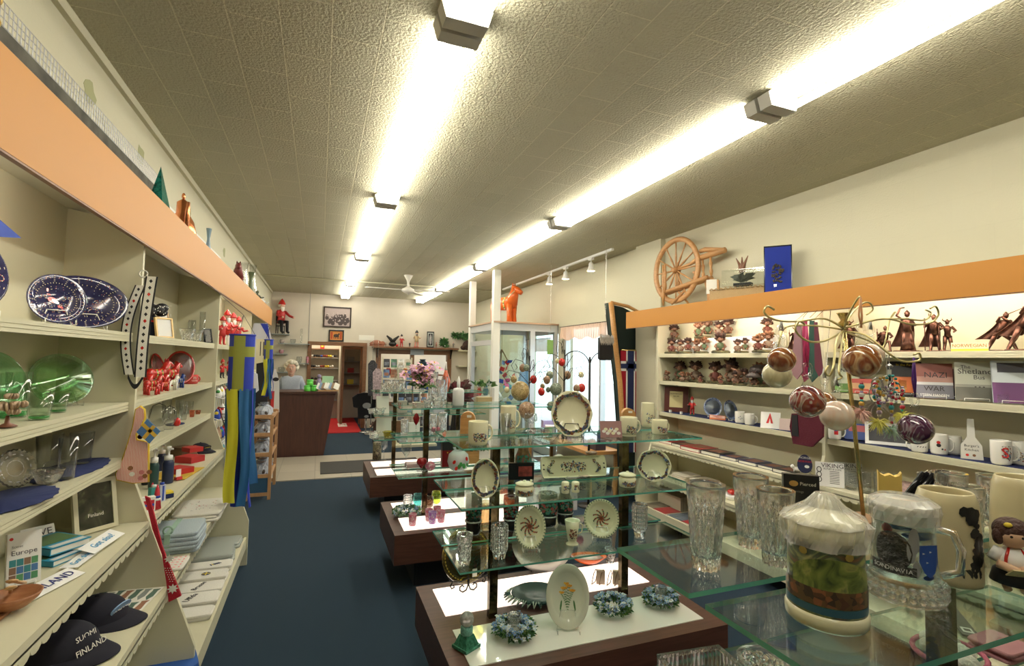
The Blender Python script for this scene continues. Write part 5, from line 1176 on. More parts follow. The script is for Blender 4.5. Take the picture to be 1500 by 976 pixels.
p=fr(937,Y1C,Z1,-.16);dimple(p,H2(p,738),24*mpp(p)/2,'clear dimpled glass vase at right end of the lowest shelf',name='crystal_vase',cat='vase')
def darkvase(px,top,w,lab,mt,rf,z=Z1,d=.12,low=None):
 p=fr(px,Y1C,z,d);h=H2(p,top);r=w*mpp(p)/2;t=T('painted_vase',lab,'vase',p,0,'dark glass vases with painted flowers');mt2=low or BLKG
 b=MB(mt2);b. lathe([(r*.8,0),(r*.86,h*.04),(r*(1 if rf else.9),h*.35)],26);b. m(mt). lathe([(r*(1 if rf else.9),h*.35),(r*(.95 if rf else 1),h*.6),(r*(.6 if rf else 1.0),h*.85),(r*(.7 if rf else.95),h),(r*.5,h*.96),(.0005,h*.9)],26)
 b. m(M('silver band',(.5,.5,.5),.3,.6)). lathe([(r*1.02,h*.30),(r*1.02,h*.33)],26)
 floral(b,lambda u,v:((lambda a,z_:((math. cos(a)*r*1.01,math. sin(a)*r*1.01,z_),(math. cos(a),math. sin(a),0)))(-PI/2+(u-.5)*2.4,h*(.42+.3*v))),70,len(lab),r*.14,[M('painted green',(.06,.25,.14),.4),M('painted rose',(.4,.08,.08),.4),M('painted teal',(.05,.2,.2),.4)])
 b. build('vase',t)
darkvase(693,722,26,'dark vase painted with green leaves, behind the V cut glass vase',M('deep green glass',(.02,.06,.045),.1),False)
darkvase(748,726,24,'dark red vase painted with green leaves, behind the dimpled vase',M('deep red glass',(.10,.015,.015),.1),False)
darkvase(802,722,30,'wide dark vase painted with flowers behind the left leaf rim plate',M('deep green glass',(.02,.06,.045),.1),False)
darkvase(827,715,26,'round bellied dark green painted vase behind the footed cup',M('deep green glass',(.02,.06,.045),.1),True)
p=fr(711,Y1C,Z1,.16);tumbler(p,H2(p,735),.035,'pale amber glass cup behind the dark vases, lowest shelf',thin_glass('faint amber',(.9,.8,.65),1.5))
p=fr(711,Y1C,Z2,-.20);plate(p,44*mpp(p),H2(p,675),'oval ivory dish with floral garland, left end of the middle shelf',rz=-.15,deco=rim_floral(260,r=.065),rimw=.2,stand=CLEAR,tilt=.22)
p=fr(958,Y1C,Z2,-.16);plate(p,52*mpp(p),H2(p,661),'round ivory plate with floral garland, right end of the middle shelf',rz=-.6,deco=rim_floral(260,seed=8,r=.06),rimw=.22,stand=CLEAR,tilt=.2,lobes=8)
def sugar(px,top,w,lab,spoon=True):
 p=fr(px,Y1C,Z2,-.18);h=H2(p,top);r=w*mpp(p)/2;t=T('sugar_jar',lab,'jar',p,-.3,'ivory lidded sugar jars')
 b=MB(IVORY);b. lathe([(r*.85,0),(r*.95,h*.03),(r*.97,h*.3),(r,h*.52),(r*.9,h*.6),(r*.82,h*.68)],28)
 floral(b,lambda u,v:((lambda a,z:((math. cos(a)*r*.99,math. sin(a)*r*.99,z),(math. cos(a),math. sin(a),0)))(-PI/2+(u-.5)*1.7,h*(.10+.22*v+.10*abs(u-.5)*2))),110,len(lab),r*.09);b. build('jar',t)
 MB(IVORY). lathe([(r*.9,h*.68),(r*.98,h*.72),(r*.95,h*.80),(r*.5,h*.9),(r*.15,h*.92),(r*.18,h*.97),(.0005,h)],28). build('lid',t)
 if spoon:MB(IVORY). tube([(r*.6,-r*.1,h*.78),(r*.72,-r*.12,h*1.02)],[r*.08,r*.13],8). build('spoon',t)
sugar(768,703,29,'ivory sugar jar with spoon and floral band, left of the large tray');sugar(919,690,27,'ivory sugar jar with floral band, right of the large tray',False)
p=fr(842,Y1C,Z2,.05);t=T('serving_tray','long ivory handled tray with blue and rust bouquet leaning on the middle shelf','tray',p,-.12);w=105*mpp(p);h=H2(p,669)*.98
b=MB(IVORY);b. M=Matrix. Translation((0,0,.004))@Matrix. Rotation(-.28,4,'X')@Matrix. Translation((0,0,h/2))@Matrix. Rotation(PI/2,4,'X')
def octo(sx,sy,c=.22):return[(-sx+c*sy,-sy),(sx-c*sy,-sy),(sx-c*.4*sy,-sy*.85),(sx,-sy*.3),(sx,sy*.3),(sx-c*.4*sy,sy*.85),(sx-c*sy,sy),(-sx+c*sy,sy),(-sx+c*.4*sy,sy*.85),(-sx,sy*.3),(-sx,-sy*.3),(-sx+c*.4*sy,-sy*.85)]
a1=octo(w/2,h/2);a2=octo(w/2*.80,h/2*.86,.1)
b. add([(x,y,.008)for x,y in a1]+[(x,y,-.006)for x,y in a2]+[(x,y,-.012)for x,y in a1],[tuple(range(12,24))]+[(i,(i+1)%12,12+(i+1)%12,12+i)for i in range(12)]+[(24+i,24+(i+1)%12,(i+1)%12,i)for i in range(12)]+[tuple(range(24,36))[::-1]])
for s in(-1,1):
 for q_ in(-1,1):b. m(M('dark handle hole',(.05,.05,.045),.8)). dot((s*w*.465,q_*h*.10,.0068),(0,0,1),h*.05,8,.7,1.3)
 floral(b,lambda u,v:((s*w*(.37+.03*math. sin(5*v)+.05*(u-.5)-.05*abs(v-.5)),h*(v-.5)*.62,.0045),(0,0,1)),90,7+s,h*.028)
floral(b,lambda u,v:((w*.20*(u-.5)*2*(1-.3*abs(v-.5)),h*.55*(v-.5)*(1-.5*abs(u-.5)),-.0052),(0,0,1)),150,21,h*.036);b. build('tray',t)
s=MB(CLEAR);wire_easel(s,w*.3,h*.5,.08,.003);s. build('easel',t)
for px,lab,nm in((828,'ivory floral salt shaker before the tray, left of the pair','salt_shaker'),(843,'ivory floral pepper shaker before the tray, right of the pair','pepper_shaker')):
 p=fr(px,Y1C,Z2,-.20);h=H2(p,705);r=12.5*mpp(p)/2;b=MB(IVORY);b. lathe([(r*.95,0),(r,h*.04),(r*.95,h*.9),(r*.7,h*.97),(.0005,h)],20)
 floral(b,lambda u,v:((lambda a,z:((math. cos(a)*r*1.02,math. sin(a)*r*1.02,z),(math. cos(a),math. sin(a),0)))(-PI/2+(u-.5)*1.6,h*(.3+.4*v))),40,px,r*.14);tag(b. build(nm,loc=p),lab,'shaker')
p=fr(856,Y1C,Z2,-.16);t=T('acrylic_block','clear acrylic easel behind the salt and pepper shakers','display stand',p);MB(CLEAR). box((0,0,.03),(.05,.03,.06)). build('block',t)
p=fr(763,Y1C,Z2,.10);t=T('music_box','black glossy tall box with red flower picture behind the left sugar jar','box',p,-.2);h=H2(p,678)
MB(BLKG). box((0,0,h/2),(.13,.02,h)). build('box',t);MB(M('red relief',(.3,.05,.04),.4,noise=.6,ns=40)). box((.02,-.011,h*.5),(.07,.001,h*.6)). build('picture',t)
p=fr(764,Y1C,Z2,.2);darkvase(766,652,26,'dark bell vase painted with gold and rust flowers behind the music box',M('gold brown paint',(.16,.09,.04),.3,noise=.6,ns=50),True,Z2,.19)
p=fr(866,Y1C,Z2,.2);darkvase(866,662,26,'dark painted vase with gold flowers behind the long tray',M('gold brown paint',(.16,.09,.04),.3,noise=.6,ns=50),True,Z2,.19)
p=fr(818,Y1C,Z2,.17);t=T('rose_plate','small white plate with red rose behind the long tray','plate',p);
t. name='rose_plate';b=MB(CERW);b. M=Matrix. Translation((0,0,.05))@Matrix. Rotation(PI/2-.2,4,'X');b. lathe([(.0005,-.004),(.035,-.004),(.05,.002),(.05,.004),(.034,-.001),(.0005,-.001)],28);b. m(REDG). dot((0,0,.0005),(0,0,1),.014,8). m(GREEN). dot((.008,-.018,0),(0,0,1),.012,6,.4);b. build('dish',t)
def mugf(px,top,w,lab,d=-.2,side=.2,rz=-.3,wa=0):p=fr(px,Y1C,Z3,d);return mug(p,H2(p,top),w*mpp(p)/2,lab,side,rz=rz,group='ivory floral mugs',waist=wa)
mugf(700,617,30,'large ivory floral mug, leftmost on the top shelf',-.22,.1,0)
mugf(744,595,24,'tall ivory floral mug standing left of the big plate, set further back',.08,0,0)
mugf(921,611,26,'ivory floral mug with tapered base right of the pink picture tile',-.17,.1,-.1,.1)
mugf(949,590,20,'smallest-looking ivory floral mug, farthest at right of the top shelf',.10,.1,-.1)
mugf(966,615,24,'ivory floral mug at the right end of the top shelf',-.15,.15,-.1)
p=fr(838,Y1C,Z3,-.16);plate(p,62*mpp(p),H2(p,574),'largest ivory dinner plate with floral garland, centre of top shelf',rz=-.35,deco=rim_floral(420,.77,.96,.05,12),rimw=.24,stand=IRON,tilt=.2,lobes=10)
p=fr(896,Y1C,Z3,-.19);t=T('picture_tile','pink picture tile printed with a white tea set, beside the big plate','picture',p,-.2);w=34*mpp(p);h=H2(p,617);b=MB(M('pink tile print',(.36,.20,.19),.35));b. M=Matrix. Rotation(-.2,4,'X');b. bx(-w/2,w/2,0,.004,0,h);q=random. Random(3)
for k in range(9):b. m([CERW,IVORY][k%2]). dot((w*(-.34+.085*k),-.0008,h*(.38+.14*math. sin(k*2.1))),(0,-1,0),h*.13,9,.75)
b. m(BLUEG). dot((0,-.0012,h*.55),(0,-1,0),h*.06,7);b. build('tile',t);s=MB(CLEAR);wire_easel(s,w*.5,h*.5,.04);s. build('easel',t)
def wedge(px,top,w,lab,d):
 p=fr(px,Y1C,Z3,d);h=H2(p,top);r=w*mpp(p)/2;t=T('arched_clock',lab,'clock',p,-.35)
 MB(OAK). prism([(-r,0),(r,0),(r,h-r)]+[(r*math. cos(a),h-r+r*math. sin(a))for a in[PI*k/12 for k in range(1,12)]]+[(-r,h-r)],-.02,.02,'y'). build('body',t);MB(PAPER). box((r*.2,-.021,h*.8),(r*.6,.001,.012)). build('price_tag',t)
wedge(685,603,22,'arched golden wood clock case behind the leftmost mug',.10);wedge(920,598,20,'arched golden wood box behind the mugs at the right',.17)
p=fr(777,Y1C,Z3,.10);goblet(p,H2(p,606),10*mpp(p),'stemmed wine glass painted with flowers between the tall mug and big plate')
p=fr(740,Y1C,Z3,.03);tumbler(p,.10,.028,'clear tumbler behind the large mug, top shelf')
def orn_tree(px,y,zb,ztop,label,seed,spread=.24):
 x=col_x(px,y,1.3). x;t=T('ornament_tree',label,'ornament stand',(x,y,zb));b=MB(IRON);q=random. Random(seed);h=ztop-zb
 b. lathe([(.05,0),(.05,.006),(.01,.012)],16). tube([(0,0,0),(0,0,h*.95)],.005,6)
 tips=[]
 for k in range(8):
  a=k*2*PI/8+.3;z0=h*(.4+.22*(k%3));rr=spread*(.95-.2*(k%3));d=Vector((math. cos(a),math. sin(a)*.6,0))
  pts=[Vector((0,0,z0)),d*rr*.4+Vector((0,0,z0+h*.22)),d*rr*.8+Vector((0,0,z0+h*.26)),d*rr+Vector((0,0,z0+h*.14)),d*rr*.85+Vector((0,0,z0+h*.03)),d*rr*.68+Vector((0,0,z0+h*.10)),d*rr*.78+Vector((0,0,z0+h*.17))]
  b. tube(pts,.0025,5);tips. append(pts[4])
 b. build('branches',t);return t,[Vector((x,y,zb))+p_ for p_ in tips]
ORNM=[ramp_mat('ornament gold',[(.3,(.2,.14,.05)),(.6,(.55,.42,.2))],scale=60,rough=.25),ramp_mat('ornament green',[(.3,(.05,.10,.06)),(.6,(.35,.40,.3))],scale=60,rough=.25),REDG,ramp_mat('ornament brown',[(.3,(.12,.05,.03)),(.6,(.45,.3,.18))],scale=60,rough=.3),M('ornament cream',(.7,.65,.4),.3)]
for px,y,ztop,lab,sd in((775,3.2,1.66,'dark scroll iron ornament tree left of the big plate, hung with painted eggs',1),(826,3.72,1.72,'dark scroll iron ornament tree right of the first one',2)):
 t,tips=orn_tree(px,y if sd==2 else Y2C-.2,Z3,ztop,lab,sd)
 q=random. Random(sd)
 for k,c in enumerate(tips):
  r=q. uniform(.018,.032);mt=ORNM[(k+sd)%5];z_=c. z-.035-r;l2='%s egg ornament hanging on the %s iron tree'%(mt. name. replace('ornament ',''). replace(' gloss',''),['left','right'][sd-1])
  o=T('hanging_ornament',l2,'ornament',(c. x,c. y,z_),0,'egg ornaments, %s, tree %d'%(mt. name,sd));MB(mt). ell((0,0,0),(r,r,r*1.2),14,9). build('egg',o);MB(BRASS). tube([(0,0,r*1.2),(0,0,c. z-z_)],.001,4). build('hook',o)
for px,row,r,lab,mt in((762,573,.075,'big round dark gold painted disc ornament before the shop window',0),(768,600,.07,'painted gold and black floral ball just above the wine glass',3),(804,597,.05,'dark egg ornament touching the left of the big plate',1),(814,570,.05,'dark round ornament above the big plate',1)):
 y=Y1C+.9;x=col_x(px,y,1.3). x;zc=row_z(row,x,y);t=T('painted_ornament',lab,'ornament',(x,y,Z3),0);
 h_=zc-Z3;t. location. y=Y2C-.2;x=col_x(px,Y2C-.2,1.3). x;t. location. x=x;zc=row_z(row,x,Y2C-.2);h_=zc-Z3
 MB(ORNM[mt]). ell((0,0,h_),(r,r*.9,r*1.05),20,12). build('ball',t);MB(IRON). lathe([(.03,0),(.03,.004),(.003,.008),(.003,max(.01,h_-r))],10). build('stem',t)
def f3(px,z,d=-.16):return col_x(px,Y2C+d,z)
p=on_z(596,751,ZP);wreath(p,.10,'blue flower ring around frosted votive on the second island base',31)
p=on_z(597,746,ZP+.002);dimple(p,.11,.035,'frosted glass votive in the flower ring on the second island base',name='glass_votive',cat='candle holder')
for px,row,h,r,lab,tint in((612,742,.10,.042,'stemless turquoise glass on the second island base',(.5,.85,.85)),(639,738,.10,.042,'stemless yellow green glass on the second island base',(.85,.95,.4)),(628,744,.09,.04,'smoky brown glass behind the left post of the second island',(.6,.5,.42))):
 p=on_z(px,row,ZP);vessel(p,[(r*.5,0),(r*.85,.015),(r,h*.5),(r*.85,h)],lab,'stemless_glass','glass',thin_glass('tint %.1f %.1f'%tint[:2],tint,1.6))
PKG=ramp_mat('pink swirl glass',[(.35,(.85,.72,.75)),(.55,(.75,.10,.22)),(.7,(.85,.7,.72))],scale=45,rough=.1,trans=.4)
PUG=ramp_mat('purple swirl glass',[(.35,(.8,.72,.85)),(.55,(.35,.10,.55)),(.7,(.85,.4,.6))],scale=45,rough=.1,trans=.4)
for k,(px,row,mt,lab)in enumerate(((604,770,PKG,'pink swirled votive glass standing alone on second island base'),(628,763,PKG,'pink swirled votive glass, rear left of the cluster of three'),(633,767,PUG,'purple swirled votive glass in front of the pink cluster'),(646,765,PKG,'pink swirled votive glass, right of the cluster'),(640,759,PKG,'pink swirled votive glass, rear right of the cluster'))):
 p=on_z(px,row,ZP);tumbler(p,.085,.030,lab,mt,'swirled votive glasses',name='votive_glass',cat='candle holder')
boxy(on_z(808,745,ZP+.001),.36,.2,.15,'low white display box on the second island behind the leaf rim plates',M('lilac white card',(.66,.66,.72),.6),cat='box')
z=Z1
p=f3(617,z,-.1);t=T('rose_trinket','small red glass rose on a clear base, lowest shelf of second island','ornament',p);b=MB(M('deep red rose glass',(.30,.005,.01),.12))
for k in range(5):b. at((.012*math. cos(k*1.3),.012*math. sin(k*1.3),.07),(.3,.2,k)). ell((0,0,0),(.03,.02,.03),10,6)
b. at(). lathe([(.006,.02),(.03,.055)],10). build('rose',t);MB(CLEAR). lathe([(.035,0),(.035,.01),(.01,.02)],16). build('base',t)
p=f3(630,z,-.1);tag(MB(PKG). ell((0,0,.035),(.04,.04,.035),18,10). build('paperweight',loc=p),'pink and white glass paperweight beside the post of the second island','paperweight')
p=f3(671,z,-.14);t=T('rose_bowl','round white frosted glass bowl painted with red roses','vase',p);r=33*mpp(p)/2;b=MB(M('frosted white glass',(.72,.75,.74),.2,trans=.25));b. lathe([(r*.5,0),(r*.8,r*.2),(r,r*.8),(r*.88,r*1.45),(r*.5,r*1.78),(r*.48,r*1.78),(r*.8,r*1.4),(.0005,r*.3)],28)
for a,zz,m_,s_ in((-2.2,.9,REDG,.2),(-1.0,1.15,REDG,.22),(-2.0,.35,REDG,.2),(-1.6,.7,GREEN,.22),(-1.3,.55,GREEN,.25),(-1.75,.5,M('leaf mid',(0,0,0)),.22),(-.9,.6,GREEN,.2)):b. m(m_). dot((math. cos(a)*r*1.01,math. sin(a)*r*1.01,r*zz),(math. cos(a),math. sin(a),0),r*s_,9,.7,a)
b. build('bowl',t)
boxy(f3(653,z,.0),.075,.05,.20,'tall black and red candle box standing beside the frosted rose bowl',M('black red box',(.05,.008,.008),.3),text='',tcol=None)if 0 else None
t=T('gift_box','tall black and red candle box standing beside the frosted rose bowl','box',f3(654,z,.02));MB(M('crimson box',(.20,.01,.012),.3)). bx(-.05,.05,-.03,.03,0,.15). m(BLACK). bx(-.05,.05,-.03,.03,.15,.28). m(YEL). dot((0,-.031,.13),(0,-1,0),.006,8). build('box',t)
t=T('planter','wooden box with dark green leaves behind the frosted rose bowl','planter',f3(686,z,.1));MB(OAK). box((0,0,.05),(.16,.08,.1)). build('box',t);b=MB();foliage(b,160,3,lambda q:((q. uniform(-.12,.12),q. uniform(-.05,.05),q. uniform(.09,.16)),(q. uniform(-1,1),q. uniform(-1,1),q. uniform(-.2,1))),.07,LEAFS+[BLOOM[2]]);b. build('leaves',t)
p=f3(609,z,.03);boxy(p,.16,.1,.03,'pale pink striped box under the red glass rose',M('pale pink card',(.6,.42,.42),.6))
z=Z2
p=f3(609,z,-.1);b=MB(M('deep red rose glass',(0,0,0))). lathe([(.001,.095),(.018,.12),(.026,.15),(.012,.18),(.001,.19)],12). m(CLEAR). lathe([(.02,0),(.02,.004),(.004,.01),(.004,.095)],12);tag(b. build('glass_bud',loc=p),'red glass bud on a thin clear stem in front of the post','ornament')
p=f3(638,z,-.1);t=T('glass_flower','small pink glass flower on the middle shelf of the second island','ornament',p);b=MB(PKG)
for k in range(7):b. at((.02*math. cos(k*.9),.02*math. sin(k*.9),.06),(0,.5,k*.9)). ell((0,0,0),(.018,.01,.02),8,5)
b. at(). m(CLEAR). lathe([(.02,0),(.004,.01),(.004,.05)],10);b. build('flower',t)
for k,(px,d,w,h,lab,mt)in enumerate(((624,.1,.05,.16,'tall crystal votive, first in the row behind the second island post',CRYS),(634,.12,.05,.15,'tall crystal votive, second in the row behind the second island post',CRYS),(648,.08,.06,.17,'tall crystal votive, last in the row right of the post',CRYS),(592,.1,.05,.12,'short crystal votive at the left end of the middle shelf',CRYS))):
 fluted(f3(px,z,d),h,w*.6,lab,cuts=7,r0=.9,group=None)
p=f3(596,z,-.02);goblet(p+Vector((0,0,-.25)),.235,.038,'tall stemmed wine glass on the lowest shelf, left end of the second island')
z=Z3
p=f3(671,z,-.12);t=T('lotion_bottle','white square-shouldered bottle with pointed stopper, top shelf of second island','bottle',p);r=17*mpp(p)/2;h=H2(p,551);b=MB(M('milk glass',(.74,.76,.74),.15,coat=.4));b. lathe([(r*.9,0),(r,h*.05),(r*1.0,h*.5),(r*.85,h*.58),(r*.3,h*.61)],20). build('bottle',t);MB(CARD). lathe([(r*.3,h*.61),(r*.32,h*.75),(r*.3,h*.85),(.001,h)],14). build('stopper',t)
p=f3(617,z,-.12);t=T('swirl_vase','clear swirled crystal bud vase holding pink flowers','vase',p);h=.20;b=MB(CLEAR);b. lathe([(.055,0),(.06,.01),(.03,.05),(.02,.10),(.026,h),(.023,h),(.016,.10),(.0005,.04)],24,mod=lambda a,z,q_:1+.06*math. sin(8*a+z*60),sm=False);b. build('vase',t)
fl=MB();q=random. Random(6)
for k in range(46):flower(fl,(q. gauss(0,.055),q. gauss(0,.04),h+.05+q. gauss(0,.035)),.045,[M('mauve petals',(.62,.36,.50),.7),M('pink petals',(.72,.45,.55),.7)][k%2],YEL,q,6)
fl. build('flowers',t);b=MB();foliage(b,120,5,lambda q:((q. uniform(-.06,.06),q. uniform(-.04,.04),h+q. uniform(-.06,.05)),(q. uniform(-1,1),q. uniform(-1,1),q. uniform(-.6,.6))),.05,LEAFS+[M('lime leaf',(.35,.5,.12),.6)]);b. build('foliage',t)
for k,(px,d,top,w,lab)in enumerate(((633,.05,545,16,'tall lidded crystal jar right of the pink flowers'),(645,-.08,556,13,'clear crystal candlestick right of the lidded jar'),(651,.05,552,9,'slim crystal bud vase under the red teardrop'),(640,-.14,577,20,'low crystal dish at the front edge of the top shelf'),(626,-.16,585,14,'small faceted crystal block at left front of the top shelf'))):
 p=f3(px,z,d);fluted(p,H2(p,top),w*mpp(p)/2,lab,cuts=6 if k else 8,r0=.7)
p=f3(652,z,.12);tag(MB(M('salmon glass',(.75,.18,.10),.12,coat=.5)). lathe([(.02,.09),(.035,.14),(.04,.18),(.015,.25),(.012,.27)],20). m(CARD). lathe([(.012,.27),(.004,.34)],12). m(CLEAR). lathe([(.03,0),(.03,.005),(.008,.02),(.008,.09),(.02,.09)],14). build('teardrop_bottle',loc=p),'salmon red teardrop bottle with white tip','bottle')
p=f3(590,z,.0);
def f4(px,z,d=-.12):return col_x(px,Y3C+d,z)
p=f4(553,ZP,-.22);t=T('candle_pair','dark patterned candle beside a clear glass on the farthest island base','candle',on_z(552,673,ZP));MB(ramp_mat('dark pattern',[(.4,(.03,.025,.02)),(.6,(.3,.26,.15))],scale=50,rough=.5)). lathe([(.05,0),(.05,.20),(.0005,.2)],18). build('candle',t)
goblet(on_z(562,674,ZP),.24,.04,'clear champagne glass on the farthest island base beside the dark candle')
for k,(px,z,h,w,rz,lab,mt)in enumerate(((561,Z2,.19,.14,.3,'cream certificate card leaning on the third tier, farthest island',PAPER),(562,Z1+.0,.20,.16,0,'white leaflet card on the middle tier of the farthest island',PAPER),(589,Z2,.13,.10,0,'grey sparkly gift box right of the cream certificate card',M('glitter grey',(.45,.43,.38),.4,noise=.4,ns=300)),(610,Z2,.12,.09,0,'pale gift box beyond the post on farthest island',PAPER),(606,Z1,.14,.12,0,'white box with printed pattern on farthest island',CARD),(584,Z1,.15,.20,0,'brown display card on the middle tier of the farthest island',DKWOOD),(642,Z2,.15,.12,0,'grey and white striped box at right of the farthest island',M('stripe grey',(.5,.52,.6),.5)),(593,Z1,.03,.2,0,'flat pale box on the middle tier of the farthest island',CARD))):
 p=f4(px,z,-.1+.05*(k%3));t=T('gift_box',lab,'box',p,rz);b=MB(mt)
 b. M=Matrix. Rotation(-.15 if k<2 else 0,4,'X');b. box((0,0,h/2),(w,.006 if k<2 else.06,h));b. build('box',t)
ds=[(548,Z2,'cut crystal cluster at the left end of the third tier, farthest island'),(556,Z2,'cut crystal cluster beside the cream certificate card'),(569,Z1,'amber flower dish on the middle tier, farthest island'),(548,Z1,'crystal shell dish at the left end, middle tier of farthest island')]
for k,(px,z,lab)in enumerate(ds):
 fluted(f4(px,z,-.16),.07,.06,lab,cuts=6,name='crystal_dish',cat='dish',mat=CRYS if k!=2 else thin_glass('amber flower',(.75,.7,.3),1.6),wavy=2)
for k,px in enumerate((562,567,573,579,584,589)):
 fluted(f4(px,Z3,-.1+.06*(k%2)),.09+.03*(k%2),.035,'small crystal piece number on the top tier'. replace('number ',['leftmost ','second from the left ','third from the left ','fourth from the left ','fifth from the left ','rightmost '][k])+', farthest island',cuts=6,name='crystal_piece',cat='ornament')
tag(MB(CLEAR). lathe([(.05,0),(.05,.2),(.001,.3)],8,sm=False). m(CRYS). lathe([(.06,0),(.06,.02)],8). build('crystal_obelisk',loc=f4(584,Z3,.05)),'tall pointed crystal obelisk at the top tier, farthest island','ornament')
tag(MB(M('cobalt glass',(.01,.05,.45),.1)). ell((0,0,.06),(.075,.06,.06),18,10). build('cobalt_egg',loc=f4(628,Z3,.1)),'cobalt blue glass egg behind the swirled vase','ornament')
t=T('lantern_box','clear glass box with dark green leaves and amber candles before the entrance','lantern',f4(706,Z3-.24,.1));MB(CLEAR). bx(-.12,.12,-.07,.07,0,.28). build('glass_box',t);MB(M('amber candle',(.65,.5,.25),.5)). bx(-.1,.1,-.05,.05,.01,.16). build('candles',t);b=MB();foliage(b,60,9,lambda q:((q. uniform(-.12,.12),0,.3+q. uniform(-.02,.04)),(q. uniform(-1,1),q. uniform(-1,1),q. uniform(0,1))),.08,LEAFS+[BLOOM[2]]);b. build('leaves',t)
def on_y(px,row,y):
 d=RR@Vector((px-CX,-(row-CY),-FPX));return Vector((0,0,CZ))+d*(y/d. y)
def on_x(px,row,x):
 d=RR@Vector((px-CX,-(row-CY),-FPX));return Vector((0,0,CZ))+d*(x/d. x)
def prop_h(p,row):return max(.01,row_z(row,p. x,p. y)-p. z)
for px,row,top,w,lab in((1034,832,712,62,'tall cut crystal vase standing nearest the left glass edge'),(1100,800,700,55,'tall cut crystal vase behind, between the other two'),(1137,826,720,60,'tall cut crystal vase just left of the painted stein')):
 p=on_z(px,row,Z3);fluted(p,prop_h(p,top)*1.03,w*mpp(p)/2,lab,cuts=12,r0=.70,group=None)
 pass
p=on_z(1210,905,Z3);t=T('painted_stein','cream stein painted with a harbour town, lid wrapped in clear plastic','stein',p,-.75);r=.050;h=.135
SCN=ramp_mat('harbour painting',[(.0,(.02,.04,.05)),(.3,(.07,.12,.05)),(.45,(.28,.32,.10)),(.55,(.05,.09,.05)),(.7,(.20,.09,.04)),(.85,(.04,.10,.15))],'noise',22,1.2,.3,stretch=(1,1,1.6),coat=.5,detail=5)
b=MB(IVORY);b. lathe([(r*1.0,0),(r*1.05,.004),(r*1.05,.016),(r*1.0,.020)],40);b. m(SCN). lathe([(r*1.0,.020),(r*.97,h*.5),(r*.955,h*.84)],40)
b. m(IVORY). lathe([(r*.955,h*.84),(r*.96,h*.92),(r*.97,h),(r*.9,h),(r*.88,h*.2),(.0005,h*.15)],40)
def cyl(mb,rr,a0,a1,z0,z1,n=8):mb. grid(lambda u,v:(rr*math. cos(a0+(a1-a0)*u),rr*math. sin(a0+(a1-a0)*u),z0+(z1-z0)*v),n,2,True)
for a0,a1,z0,z1,m_ in((-PI,0,.023,.033,M('water blue',(.04,.12,.18),.3)),(-PI,0,.034,.056,ramp_mat('town roofs',[(.35,(.05,.03,.02)),(.5,(.30,.11,.05)),(.65,(.12,.07,.03))],'vor',120,0,.3)),(-PI,0,h*.80,h*.84,M('banner dark',(.06,.06,.08),.3))):b. m(m_);cyl(b,r*1.012,a0,a1,z0,z1,24)
b. m(ramp_mat('hill paint',[(.3,(.03,.06,.02)),(.5,(.20,.27,.06)),(.62,(.34,.36,.10)),(.75,(.05,.10,.06))],'noise',30,1.5,.3)). grid(lambda u,v:(r*1.008*math. cos(-PI+.5+2.2*u),r*1.008*math. sin(-PI+.5+2.2*u),.056+v*(.020+.022*math. sin(PI*u)**.7)),18,3,True)
b. m(M('old gold',(.42,.32,.08),.3));
for a in(-2.3,-1.15):b. dot((math. cos(a)*r*1.0,math. sin(a)*r*1.0,h*.76),(math. cos(a),math. sin(a),0),.006,9,.9)
cu='Bergen';
for k,ch in enumerate(cu):
 a=-1.85+k*.12;b. m(PAPER). text(ch,.009,(math. cos(a)*r*1.02,math. sin(a)*r*1.02,h*.82),(PI/2,0,a+PI/2))
b. build('body',t);MB(IVORY). tube([Vector((-r*.3,r*.9,h*.85)),Vector((-r*.35,r*1.5,h*.8)),Vector((-r*.35,r*1.5,h*.4)),Vector((-r*.3,r*.93,h*.25))],.006,8). build('handle',t)
l=MB(IVORY);l. lathe([(r*.98,h),(r*.99,h+.005),(r*.7,h+.011),(r*.3,h+.015),(.007,h+.020),(.009,h+.030),(.0005,h+.034)],32). build('lid',t)
WRAP=M('plastic film',(.86,.85,.80),.15,alpha=.38,coat=.8,bump=.5,bs=40)
b=MB(WRAP);b. lathe([(r*1.10,h*.80),(r*1.12,h*.9),(r*1.13,h+.004),(r*.98,h+.012),(r*.55,h+.024),(.012,h+.041),(.0005,h+.042)],54,mod=lambda a,z,q:1+.045*math. sin(7*a+z*300)+.03*math. sin(13*a+z*90),sm=False). build('plastic_wrap',t)
p=on_z(1325,872,Z3);t=T('glass_stein','clear glass stein lettered SCANDINAVIA with blue shields and a lid','stein',p,-.95);r=.045;h=.135
b=MB(crystal_mat('stein glass',(1,1,1),.5));b. lathe([(r*1.12,0),(r*1.16,.008),(r*1.10,.022),(r*1.0,.034),(r*.93,h*.5),(r*.90,h),(r*.82,h),(r*.84,h*.5),(r*.85,h*.24),(.0005,h*.2)],40,mod=lambda a,z,q:1+(.03*abs(math. sin(10*a))if z<.03 else 0),sm=True)
b. build('glass',t)
b=MB(M('pewter emblem',(.10,.10,.09),.4,.6,bump=.8,bs=200));rr=r*1.0
def patch(mb,a,z,w,hh,mt,k=14,rad=None):
 mb. m(mt);R2=rad or r*1.03-(z*.09)
 mb. add([(R2*math. cos(a),R2*math. sin(a),z)]+[(R2*math. cos(a+w*math. cos(2*PI*j/k)/R2),R2*math. sin(a+w*math. cos(2*PI*j/k)/R2),z+hh*math. sin(2*PI*j/k))for j in range(k)],[(0,1+j,1+(j+1)%k)for j in range(k)])
PE=b. mats[0];A0=-PI/2-.45
patch(b,A0,.076,.026,.030,PE);b. m(PE);cyl(b,r*1.02,A0-.65,A0+.72,.044,.058);
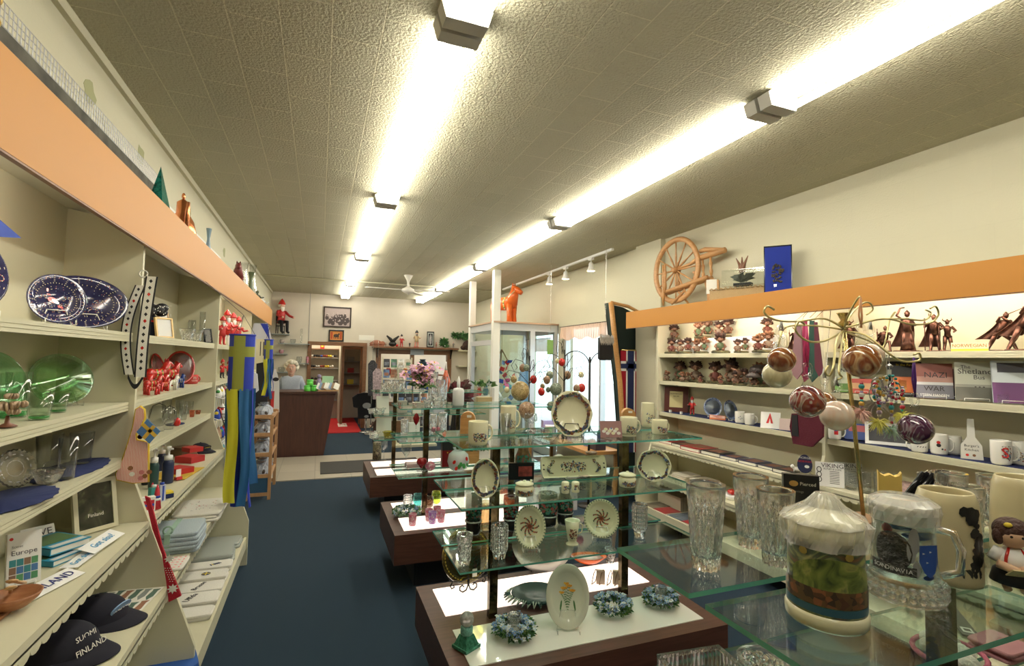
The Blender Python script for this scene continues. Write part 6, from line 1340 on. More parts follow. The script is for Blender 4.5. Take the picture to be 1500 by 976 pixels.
for k,ch in enumerate('SCANDINAVIA'):
 a=A0-.5+k*.105;b. m(CARD). text(ch,.009,(math. cos(a)*r*1.03,math. sin(a)*r*1.03,.051),(PI/2,0,a+PI/2))
SBL=M('enamel blue',(.02,.08,.38),.3);SW=M('enamel white',(.7,.72,.74),.3)
b. m(SBL). add([((r*1.0)*math. cos(A0+1.15+u/r),(r*1.0)*math. sin(A0+1.15+u/r),.070+v)for u,v in((-.015,.022),(.015,.022),(.016,-.002),(.009,-.018),(0,-.026),(-.009,-.018),(-.016,-.002))],[tuple(range(7))]);patch(b,A0+1.0,.103,.026,.006,SBL);patch(b,A0+.72,.095,.007,.02,SW);patch(b,A0+.2,.112,.022,.003,SBL);patch(b,A0-.2,.108,.008,.007,REDG);patch(b,A0+.62,.082,.006,.02,SW);patch(b,A0+.75,.055,.005,.012,SW)
for dx,dz in((-.006,.006),(.004,.008),(-.001,-.004)):patch(b,A0+1.05+dx/r,.073+dz*1.3,.0026,.0016,SW,3,r*1.02)
patch(b,A0+1.15,.044,.009,.004,SBL);b. build('enamel_badge',t)
b=MB(CRYS);[b. ell((r*1.13*math. cos(k*2*PI/26),r*1.13*math. sin(k*2*PI/26),.012+.012*(j)),.006,7,5)for k in range(26)for j in(0,1)];b. build('beaded_foot',t)
MB(CRYS). tube([(r*.88,0,h*.82),(r*1.35,0,h*.80),(r*1.55,0,h*.62),(r*1.5,0,h*.38),(r*1.02,0,h*.3)],.006,8). build('handle',t)
MB(M('silvery lid',(.75,.74,.66),.3,.5)). lathe([(r*.92,h),(r*.95,h+.005),(r*.85,h+.014),(r*.80,h+.010),(.0005,h+.012)],36,mod=lambda a,z,q:1+.03*math. sin(18*a)). build('lid',t)
MB(WRAP). lathe([(r*1.02,h*.88),(r*1.08,h),(r*1.04,h+.012),(r*.75,h+.020),(.0005,h+.017)],32,mod=lambda a,z,q:1+.03*math. sin(11*a+z*200),sm=False). build('plastic_wrap',t)
def crest(px,row,h,r,lab,face):
 p=on_z(px,row,Z3);t=T('cream_mug',lab,'mug',p,-.9,'large cream mugs with black crests');b=MB(M('buff stoneware',(.62,.55,.33),.3,coat=.3))
 n=40;
 def rimz(a):return h*(1+.0*math. cos(a))
 b. lathe([(r*.98,0),(r*1.02,.004),(r*1.02,.012),(r*1.0,h*.5),(r*.93,h*.88),(r*.82,h*.99),(r*.78,h),(r*.74,h*.98),(r*.9,h*.8),(r*.92,h*.2),(.0005,h*.12)],n)
 q=random. Random(3);CR=M('black crest',(.018,.02,.018),.3)
 for k in range(60):
  v=q. random();a=face+.28*math. sin(PI*v)+.10*q. gauss(0,1)+(q. uniform(-.25,.1)if v<.14 or v>.86 else 0);z=h*(.12+.72*v);b. m(CR). dot((math. cos(a)*r*1.012*(1-.05*max(0,v-.75)*4),math. sin(a)*r*1.012*(1-.05*max(0,v-.75)*4),z),(math. cos(a),math. sin(a),.0),.0072*q. uniform(.7,1.4),7,.8,q. uniform(0,3))
 b. build('body',t);MB(b. mats[0]). tube([(-r*.3,r*.95,h*.8),(-r*.3,r*1.5,h*.75),(-r*.3,r*1.5,h*.35),(-r*.3,r*.95,h*.22)],.007,8). build('handle',t)
crest(1400,850,.15,.046,'large cream mug with black crest, beside the glass stein',-.98)
crest(1500,812,.15,.048,'large cream mug with black crest, cut off by the right picture edge',-1.25)
p=on_z(1486,868,Z3);t=T('costume_doll','wooden doll with dark brown hair, white blouse and red braces at right edge','doll',p+Vector((.0,-.0,0)),-.85);u=.115
b=MB(M('doll skin',(.72,.48,.32),.4));b. ell((0,0,u*.78),u*.17,16,10);b. tube([(0,0,u*.55),(0,0,u*.65)],u*.06,8);b. tube([(-u*.2,-u*.12,u*.4),(-.002,-u*.26,u*.36)],u*.06,8). tube([(u*.2,-u*.12,u*.4),(.002,-u*.26,u*.38)],u*.06,8)
for s in(-1,1):b. tube([(s*u*.09,0,u*.2),(s*u*.09,0,.01),(s*u*.09,-u*.08,.006)],u*.05,8)
b. m(BLACK);[b. dot((s*u*.06,-u*.165,u*.8),(0,-1,0),u*.018,8)for s in(-1,1)];b. build('body',t)
MB(M('doll hair',(.06,.025,.018),.6,bump=.6,bs=120)). ell((0,u*.04,u*.84),(u*.21,u*.20,u*.19),16,10). ell((-u*.16,-u*.02,u*.76),(u*.07,u*.09,u*.12),10,6). m(YEL). ell((-u*.08,-u*.12,u*.95),(u*.05,u*.03,u*.035),8,5). build('hair',t)
MB(CARD). lathe([(u*.17,u*.32),(u*.19,u*.48),(u*.10,u*.62)],16). m(REDG). tube([(-u*.12,-u*.12,u*.33),(-u*.12,-u*.15,u*.5),(-u*.06,-u*.06,u*.62)],u*.02,5). tube([(u*.12,-u*.12,u*.33),(u*.12,-u*.15,u*.5),(u*.06,-u*.06,u*.62)],u*.02,5). m(CARD). tube([(-u*.14,0,u*.58),(-u*.24,-u*.06,u*.44)],u*.07,8). tube([(u*.14,0,u*.58),(u*.24,-u*.06,u*.44)],u*.07,8). build('blouse',t)
MB(BLACK). lathe([(u*.26,u*.14),(u*.22,u*.3),(u*.15,u*.36)],18). build('skirt',t);MB(M('song sheet',(.72,.60,.32),.6)). at((0,-u*.3,u*.36),(.9,0,.2)). box((0,0,0),(u*.3,.002,u*.2)). build('booklet',t)
p=on_z(1176,792,Z3);t=T('display_card','black display card with gold oval lettered Pierced behind the painted stein','card',p,-.7);w=.066;h=prop_h(p,697);b=MB(M('card black',(.02,.02,.02),.35));b. M=Matrix. Rotation(-.06,4,'X');b. bx(-w/2,w/2,0,.022,0,h)
b. m(M('card gold',(.62,.38,.12),.4)). dot((-w*.22,-.0006,h*.86),(0,-1,0),w*.13,16,.7);b. m(PAPER). text('Pierced',w*.15,(w*.18,-.001,h*.86));b. m(M('card grey',(.35,.35,.32),.5));b. text('earrings',w*.1,(-w*.1,-.001,h*.74))
for a_,b_ in(((-.36,.08),(.36,.08)),((-.36,.26),(.36,.26)),((-.36,.08),(-.36,.26)),((.36,.08),(.36,.26)),((-.05,.10),(0,.16)),((.05,.10),(0,.16))):b. tube([(w*a_[0],-.001,h*a_[1]),(w*b_[0],-.001,h*b_[1])],.0006,4)
b. build('card',t)
for px,row,lab in((1151,800,'ivory mug half hidden behind the rear crystal vase'),(1186,812,'ivory mug with curved handle behind the black display card')):
 p=on_z(px,row,Z3);mug(p,.07,.028,lab,.3,group='ivory mugs on the near glass',rz=-.3)
p=on_z(1185,832,Z3);vessel(p,[(.024,0),(.026,.004),(.030,.075)],'clear glass cup just behind the wrapped stein lid','glass_cup','glass',CLEAR)
for px,row,top,w,lab in((1395,775,692,50,'cut crystal tumbler, leftmost of those behind the cream mug'),(1418,790,706,52,'cut crystal tumbler, front one behind the cream mug'),(1462,780,697,60,'widest cut crystal tumbler, right of those behind the cream mug'),(1372,762,700,40,'narrow cut crystal tumbler beside the black candles')):
 p=on_z(px,row,Z3);p. y=max(.68,min(.80,p. y));p=col_x(px,p. y,Z3);fluted(p,prop_h(p,top),w*mpp(p)/2,lab,cuts=11,r0=.78,name='crystal_tumbler',cat='glass')
p=col_x(1304,.80,Z3);t=T('paper_holder','yellow scalloped card holder standing behind the glass stein lid','holder',p,-.9);w=.045;h=prop_h(p,690)
MB(M('yellow card',(.80,.58,.16),.5)). prism([(-w/2,0),(w/2,0),(w/2,h),(w*.38,h*.93),(w*.22,h*.90),(0,h*.94),(-w*.22,h*.90),(-w*.38,h*.93),(-w/2,h)],-.012,.012,'y'). build('holder',t)
p=col_x(1338,.80,Z3);t=T('candle_bundle','bundle of black taper candles with white wicks leaning right','candle',p,-.9)
for k in range(6):
 b=MB(BLKG);x=.009*k-.03;b. tube([(x-.01,.006*(k%2),.004),(x+.052,.006*(k%2),.108)],.0058,8);c=b. build('candle',t);MB(PAPER). tube([(x+.052,.006*(k%2),.108),(x+.060,.006*(k%2),.114)],.0012,5). build('wick',c)
pb=col_x(1262,.77,Z3);DKB2=wood('stand wood',(.25,.14,.07),(.35,.2,.1),6)
t=T('ornament_stand','tall brass ornament stand with curling arms on a wooden foot','ornament stand',pb);top=on_y(1233,478,.77)-pb
MB(DKB2). box((0,0,.008),(.09,.09,.016)). box((0,0,.024),(.065,.065,.016)). build('foot',t)
b=MB(BRASS);b. tube([(0,0,.03),top*.5+Vector((.001,0,.016)),top],.0042,10). lathe([(.008,0),(.011,.006),(.006,.012),(.012,.026),(.014,.028)],16,top). build('pole',t)
GW=M('pale gold wire',(.66,.58,.28),.35,.7)
PX=lambda px,row,y:on_y(px,row,y)-pb
arms=[[(1233,482,.77),(1205,468,.76),(1165,472,.74),(1135,470,.73),(1118,460,.72),(1122,450,.72),(1132,455,.72)],[(1233,484,.77),(1190,478,.80),(1150,480,.84),(1140,500,.84),(1138,512,.84)],[(1233,486,.77),(1205,500,.72),(1180,500,.70),(1163,485,.70),(1168,472,.70),(1176,476,.70)],[(1233,482,.77),(1275,470,.80),(1320,468,.82),(1350,470,.82),(1360,460,.82),(1352,455,.82)],[(1233,482,.77),(1290,468,.72),(1330,476,.72),(1358,474,.72),(1370,462,.72),(1366,450,.72),(1358,453,.72)],[(1233,486,.77),(1265,492,.70),(1300,520,.66),(1320,530,.66),(1342,528,.66),(1342,518,.66),(1334,520,.66)],[(1233,486,.77),(1270,500,.84),(1290,510,.86),(1300,470,.87),(1308,458,.87),(1304,464,.87)],[(1233,484,.77),(1222,500,.70),(1218,535,.66),(1212,550,.66),(1206,545,.66),(1210,536,.66)],[(1233,482,.77),(1245,460,.8),(1262,445,.82),(1272,446,.82),(1275,455,.82),(1266,462,.82)],[(1233,484,.77),(1228,520,.72),(1226,545,.70),(1230,552,.70),(1224,556,.70)],[(1233,484,.77),(1240,462,.74),(1252,440,.72),(1256,436,.72)]]
def smooth(pts,n=5):
 out=[]
 for i in range(len(pts)-1):
  p0,p1,p2,p3=pts[max(i-1,0)],pts[i],pts[i+1],pts[min(i+2,len(pts)-1)]
  for j in range(n):u=j/n;out. append(.5*((2*p1)+(p2-p0)*u+(2*p0-5*p1+4*p2-p3)*u*u+(3*p1-p0-3*p2+p3)*u**3))
 return out+[pts[-1]]
for a in arms:MB(GW). tube(smooth([PX(*q)for q in a]),.0021,6). build('arm',t)
SW1=ramp_mat('amber swirl glass',[(.3,(.45,.20,.05)),(.45,(.22,.045,.012)),(.52,(.62,.42,.22)),(.58,(.40,.13,.03)),(.7,(.25,.06,.02))],'noise',11,2.2,.06,coat=1,detail=2)
SW2=ramp_mat('cream swirl glass',[(.35,(.70,.68,.46)),(.6,(.55,.52,.33))],'noise',20,3,.08,coat=1,detail=2)
SW3=ramp_mat('crimson swirl glass',[(.3,(.03,.03,.05)),(.42,(.20,.012,.02)),(.49,(.55,.48,.42)),(.52,(.24,.02,.02)),(.62,(.28,.07,.03)),(.7,(.02,.02,.04))],'noise',12,3,.05,coat=1,detail=2)
SW4=ramp_mat('peach swirl glass',[(.35,(.78,.56,.42)),(.6,(.80,.68,.58))],'noise',18,3,.1,coat=1,detail=2)
SW5=ramp_mat('violet swirl glass',[(.32,(.015,.01,.04)),(.45,(.12,.02,.07)),(.5,(.30,.24,.33)),(.54,(.07,.015,.06))],'noise',14,3,.05,coat=1,detail=2)
RB=[M('mauve ribbon',(.45,.2,.4),.5),M('peach ribbon',(.70,.36,.18),.5),M('clear thread',(.6,.6,.55),.3),M('purple ribbon',(.10,.02,.22),.5),M('pink ribbon',(.65,.05,.2),.5)]
for px,row,y,rp,top,lab,mt,rb in((1145,527,.74,21,470,'amber and brown swirled glass ball at the upper left of the brass stand',SW1,RB[2]),(1138,549,.84,22,505,'cream yellow glass ball just below the amber one',SW2,RB[2]),(1183,588,.70,27,478,'crimson and white swirled glass ball at left, hung on pink ribbon',SW3,RB[4]),(1208,590,.84,18,540,'gold brown swirled glass ball behind the crimson one',SW1,RB[2]),(1226,609,.70,26,552,'peach white glass ball left of the brass pole',SW4,RB[2]),(1262,529,.72,29,436,'large amber brown glass ball in front of the brass pole, hung on an orange ribbon',SW1,RB[1]),(1276,520,.80,20,470,'pale pink glass ball behind the large amber one',SW4,RB[2]),(1341,629,.66,27,524,'violet and dark swirled glass ball hung on a purple ribbon',SW5,RB[3])):
 c=on_y(px,row,y);r=rp*mpp(c);hook=on_y(px,top,y);ball((c. x,c. y,hook. z),r,c. z,lab,mt,rb)
c=on_y(1300,572,.70);t=T('beaded_wind_catcher','wire circle set with coloured beads, hung with bead strings and feathers','wind catcher',c);R_=36*mpp(c);b=MB(STEEL);q=random. Random(4)
for k in range(5):
 ph=k*1.25;b. tube([(R_*.55*math. cos(ph)+R_*.42*math. cos(a),.004*k,R_*.30*math. sin(ph)+R_*.42*math. sin(a))for a in[2*PI*j/24 for j in range(24)]],.0013,5,True)
b. tube([(0,0,R_*.6),(.0,0,on_y(1300,520,.70). z-c. z)],.001,4)
b. build('wire',t);BD=[M('bead %s'%n_,c_,.1,trans=.3)for n_,c_ in(('red',(.6,.04,.08)),('teal',(.05,.4,.4)),('gold',(.8,.5,.1)),('lilac',(.5,.4,.6)),('clear',(.8,.8,.8)))]
b=MB()
for k in range(40):ph=1.25*(k%5);a=k*2.4;b. m(BD[k%5]). ell((R_*.55*math. cos(ph)+R_*.42*math. cos(a),-.003,R_*.3*math. sin(ph)+R_*.42*math. sin(a)),.0032,7,5)
b. build('beads',t)
FT=[M('feather pink',(.75,.48,.42),.9),M('feather yellow',(.75,.72,.18),.9),M('feather aqua',(.45,.62,.50),.9),M('feather grey',(.5,.46,.42),.9)]
for k,(px,z0,z1,fi,fr_)in enumerate(((1262,562,600,0,.020),(1288,570,614,1,.022),(1306,575,625,2,.018),(1322,568,605,1,.020),(1282,560,588,3,.022))):
 a=on_y(px,z0,.70+.01*k)-c;e=on_y(px,z1,.70+.01*k)-c;s=MB();n=9
 for j in range(n):s. m(BD[(j+k)%5]). ell(tuple(a+(e-a)*j/n),.0035+.002*(j%3==1),8,6)
 s. build('bead_string',t);f=MB(FT[fi])
 for j in range(90):
  d=Vector((q. gauss(0,.55),q. gauss(0,.5),-q. uniform(-.25,1))). normalized();p0=e+Vector((0,0,-.004));L_=fr_*q. uniform(.6,1.35);f. tube([p0,p0+d*L_*.6,p0+d*L_+Vector((0,0,-.004))],[.0012,.0010,.0002],3)
 f. build('feathers',t)
c=on_y(1303,552,.70);t=T('price_label','white barcode tag hanging before the large amber glass ball','tag',c);MB(PAPER). box((0,0,0),(.012,.001,.030)). m(BLACK). box((0,-.0008,-.002),(.006,.0005,.014)). build('tag',t);MB(STEEL). lathe([(.006,0),(.007,.003),(.001,.008)],12,(0,0,.020)). tube([(0,0,.014),(0,0,.05)],.0008,4). build('clip',t)
p=on_z(1035,1010,Z2-.0);t=T('crystal_box','rectangular ribbed crystal dish at the bottom picture edge','dish',p,-.1);b=MB(CRYS);w,d,h=.13,.09,.05
for k in range(15):x=-w/2+w*k/14;b. box((x,-d/2,h/2),(.005,.006,h)). box((x,d/2,h/2),(.005,.006,h))
for k in range(9):y=-d/2+d*k/8;b. box((-w/2,y,h/2),(.006,.005,h)). box((w/2,y,h/2),(.006,.005,h))
b. bx(-w/2,w/2,-d/2,d/2,0,.006). bx(-w/2-.003,w/2+.003,-d/2-.003,-d/2+.003,h-.004,h+.002). bx(-w/2-.003,w/2+.003,d/2-.003,d/2+.003,h-.004,h+.002). bx(-w/2-.003,-w/2+.003,-d/2,d/2,h-.004,h+.002). bx(w/2-.003,w/2+.003,-d/2,d/2,h-.004,h+.002). build('dish',t)
p=on_z(1118,1010,Z2);fluted(p,.055,.045,'round ribbed crystal bowl right of the rectangular dish, bottom edge',cuts=12,name='crystal_bowl',cat='bowl',r0=.8)
p=on_z(1390,960,Z2);t=T('lace_cloth','white crocheted cloth with pink edging seen through the glass top','cloth',p,.3);b=MB(M('white crochet',(.72,.70,.62),.9,bump=.8,bs=90));q=random. Random(2)
for k in range(16):b. ell((q. uniform(-.05,.05),q. uniform(-.04,.04),.012),(.018,.016,.012),9,5)
b. m(M('pink edging',(.5,.12,.18),.8)). tube([(.07*math. cos(a),.06*math. sin(a),.006)for a in[2*PI*j/20 for j in range(20)]],.005,6,True). build('cloth',t)
p=on_z(1400,905,Z2);t=T('grey_strap','grey flat strap with white barcode label on the lower glass tier','strap',p,.75);MB(M('strap grey',(.10,.10,.09),.6)). bx(-.10,.10,-.016,.016,0,.004). m(PAPER). bx(-.085,-.060,-.010,.010,.004,.0045). m(BLACK). bx(-.078,-.067,-.006,.006,.0045,.005). build('strap',t)
folded(on_z(1445,950,Z2),.12,.10,.03,'pink and white striped cloth stack at the bottom right under the glass',M('pink stripe cloth',(.50,.22,.25),.8),3)
folded(on_z(1480,1000,Z2),.12,.07,.03,'second pink and white striped cloth stack at the corner',M('pink stripe cloth',(.50,.22,.25),.8),3)if 0 else None
RA,RB_,RC,RD,RE,RF=1.701,1.421,1.101,.786,.486,.191
def R(px,x,z):return col_y(px,x,z)
ACW=M('white acrylic riser',(.8,.8,.76),.3)
yA=R(1010,3.47,RA). y;zr=row_z(497,3.47,yA)
a_,b_=R(1145,3.49,RA). y,R(975,3.49,RA). y
t=T('riser','white riser step behind the front trolls on the top right shelf','riser',(3.49,(a_+b_)/2,RA));MB(ACW). bx(-.045,.055,-(b_-a_)/2,(b_-a_)/2,0,zr-RA). build('step',t)
for k,(px,top,n,lab)in enumerate(((988,478,1,'dark haired troll on the riser at the far left of the top right shelf'),(1030,470,2,'troll pair seated on a log, second on the riser'),(1063,466,2,'pale dressed troll pair, third on the riser'),(1124,469,1,'big dark haired troll on the riser nearest the brass ornament stand'))):
 p=R(px,3.49,zr+.001);troll(p,prop_h(p,top)*1.05,lab,11+k,-.7,n=n,group='troll figurines')
for k,(px,top,n,lab)in enumerate(((984,500,1,'small squat troll at the far end of the top right shelf'),(1002,498,2,'two dark haired trolls side by side, front row of the top right shelf'),(1026,499,2,'trolls in red and green clothes, front row of the top right shelf'),(1055,494,1,'troll holding a baby, front row, middle of the top right shelf'),(1086,499,2,'low reclining troll pair, front row of the top right shelf'),(1118,492,2,'troll family on a mossy mound, front row, right side'))):
 p=R(px,3.38,RA);troll(p,prop_h(p,top)*1.15,lab,31+k,-.7,n=n,wide=1.1,group='troll figurines')
for k,(px,x,top,n,lab)in enumerate(((977,3.38,544,1,'tiny troll at the far end of the second right shelf'),(996,3.50,531,1,'standing troll with stick, rear row of the second right shelf'),(1020,3.50,528,1,'round faced troll, rear row of the second right shelf'),(1003,3.37,545,2,'small troll couple in front of the standing troll'),(1026,3.37,549,1,'small sitting troll beside the couple'),(1048,3.45,531,1,'big troll on a wooden house, second right shelf'),(1056,3.36,551,1,'small mossy troll in front of the wooden house troll'),(1072,3.46,525,1,'troll with a tall pointed brown cap, second right shelf'),(1084,3.37,541,2,'curly troll pair right of the pointed cap troll'),(1113,3.47,529,1,'large troll under a dark mushroom cap, second right shelf'),(1104,3.36,546,1,'yellow haired small troll in front of the mushroom troll'))):
 p=R(px,x,RB_);o=troll(p,prop_h(p,top)*.98,lab,51+k,-.7,n=n,group='troll figurines')
 if 'pointed' in lab:h=prop_h(p,top);MB(M('brown felt',(.14,.07,.04),.8)). tube([(0,0,h*.6),(-.02,0,h*.85),(-.07,0,h*1.02)],[h*.26,h*.14,h*.02],10). build('pointed_cap',o)
 if 'mushroom' in lab:h=prop_h(p,top);MB(M('dark cap',(.06,.045,.04),.6,bump=.6,bs=60)). lathe([(h*.5,h*.62),(h*.42,h*.85),(h*.15,h*1.0),(.001,h*1.02)],16). build('mushroom_cap',o)
for px,top,lab,pose,db in((1166,478,'small bronze figure behind the hanging ties','stand',False),(1245,468,'bronze warrior partly hidden behind the brass pole','stand',False),(1291,470,'bronze warrior crouching with windblown cape','kneel',False),(1330,452,'bronze goddess in a long robe with raised arm','goddess',False),(1377,458,'bronze pair of cloaked viking men with horned helmet','stand',True),(1464,454,'bronze swordsman lunging with cape flying','lunge',False),(1500,437,'bronze warrior cut off by the right picture edge','lunge',False)):
 p=R(px,3.40,RA);bronze(p,prop_h(p,top)*1.02,lab,pose,-.95,double=db)
p=R(1420,3.35,RA);t=T('shelf_sign','small yellow and white shelf sign lettered NORWEGIAN','sign',p,-PI/2);w=.17
MB(M('sign cream',(.85,.78,.5),.5)). box((0,0,.024),(w,.003,.048)). m(YEL). box((0,-.0018,.007),(w,.001,.012)). m(M('sign brown',(.35,.12,.03),.5)). text('NORWEGIAN',.026,(0,-.0025,.030)). build('plate',t);MB(ACW). box((0,.01,.003),(w*.6,.02,.006)). build('foot',t)
BK_=M('near black cover',(.02,.02,.025),.35)
def nazi(b,w,h,d):
 b. m(M('war type',(.04,.03,.03),.4)). text('NAZI',w*.27,(0.05*w,-d/2-.001,h*.66)). text('WAR',w*.24,(0,-d/2-.001,h*.27)). m(CARD). text('STEEN HANSEN',w*.11,(0,-d/2-.001,h*.09))
def shet(b,w,h,d):
 b. m(M('war type',(.04,.03,.03),.4)). text('The',w*.16,(-w*.22,-d/2-.001,h*.87)). text('Shetland',w*.25,(0,-d/2-.001,h*.75)). text('Bus',w*.2,(w*.1,-d/2-.001,h*.6));q=random. Random(2)
 for k in range(3):b. dot((w*(.0+.1*k),-d/2-.001,h*.36),(0,-1,0),w*.03,6,.6)
for px,x,top,wp,lab,col,art,bands in((1236,3.45,533,30,'green and white paperback partly hidden by the big amber ball',(.62,.68,.5),lambda b,w,h,d:b. m(BK_). text('NESS',w*.25,(0,-d/2-.001,h*.75)),[(.0,.3,(.15,.32,.08))]),(1262,3.40,556,26,'low red paperback lying behind the bead strings',(.55,.08,.06),None,[(.3,.7,(.7,.4,.2))]),(1326,3.42,530,42,'black book with orange flames on its cover',(.02,.02,.02),lambda b,w,h,d:b. m(YEL). text('In the Fire',w*.12,(0,-d/2-.001,h*.9)),[(.1,.55,(.65,.16,.03),-.35,.25),(.2,.45,(.85,.45,.1),-.2,.05)]),(1369,3.37,533,46,'book lettered NAZI WAR with red sky cover',(.42,.22,.18),nazi,[(.62,1.0,(.30,.10,.08)),(.0,.38,(.18,.18,.22)),(.38,.46,(.6,.6,.62))]),(1397,3.46,541,40,'dark book behind the NAZI WAR book',(.10,.03,.03),None,[(.0,.35,(.03,.03,.03))]),(1430,3.38,531,50,'grey green book lettered The Shetland Bus',(.48,.49,.40),shet,[(.0,.35,(.12,.12,.10)),(.35,.42,(.28,.28,.24))]),(1484,3.38,529,48,'purple and white book with horses on the cover',(.62,.68,.72),None,[(.0,.48,(.14,.05,.16)),(.0,.2,(.6,.6,.65),-.4,-.1),(.72,.95,(.08,.08,.10),-.35,.35)])):
 p=R(px,x,RB_);book(p,wp*mpp(p)*1.12,prop_h(p,top),.022,lab,col,rz=-1.0,tilt=.22,art=art,bands=bands,rack=WIREW,group=None)
LIN=M('navy shelf liner',(.012,.02,.09),.8)
for y0,y1,lab in((2.52,4.30,'navy cloth liner on the third right shelf, far bay'),(.79,2.47,'navy cloth liner on the third right shelf, near bay')):
 tag(MB(LIN). bx(3.335,3.55,y0,y1,RC,RC+.003). build('shelf_liner'),lab,'liner')
ZC3=RC+.0035
p=R(990,3.46,ZC3);t=T('plaque','dark wooden plaque with cream paper on the third right shelf','plaque',p,-.9);w=32*mpp(p)*1.1;h=prop_h(p,567);b=MB(M('dark red wood',(.10,.025,.02),.3));b. M=Matrix. Rotation(-.12,4,'X');b. bx(-w/2,w/2,0,.014,0,h);b. m(M('certificate',(.62,.55,.28),.6)). bx(-w*.28,w*.28,-.001,0,h*.18,h*.82);b. m(BLACK). text('NORWEGIAN',w*.08,(0,-.002,h*.72)). text('RECIPE',w*.08,(0,-.002,h*.62));b. build('plaque',t)
for px,lab in((982,'tiny white price cube at the left of the dark plaque'),(998,'tiny white price cube at the right of the dark plaque')):tag(MB(CARD). box((0,0,.012),(.02,.02,.024)). build('price_cube',loc=R(px,3.36,ZC3)),lab,'price tag')
p=R(1014,3.42,ZC3);t=T('santa_doll','small santa doll in red beside the dark plaque','doll',p,-.8);figure(t,prop_h(p,581)*1.0,REDC,hat=REDC,beard=CARD,base=GREEN)
BLP=ramp_mat('blue transfer glaze',[(.4,(.05,.09,.25)),(.55,(.35,.42,.55)),(.62,(.08,.12,.3))],scale=28,rough=.15,coat=.5)
def bdeco(b,a,rr,d):b. m(M('pale blue glaze',(.5,.56,.64),.2));b. lathe([(rr*.66,-d*.4),(rr*.72,-d*.3)],32);b. m(CERW). dot((0,0,-d*.65),(0,0,1),rr*.3,12)
p=R(1044,3.45,ZC3);plate(p,27*mpp(p),prop_h(p,583),'blue and white souvenir plate facing out on the third right shelf',BLP,rz=-.8,stand=WIREW,deco=bdeco)
p=R(1073,3.44,ZC3);plate(p,25*mpp(p),prop_h(p,587),'blue and white souvenir plate turned sideways',BLP,rz=-.05,stand=WIREW,deco=bdeco)
p=R(1051,3.36,ZC3);t=T('shelf_sign','small orange and pink shelf sign before the blue plates','sign',p,-1.1);MB(M('sign orange',(.72,.22,.10),.5)). box((0,0,.02),(.14,.003,.04)). m(M('sign pink',(.85,.6,.52),.5)). box((0,-.002,.026),(.13,.001,.022)). m(RED). text('GREECE' if 0 else 'SWEDISH',.02,(0,-.003,.026)). build('plate',t)
def simple(mt):return lambda b,r,h:[b. m(mt). dot((math. cos(a)*r*1.02,math. sin(a)*r*1.02,h*z),(math. cos(a),math. sin(a),0),r*.16,7,.8,a)for a,z in((-1.9,.5),(-1.6,.6),(-1.3,.45),(-1.6,.38))]
def rmug(px,x,top,wp,lab,deco,side=-.4,z=ZC3,mat=CERW,rz=-.7):p=R(px,x,z);return mug(p,prop_h(p,top),wp*mpp(p)/2,lab,side,mat,deco,rz=rz,group='white souvenir mugs')
rmug(1084,3.38,603,15,'white mug with faint print, left of two near the cards',simple(M('faint print',(.4,.45,.5),.4)))
rmug(1098,3.37,606,15,'white mug with faint print, right of two near the cards',None)
p=R(1128,3.40,ZC3);t=T('greeting_card','white card with a red tower drawing on the third right shelf','card',p,-1.0);b=MB(CARD);b. M=Matrix. Rotation(-.3,4,'X');b. bx(-.07,.07,0,.002,0,.13);b. m(RED). prism([(-.02,.04),(-.008,.04),(0,.09),(.008,.04),(.02,.04),(.003,.12),(-.003,.12)],-.001,0,'y'). text('Paris',.02,(0,-.002,.02))if 0 else b. m(RED). prism([(-.03,.04),(-.012,.04),(-.004,.08),(.004,.04),(.02,.04),(-.002,.12),(-.006,.12)],-.001,0,'y');b. build('card',t)
for px,h_,lab in((1152,.09,'pink and white card pack leaning near the maroon knitwear'),):
 p=R(px,3.38,ZC3);t=T('greeting_card',lab,'card',p,-1.0);b=MB(M('pale pink print',(.7,.55,.52),.6));b. M=Matrix. Rotation(-.3,4,'X');b. bx(-.05,.05,0,.003,0,h_);b. build('card',t)
tag(MB(CARD). bx(-.06,.06,-.10,.10,0,.012). build('leaflet_stack',loc=R(1140,3.40,ZC3)+Vector((.0,-.03,0))),'stack of white leaflets lying in front of the cards','leaflets')
rmug(1223,3.39,617,19,'white mug printed with a red and blue emblem, behind the peach ball',lambda b,r,h:(b. m(RED),cyl(b,r*1.02,-1.9,-1.3,h*.3,h*.75),b. m(BLUE),cyl(b,r*1.03,-1.85,-1.5,h*.5,h*.7)))
p=R(1258,3.42,ZC3);book(p,.16,.11,.02,'blue book with red flowers behind the brass pole, third right shelf',(.03,.08,.35),rz=-1.0,tilt=.35,bands=[(.5,.9,(.5,.1,.12),-.35,.3)])
p=R(1304,3.40,ZC3);frame(p,.26,prop_h(p,620),'white framed dark picture under the yellow feathers',CARD,BK_,rz=-1.0,tilt=.35,fw=.02)
rmug(1347,3.36,641,25,'white mug with dark leaf band, under the violet glass ball',lambda b,r,h:[b. m(BLACK). dot((math. cos(a)*r*1.02,math. sin(a)*r*1.02,h*.4),(math. cos(a),math. sin(a),0),r*.12,6,.5,.7)for a in(-2.1,-1.8,-1.5,-1.2)],PI)
rmug(1376,3.38,636,26,'white mug with red and black gnome print',lambda b,r,h:[b. m(m_). dot((math. cos(a)*r*1.02,math. sin(a)*r*1.02,h*z),(math. cos(a),math. sin(a),0),r*s,8)for a,z,s,m_ in((-2.0,.62,.22,RED),(-1.98,.48,.26,BLACK),(-1.6,.3,.12,BLACK),(-1.3,.28,.1,RED))])
rmug(1397,3.47,639,24,'white mug standing behind the gnome mug',None)
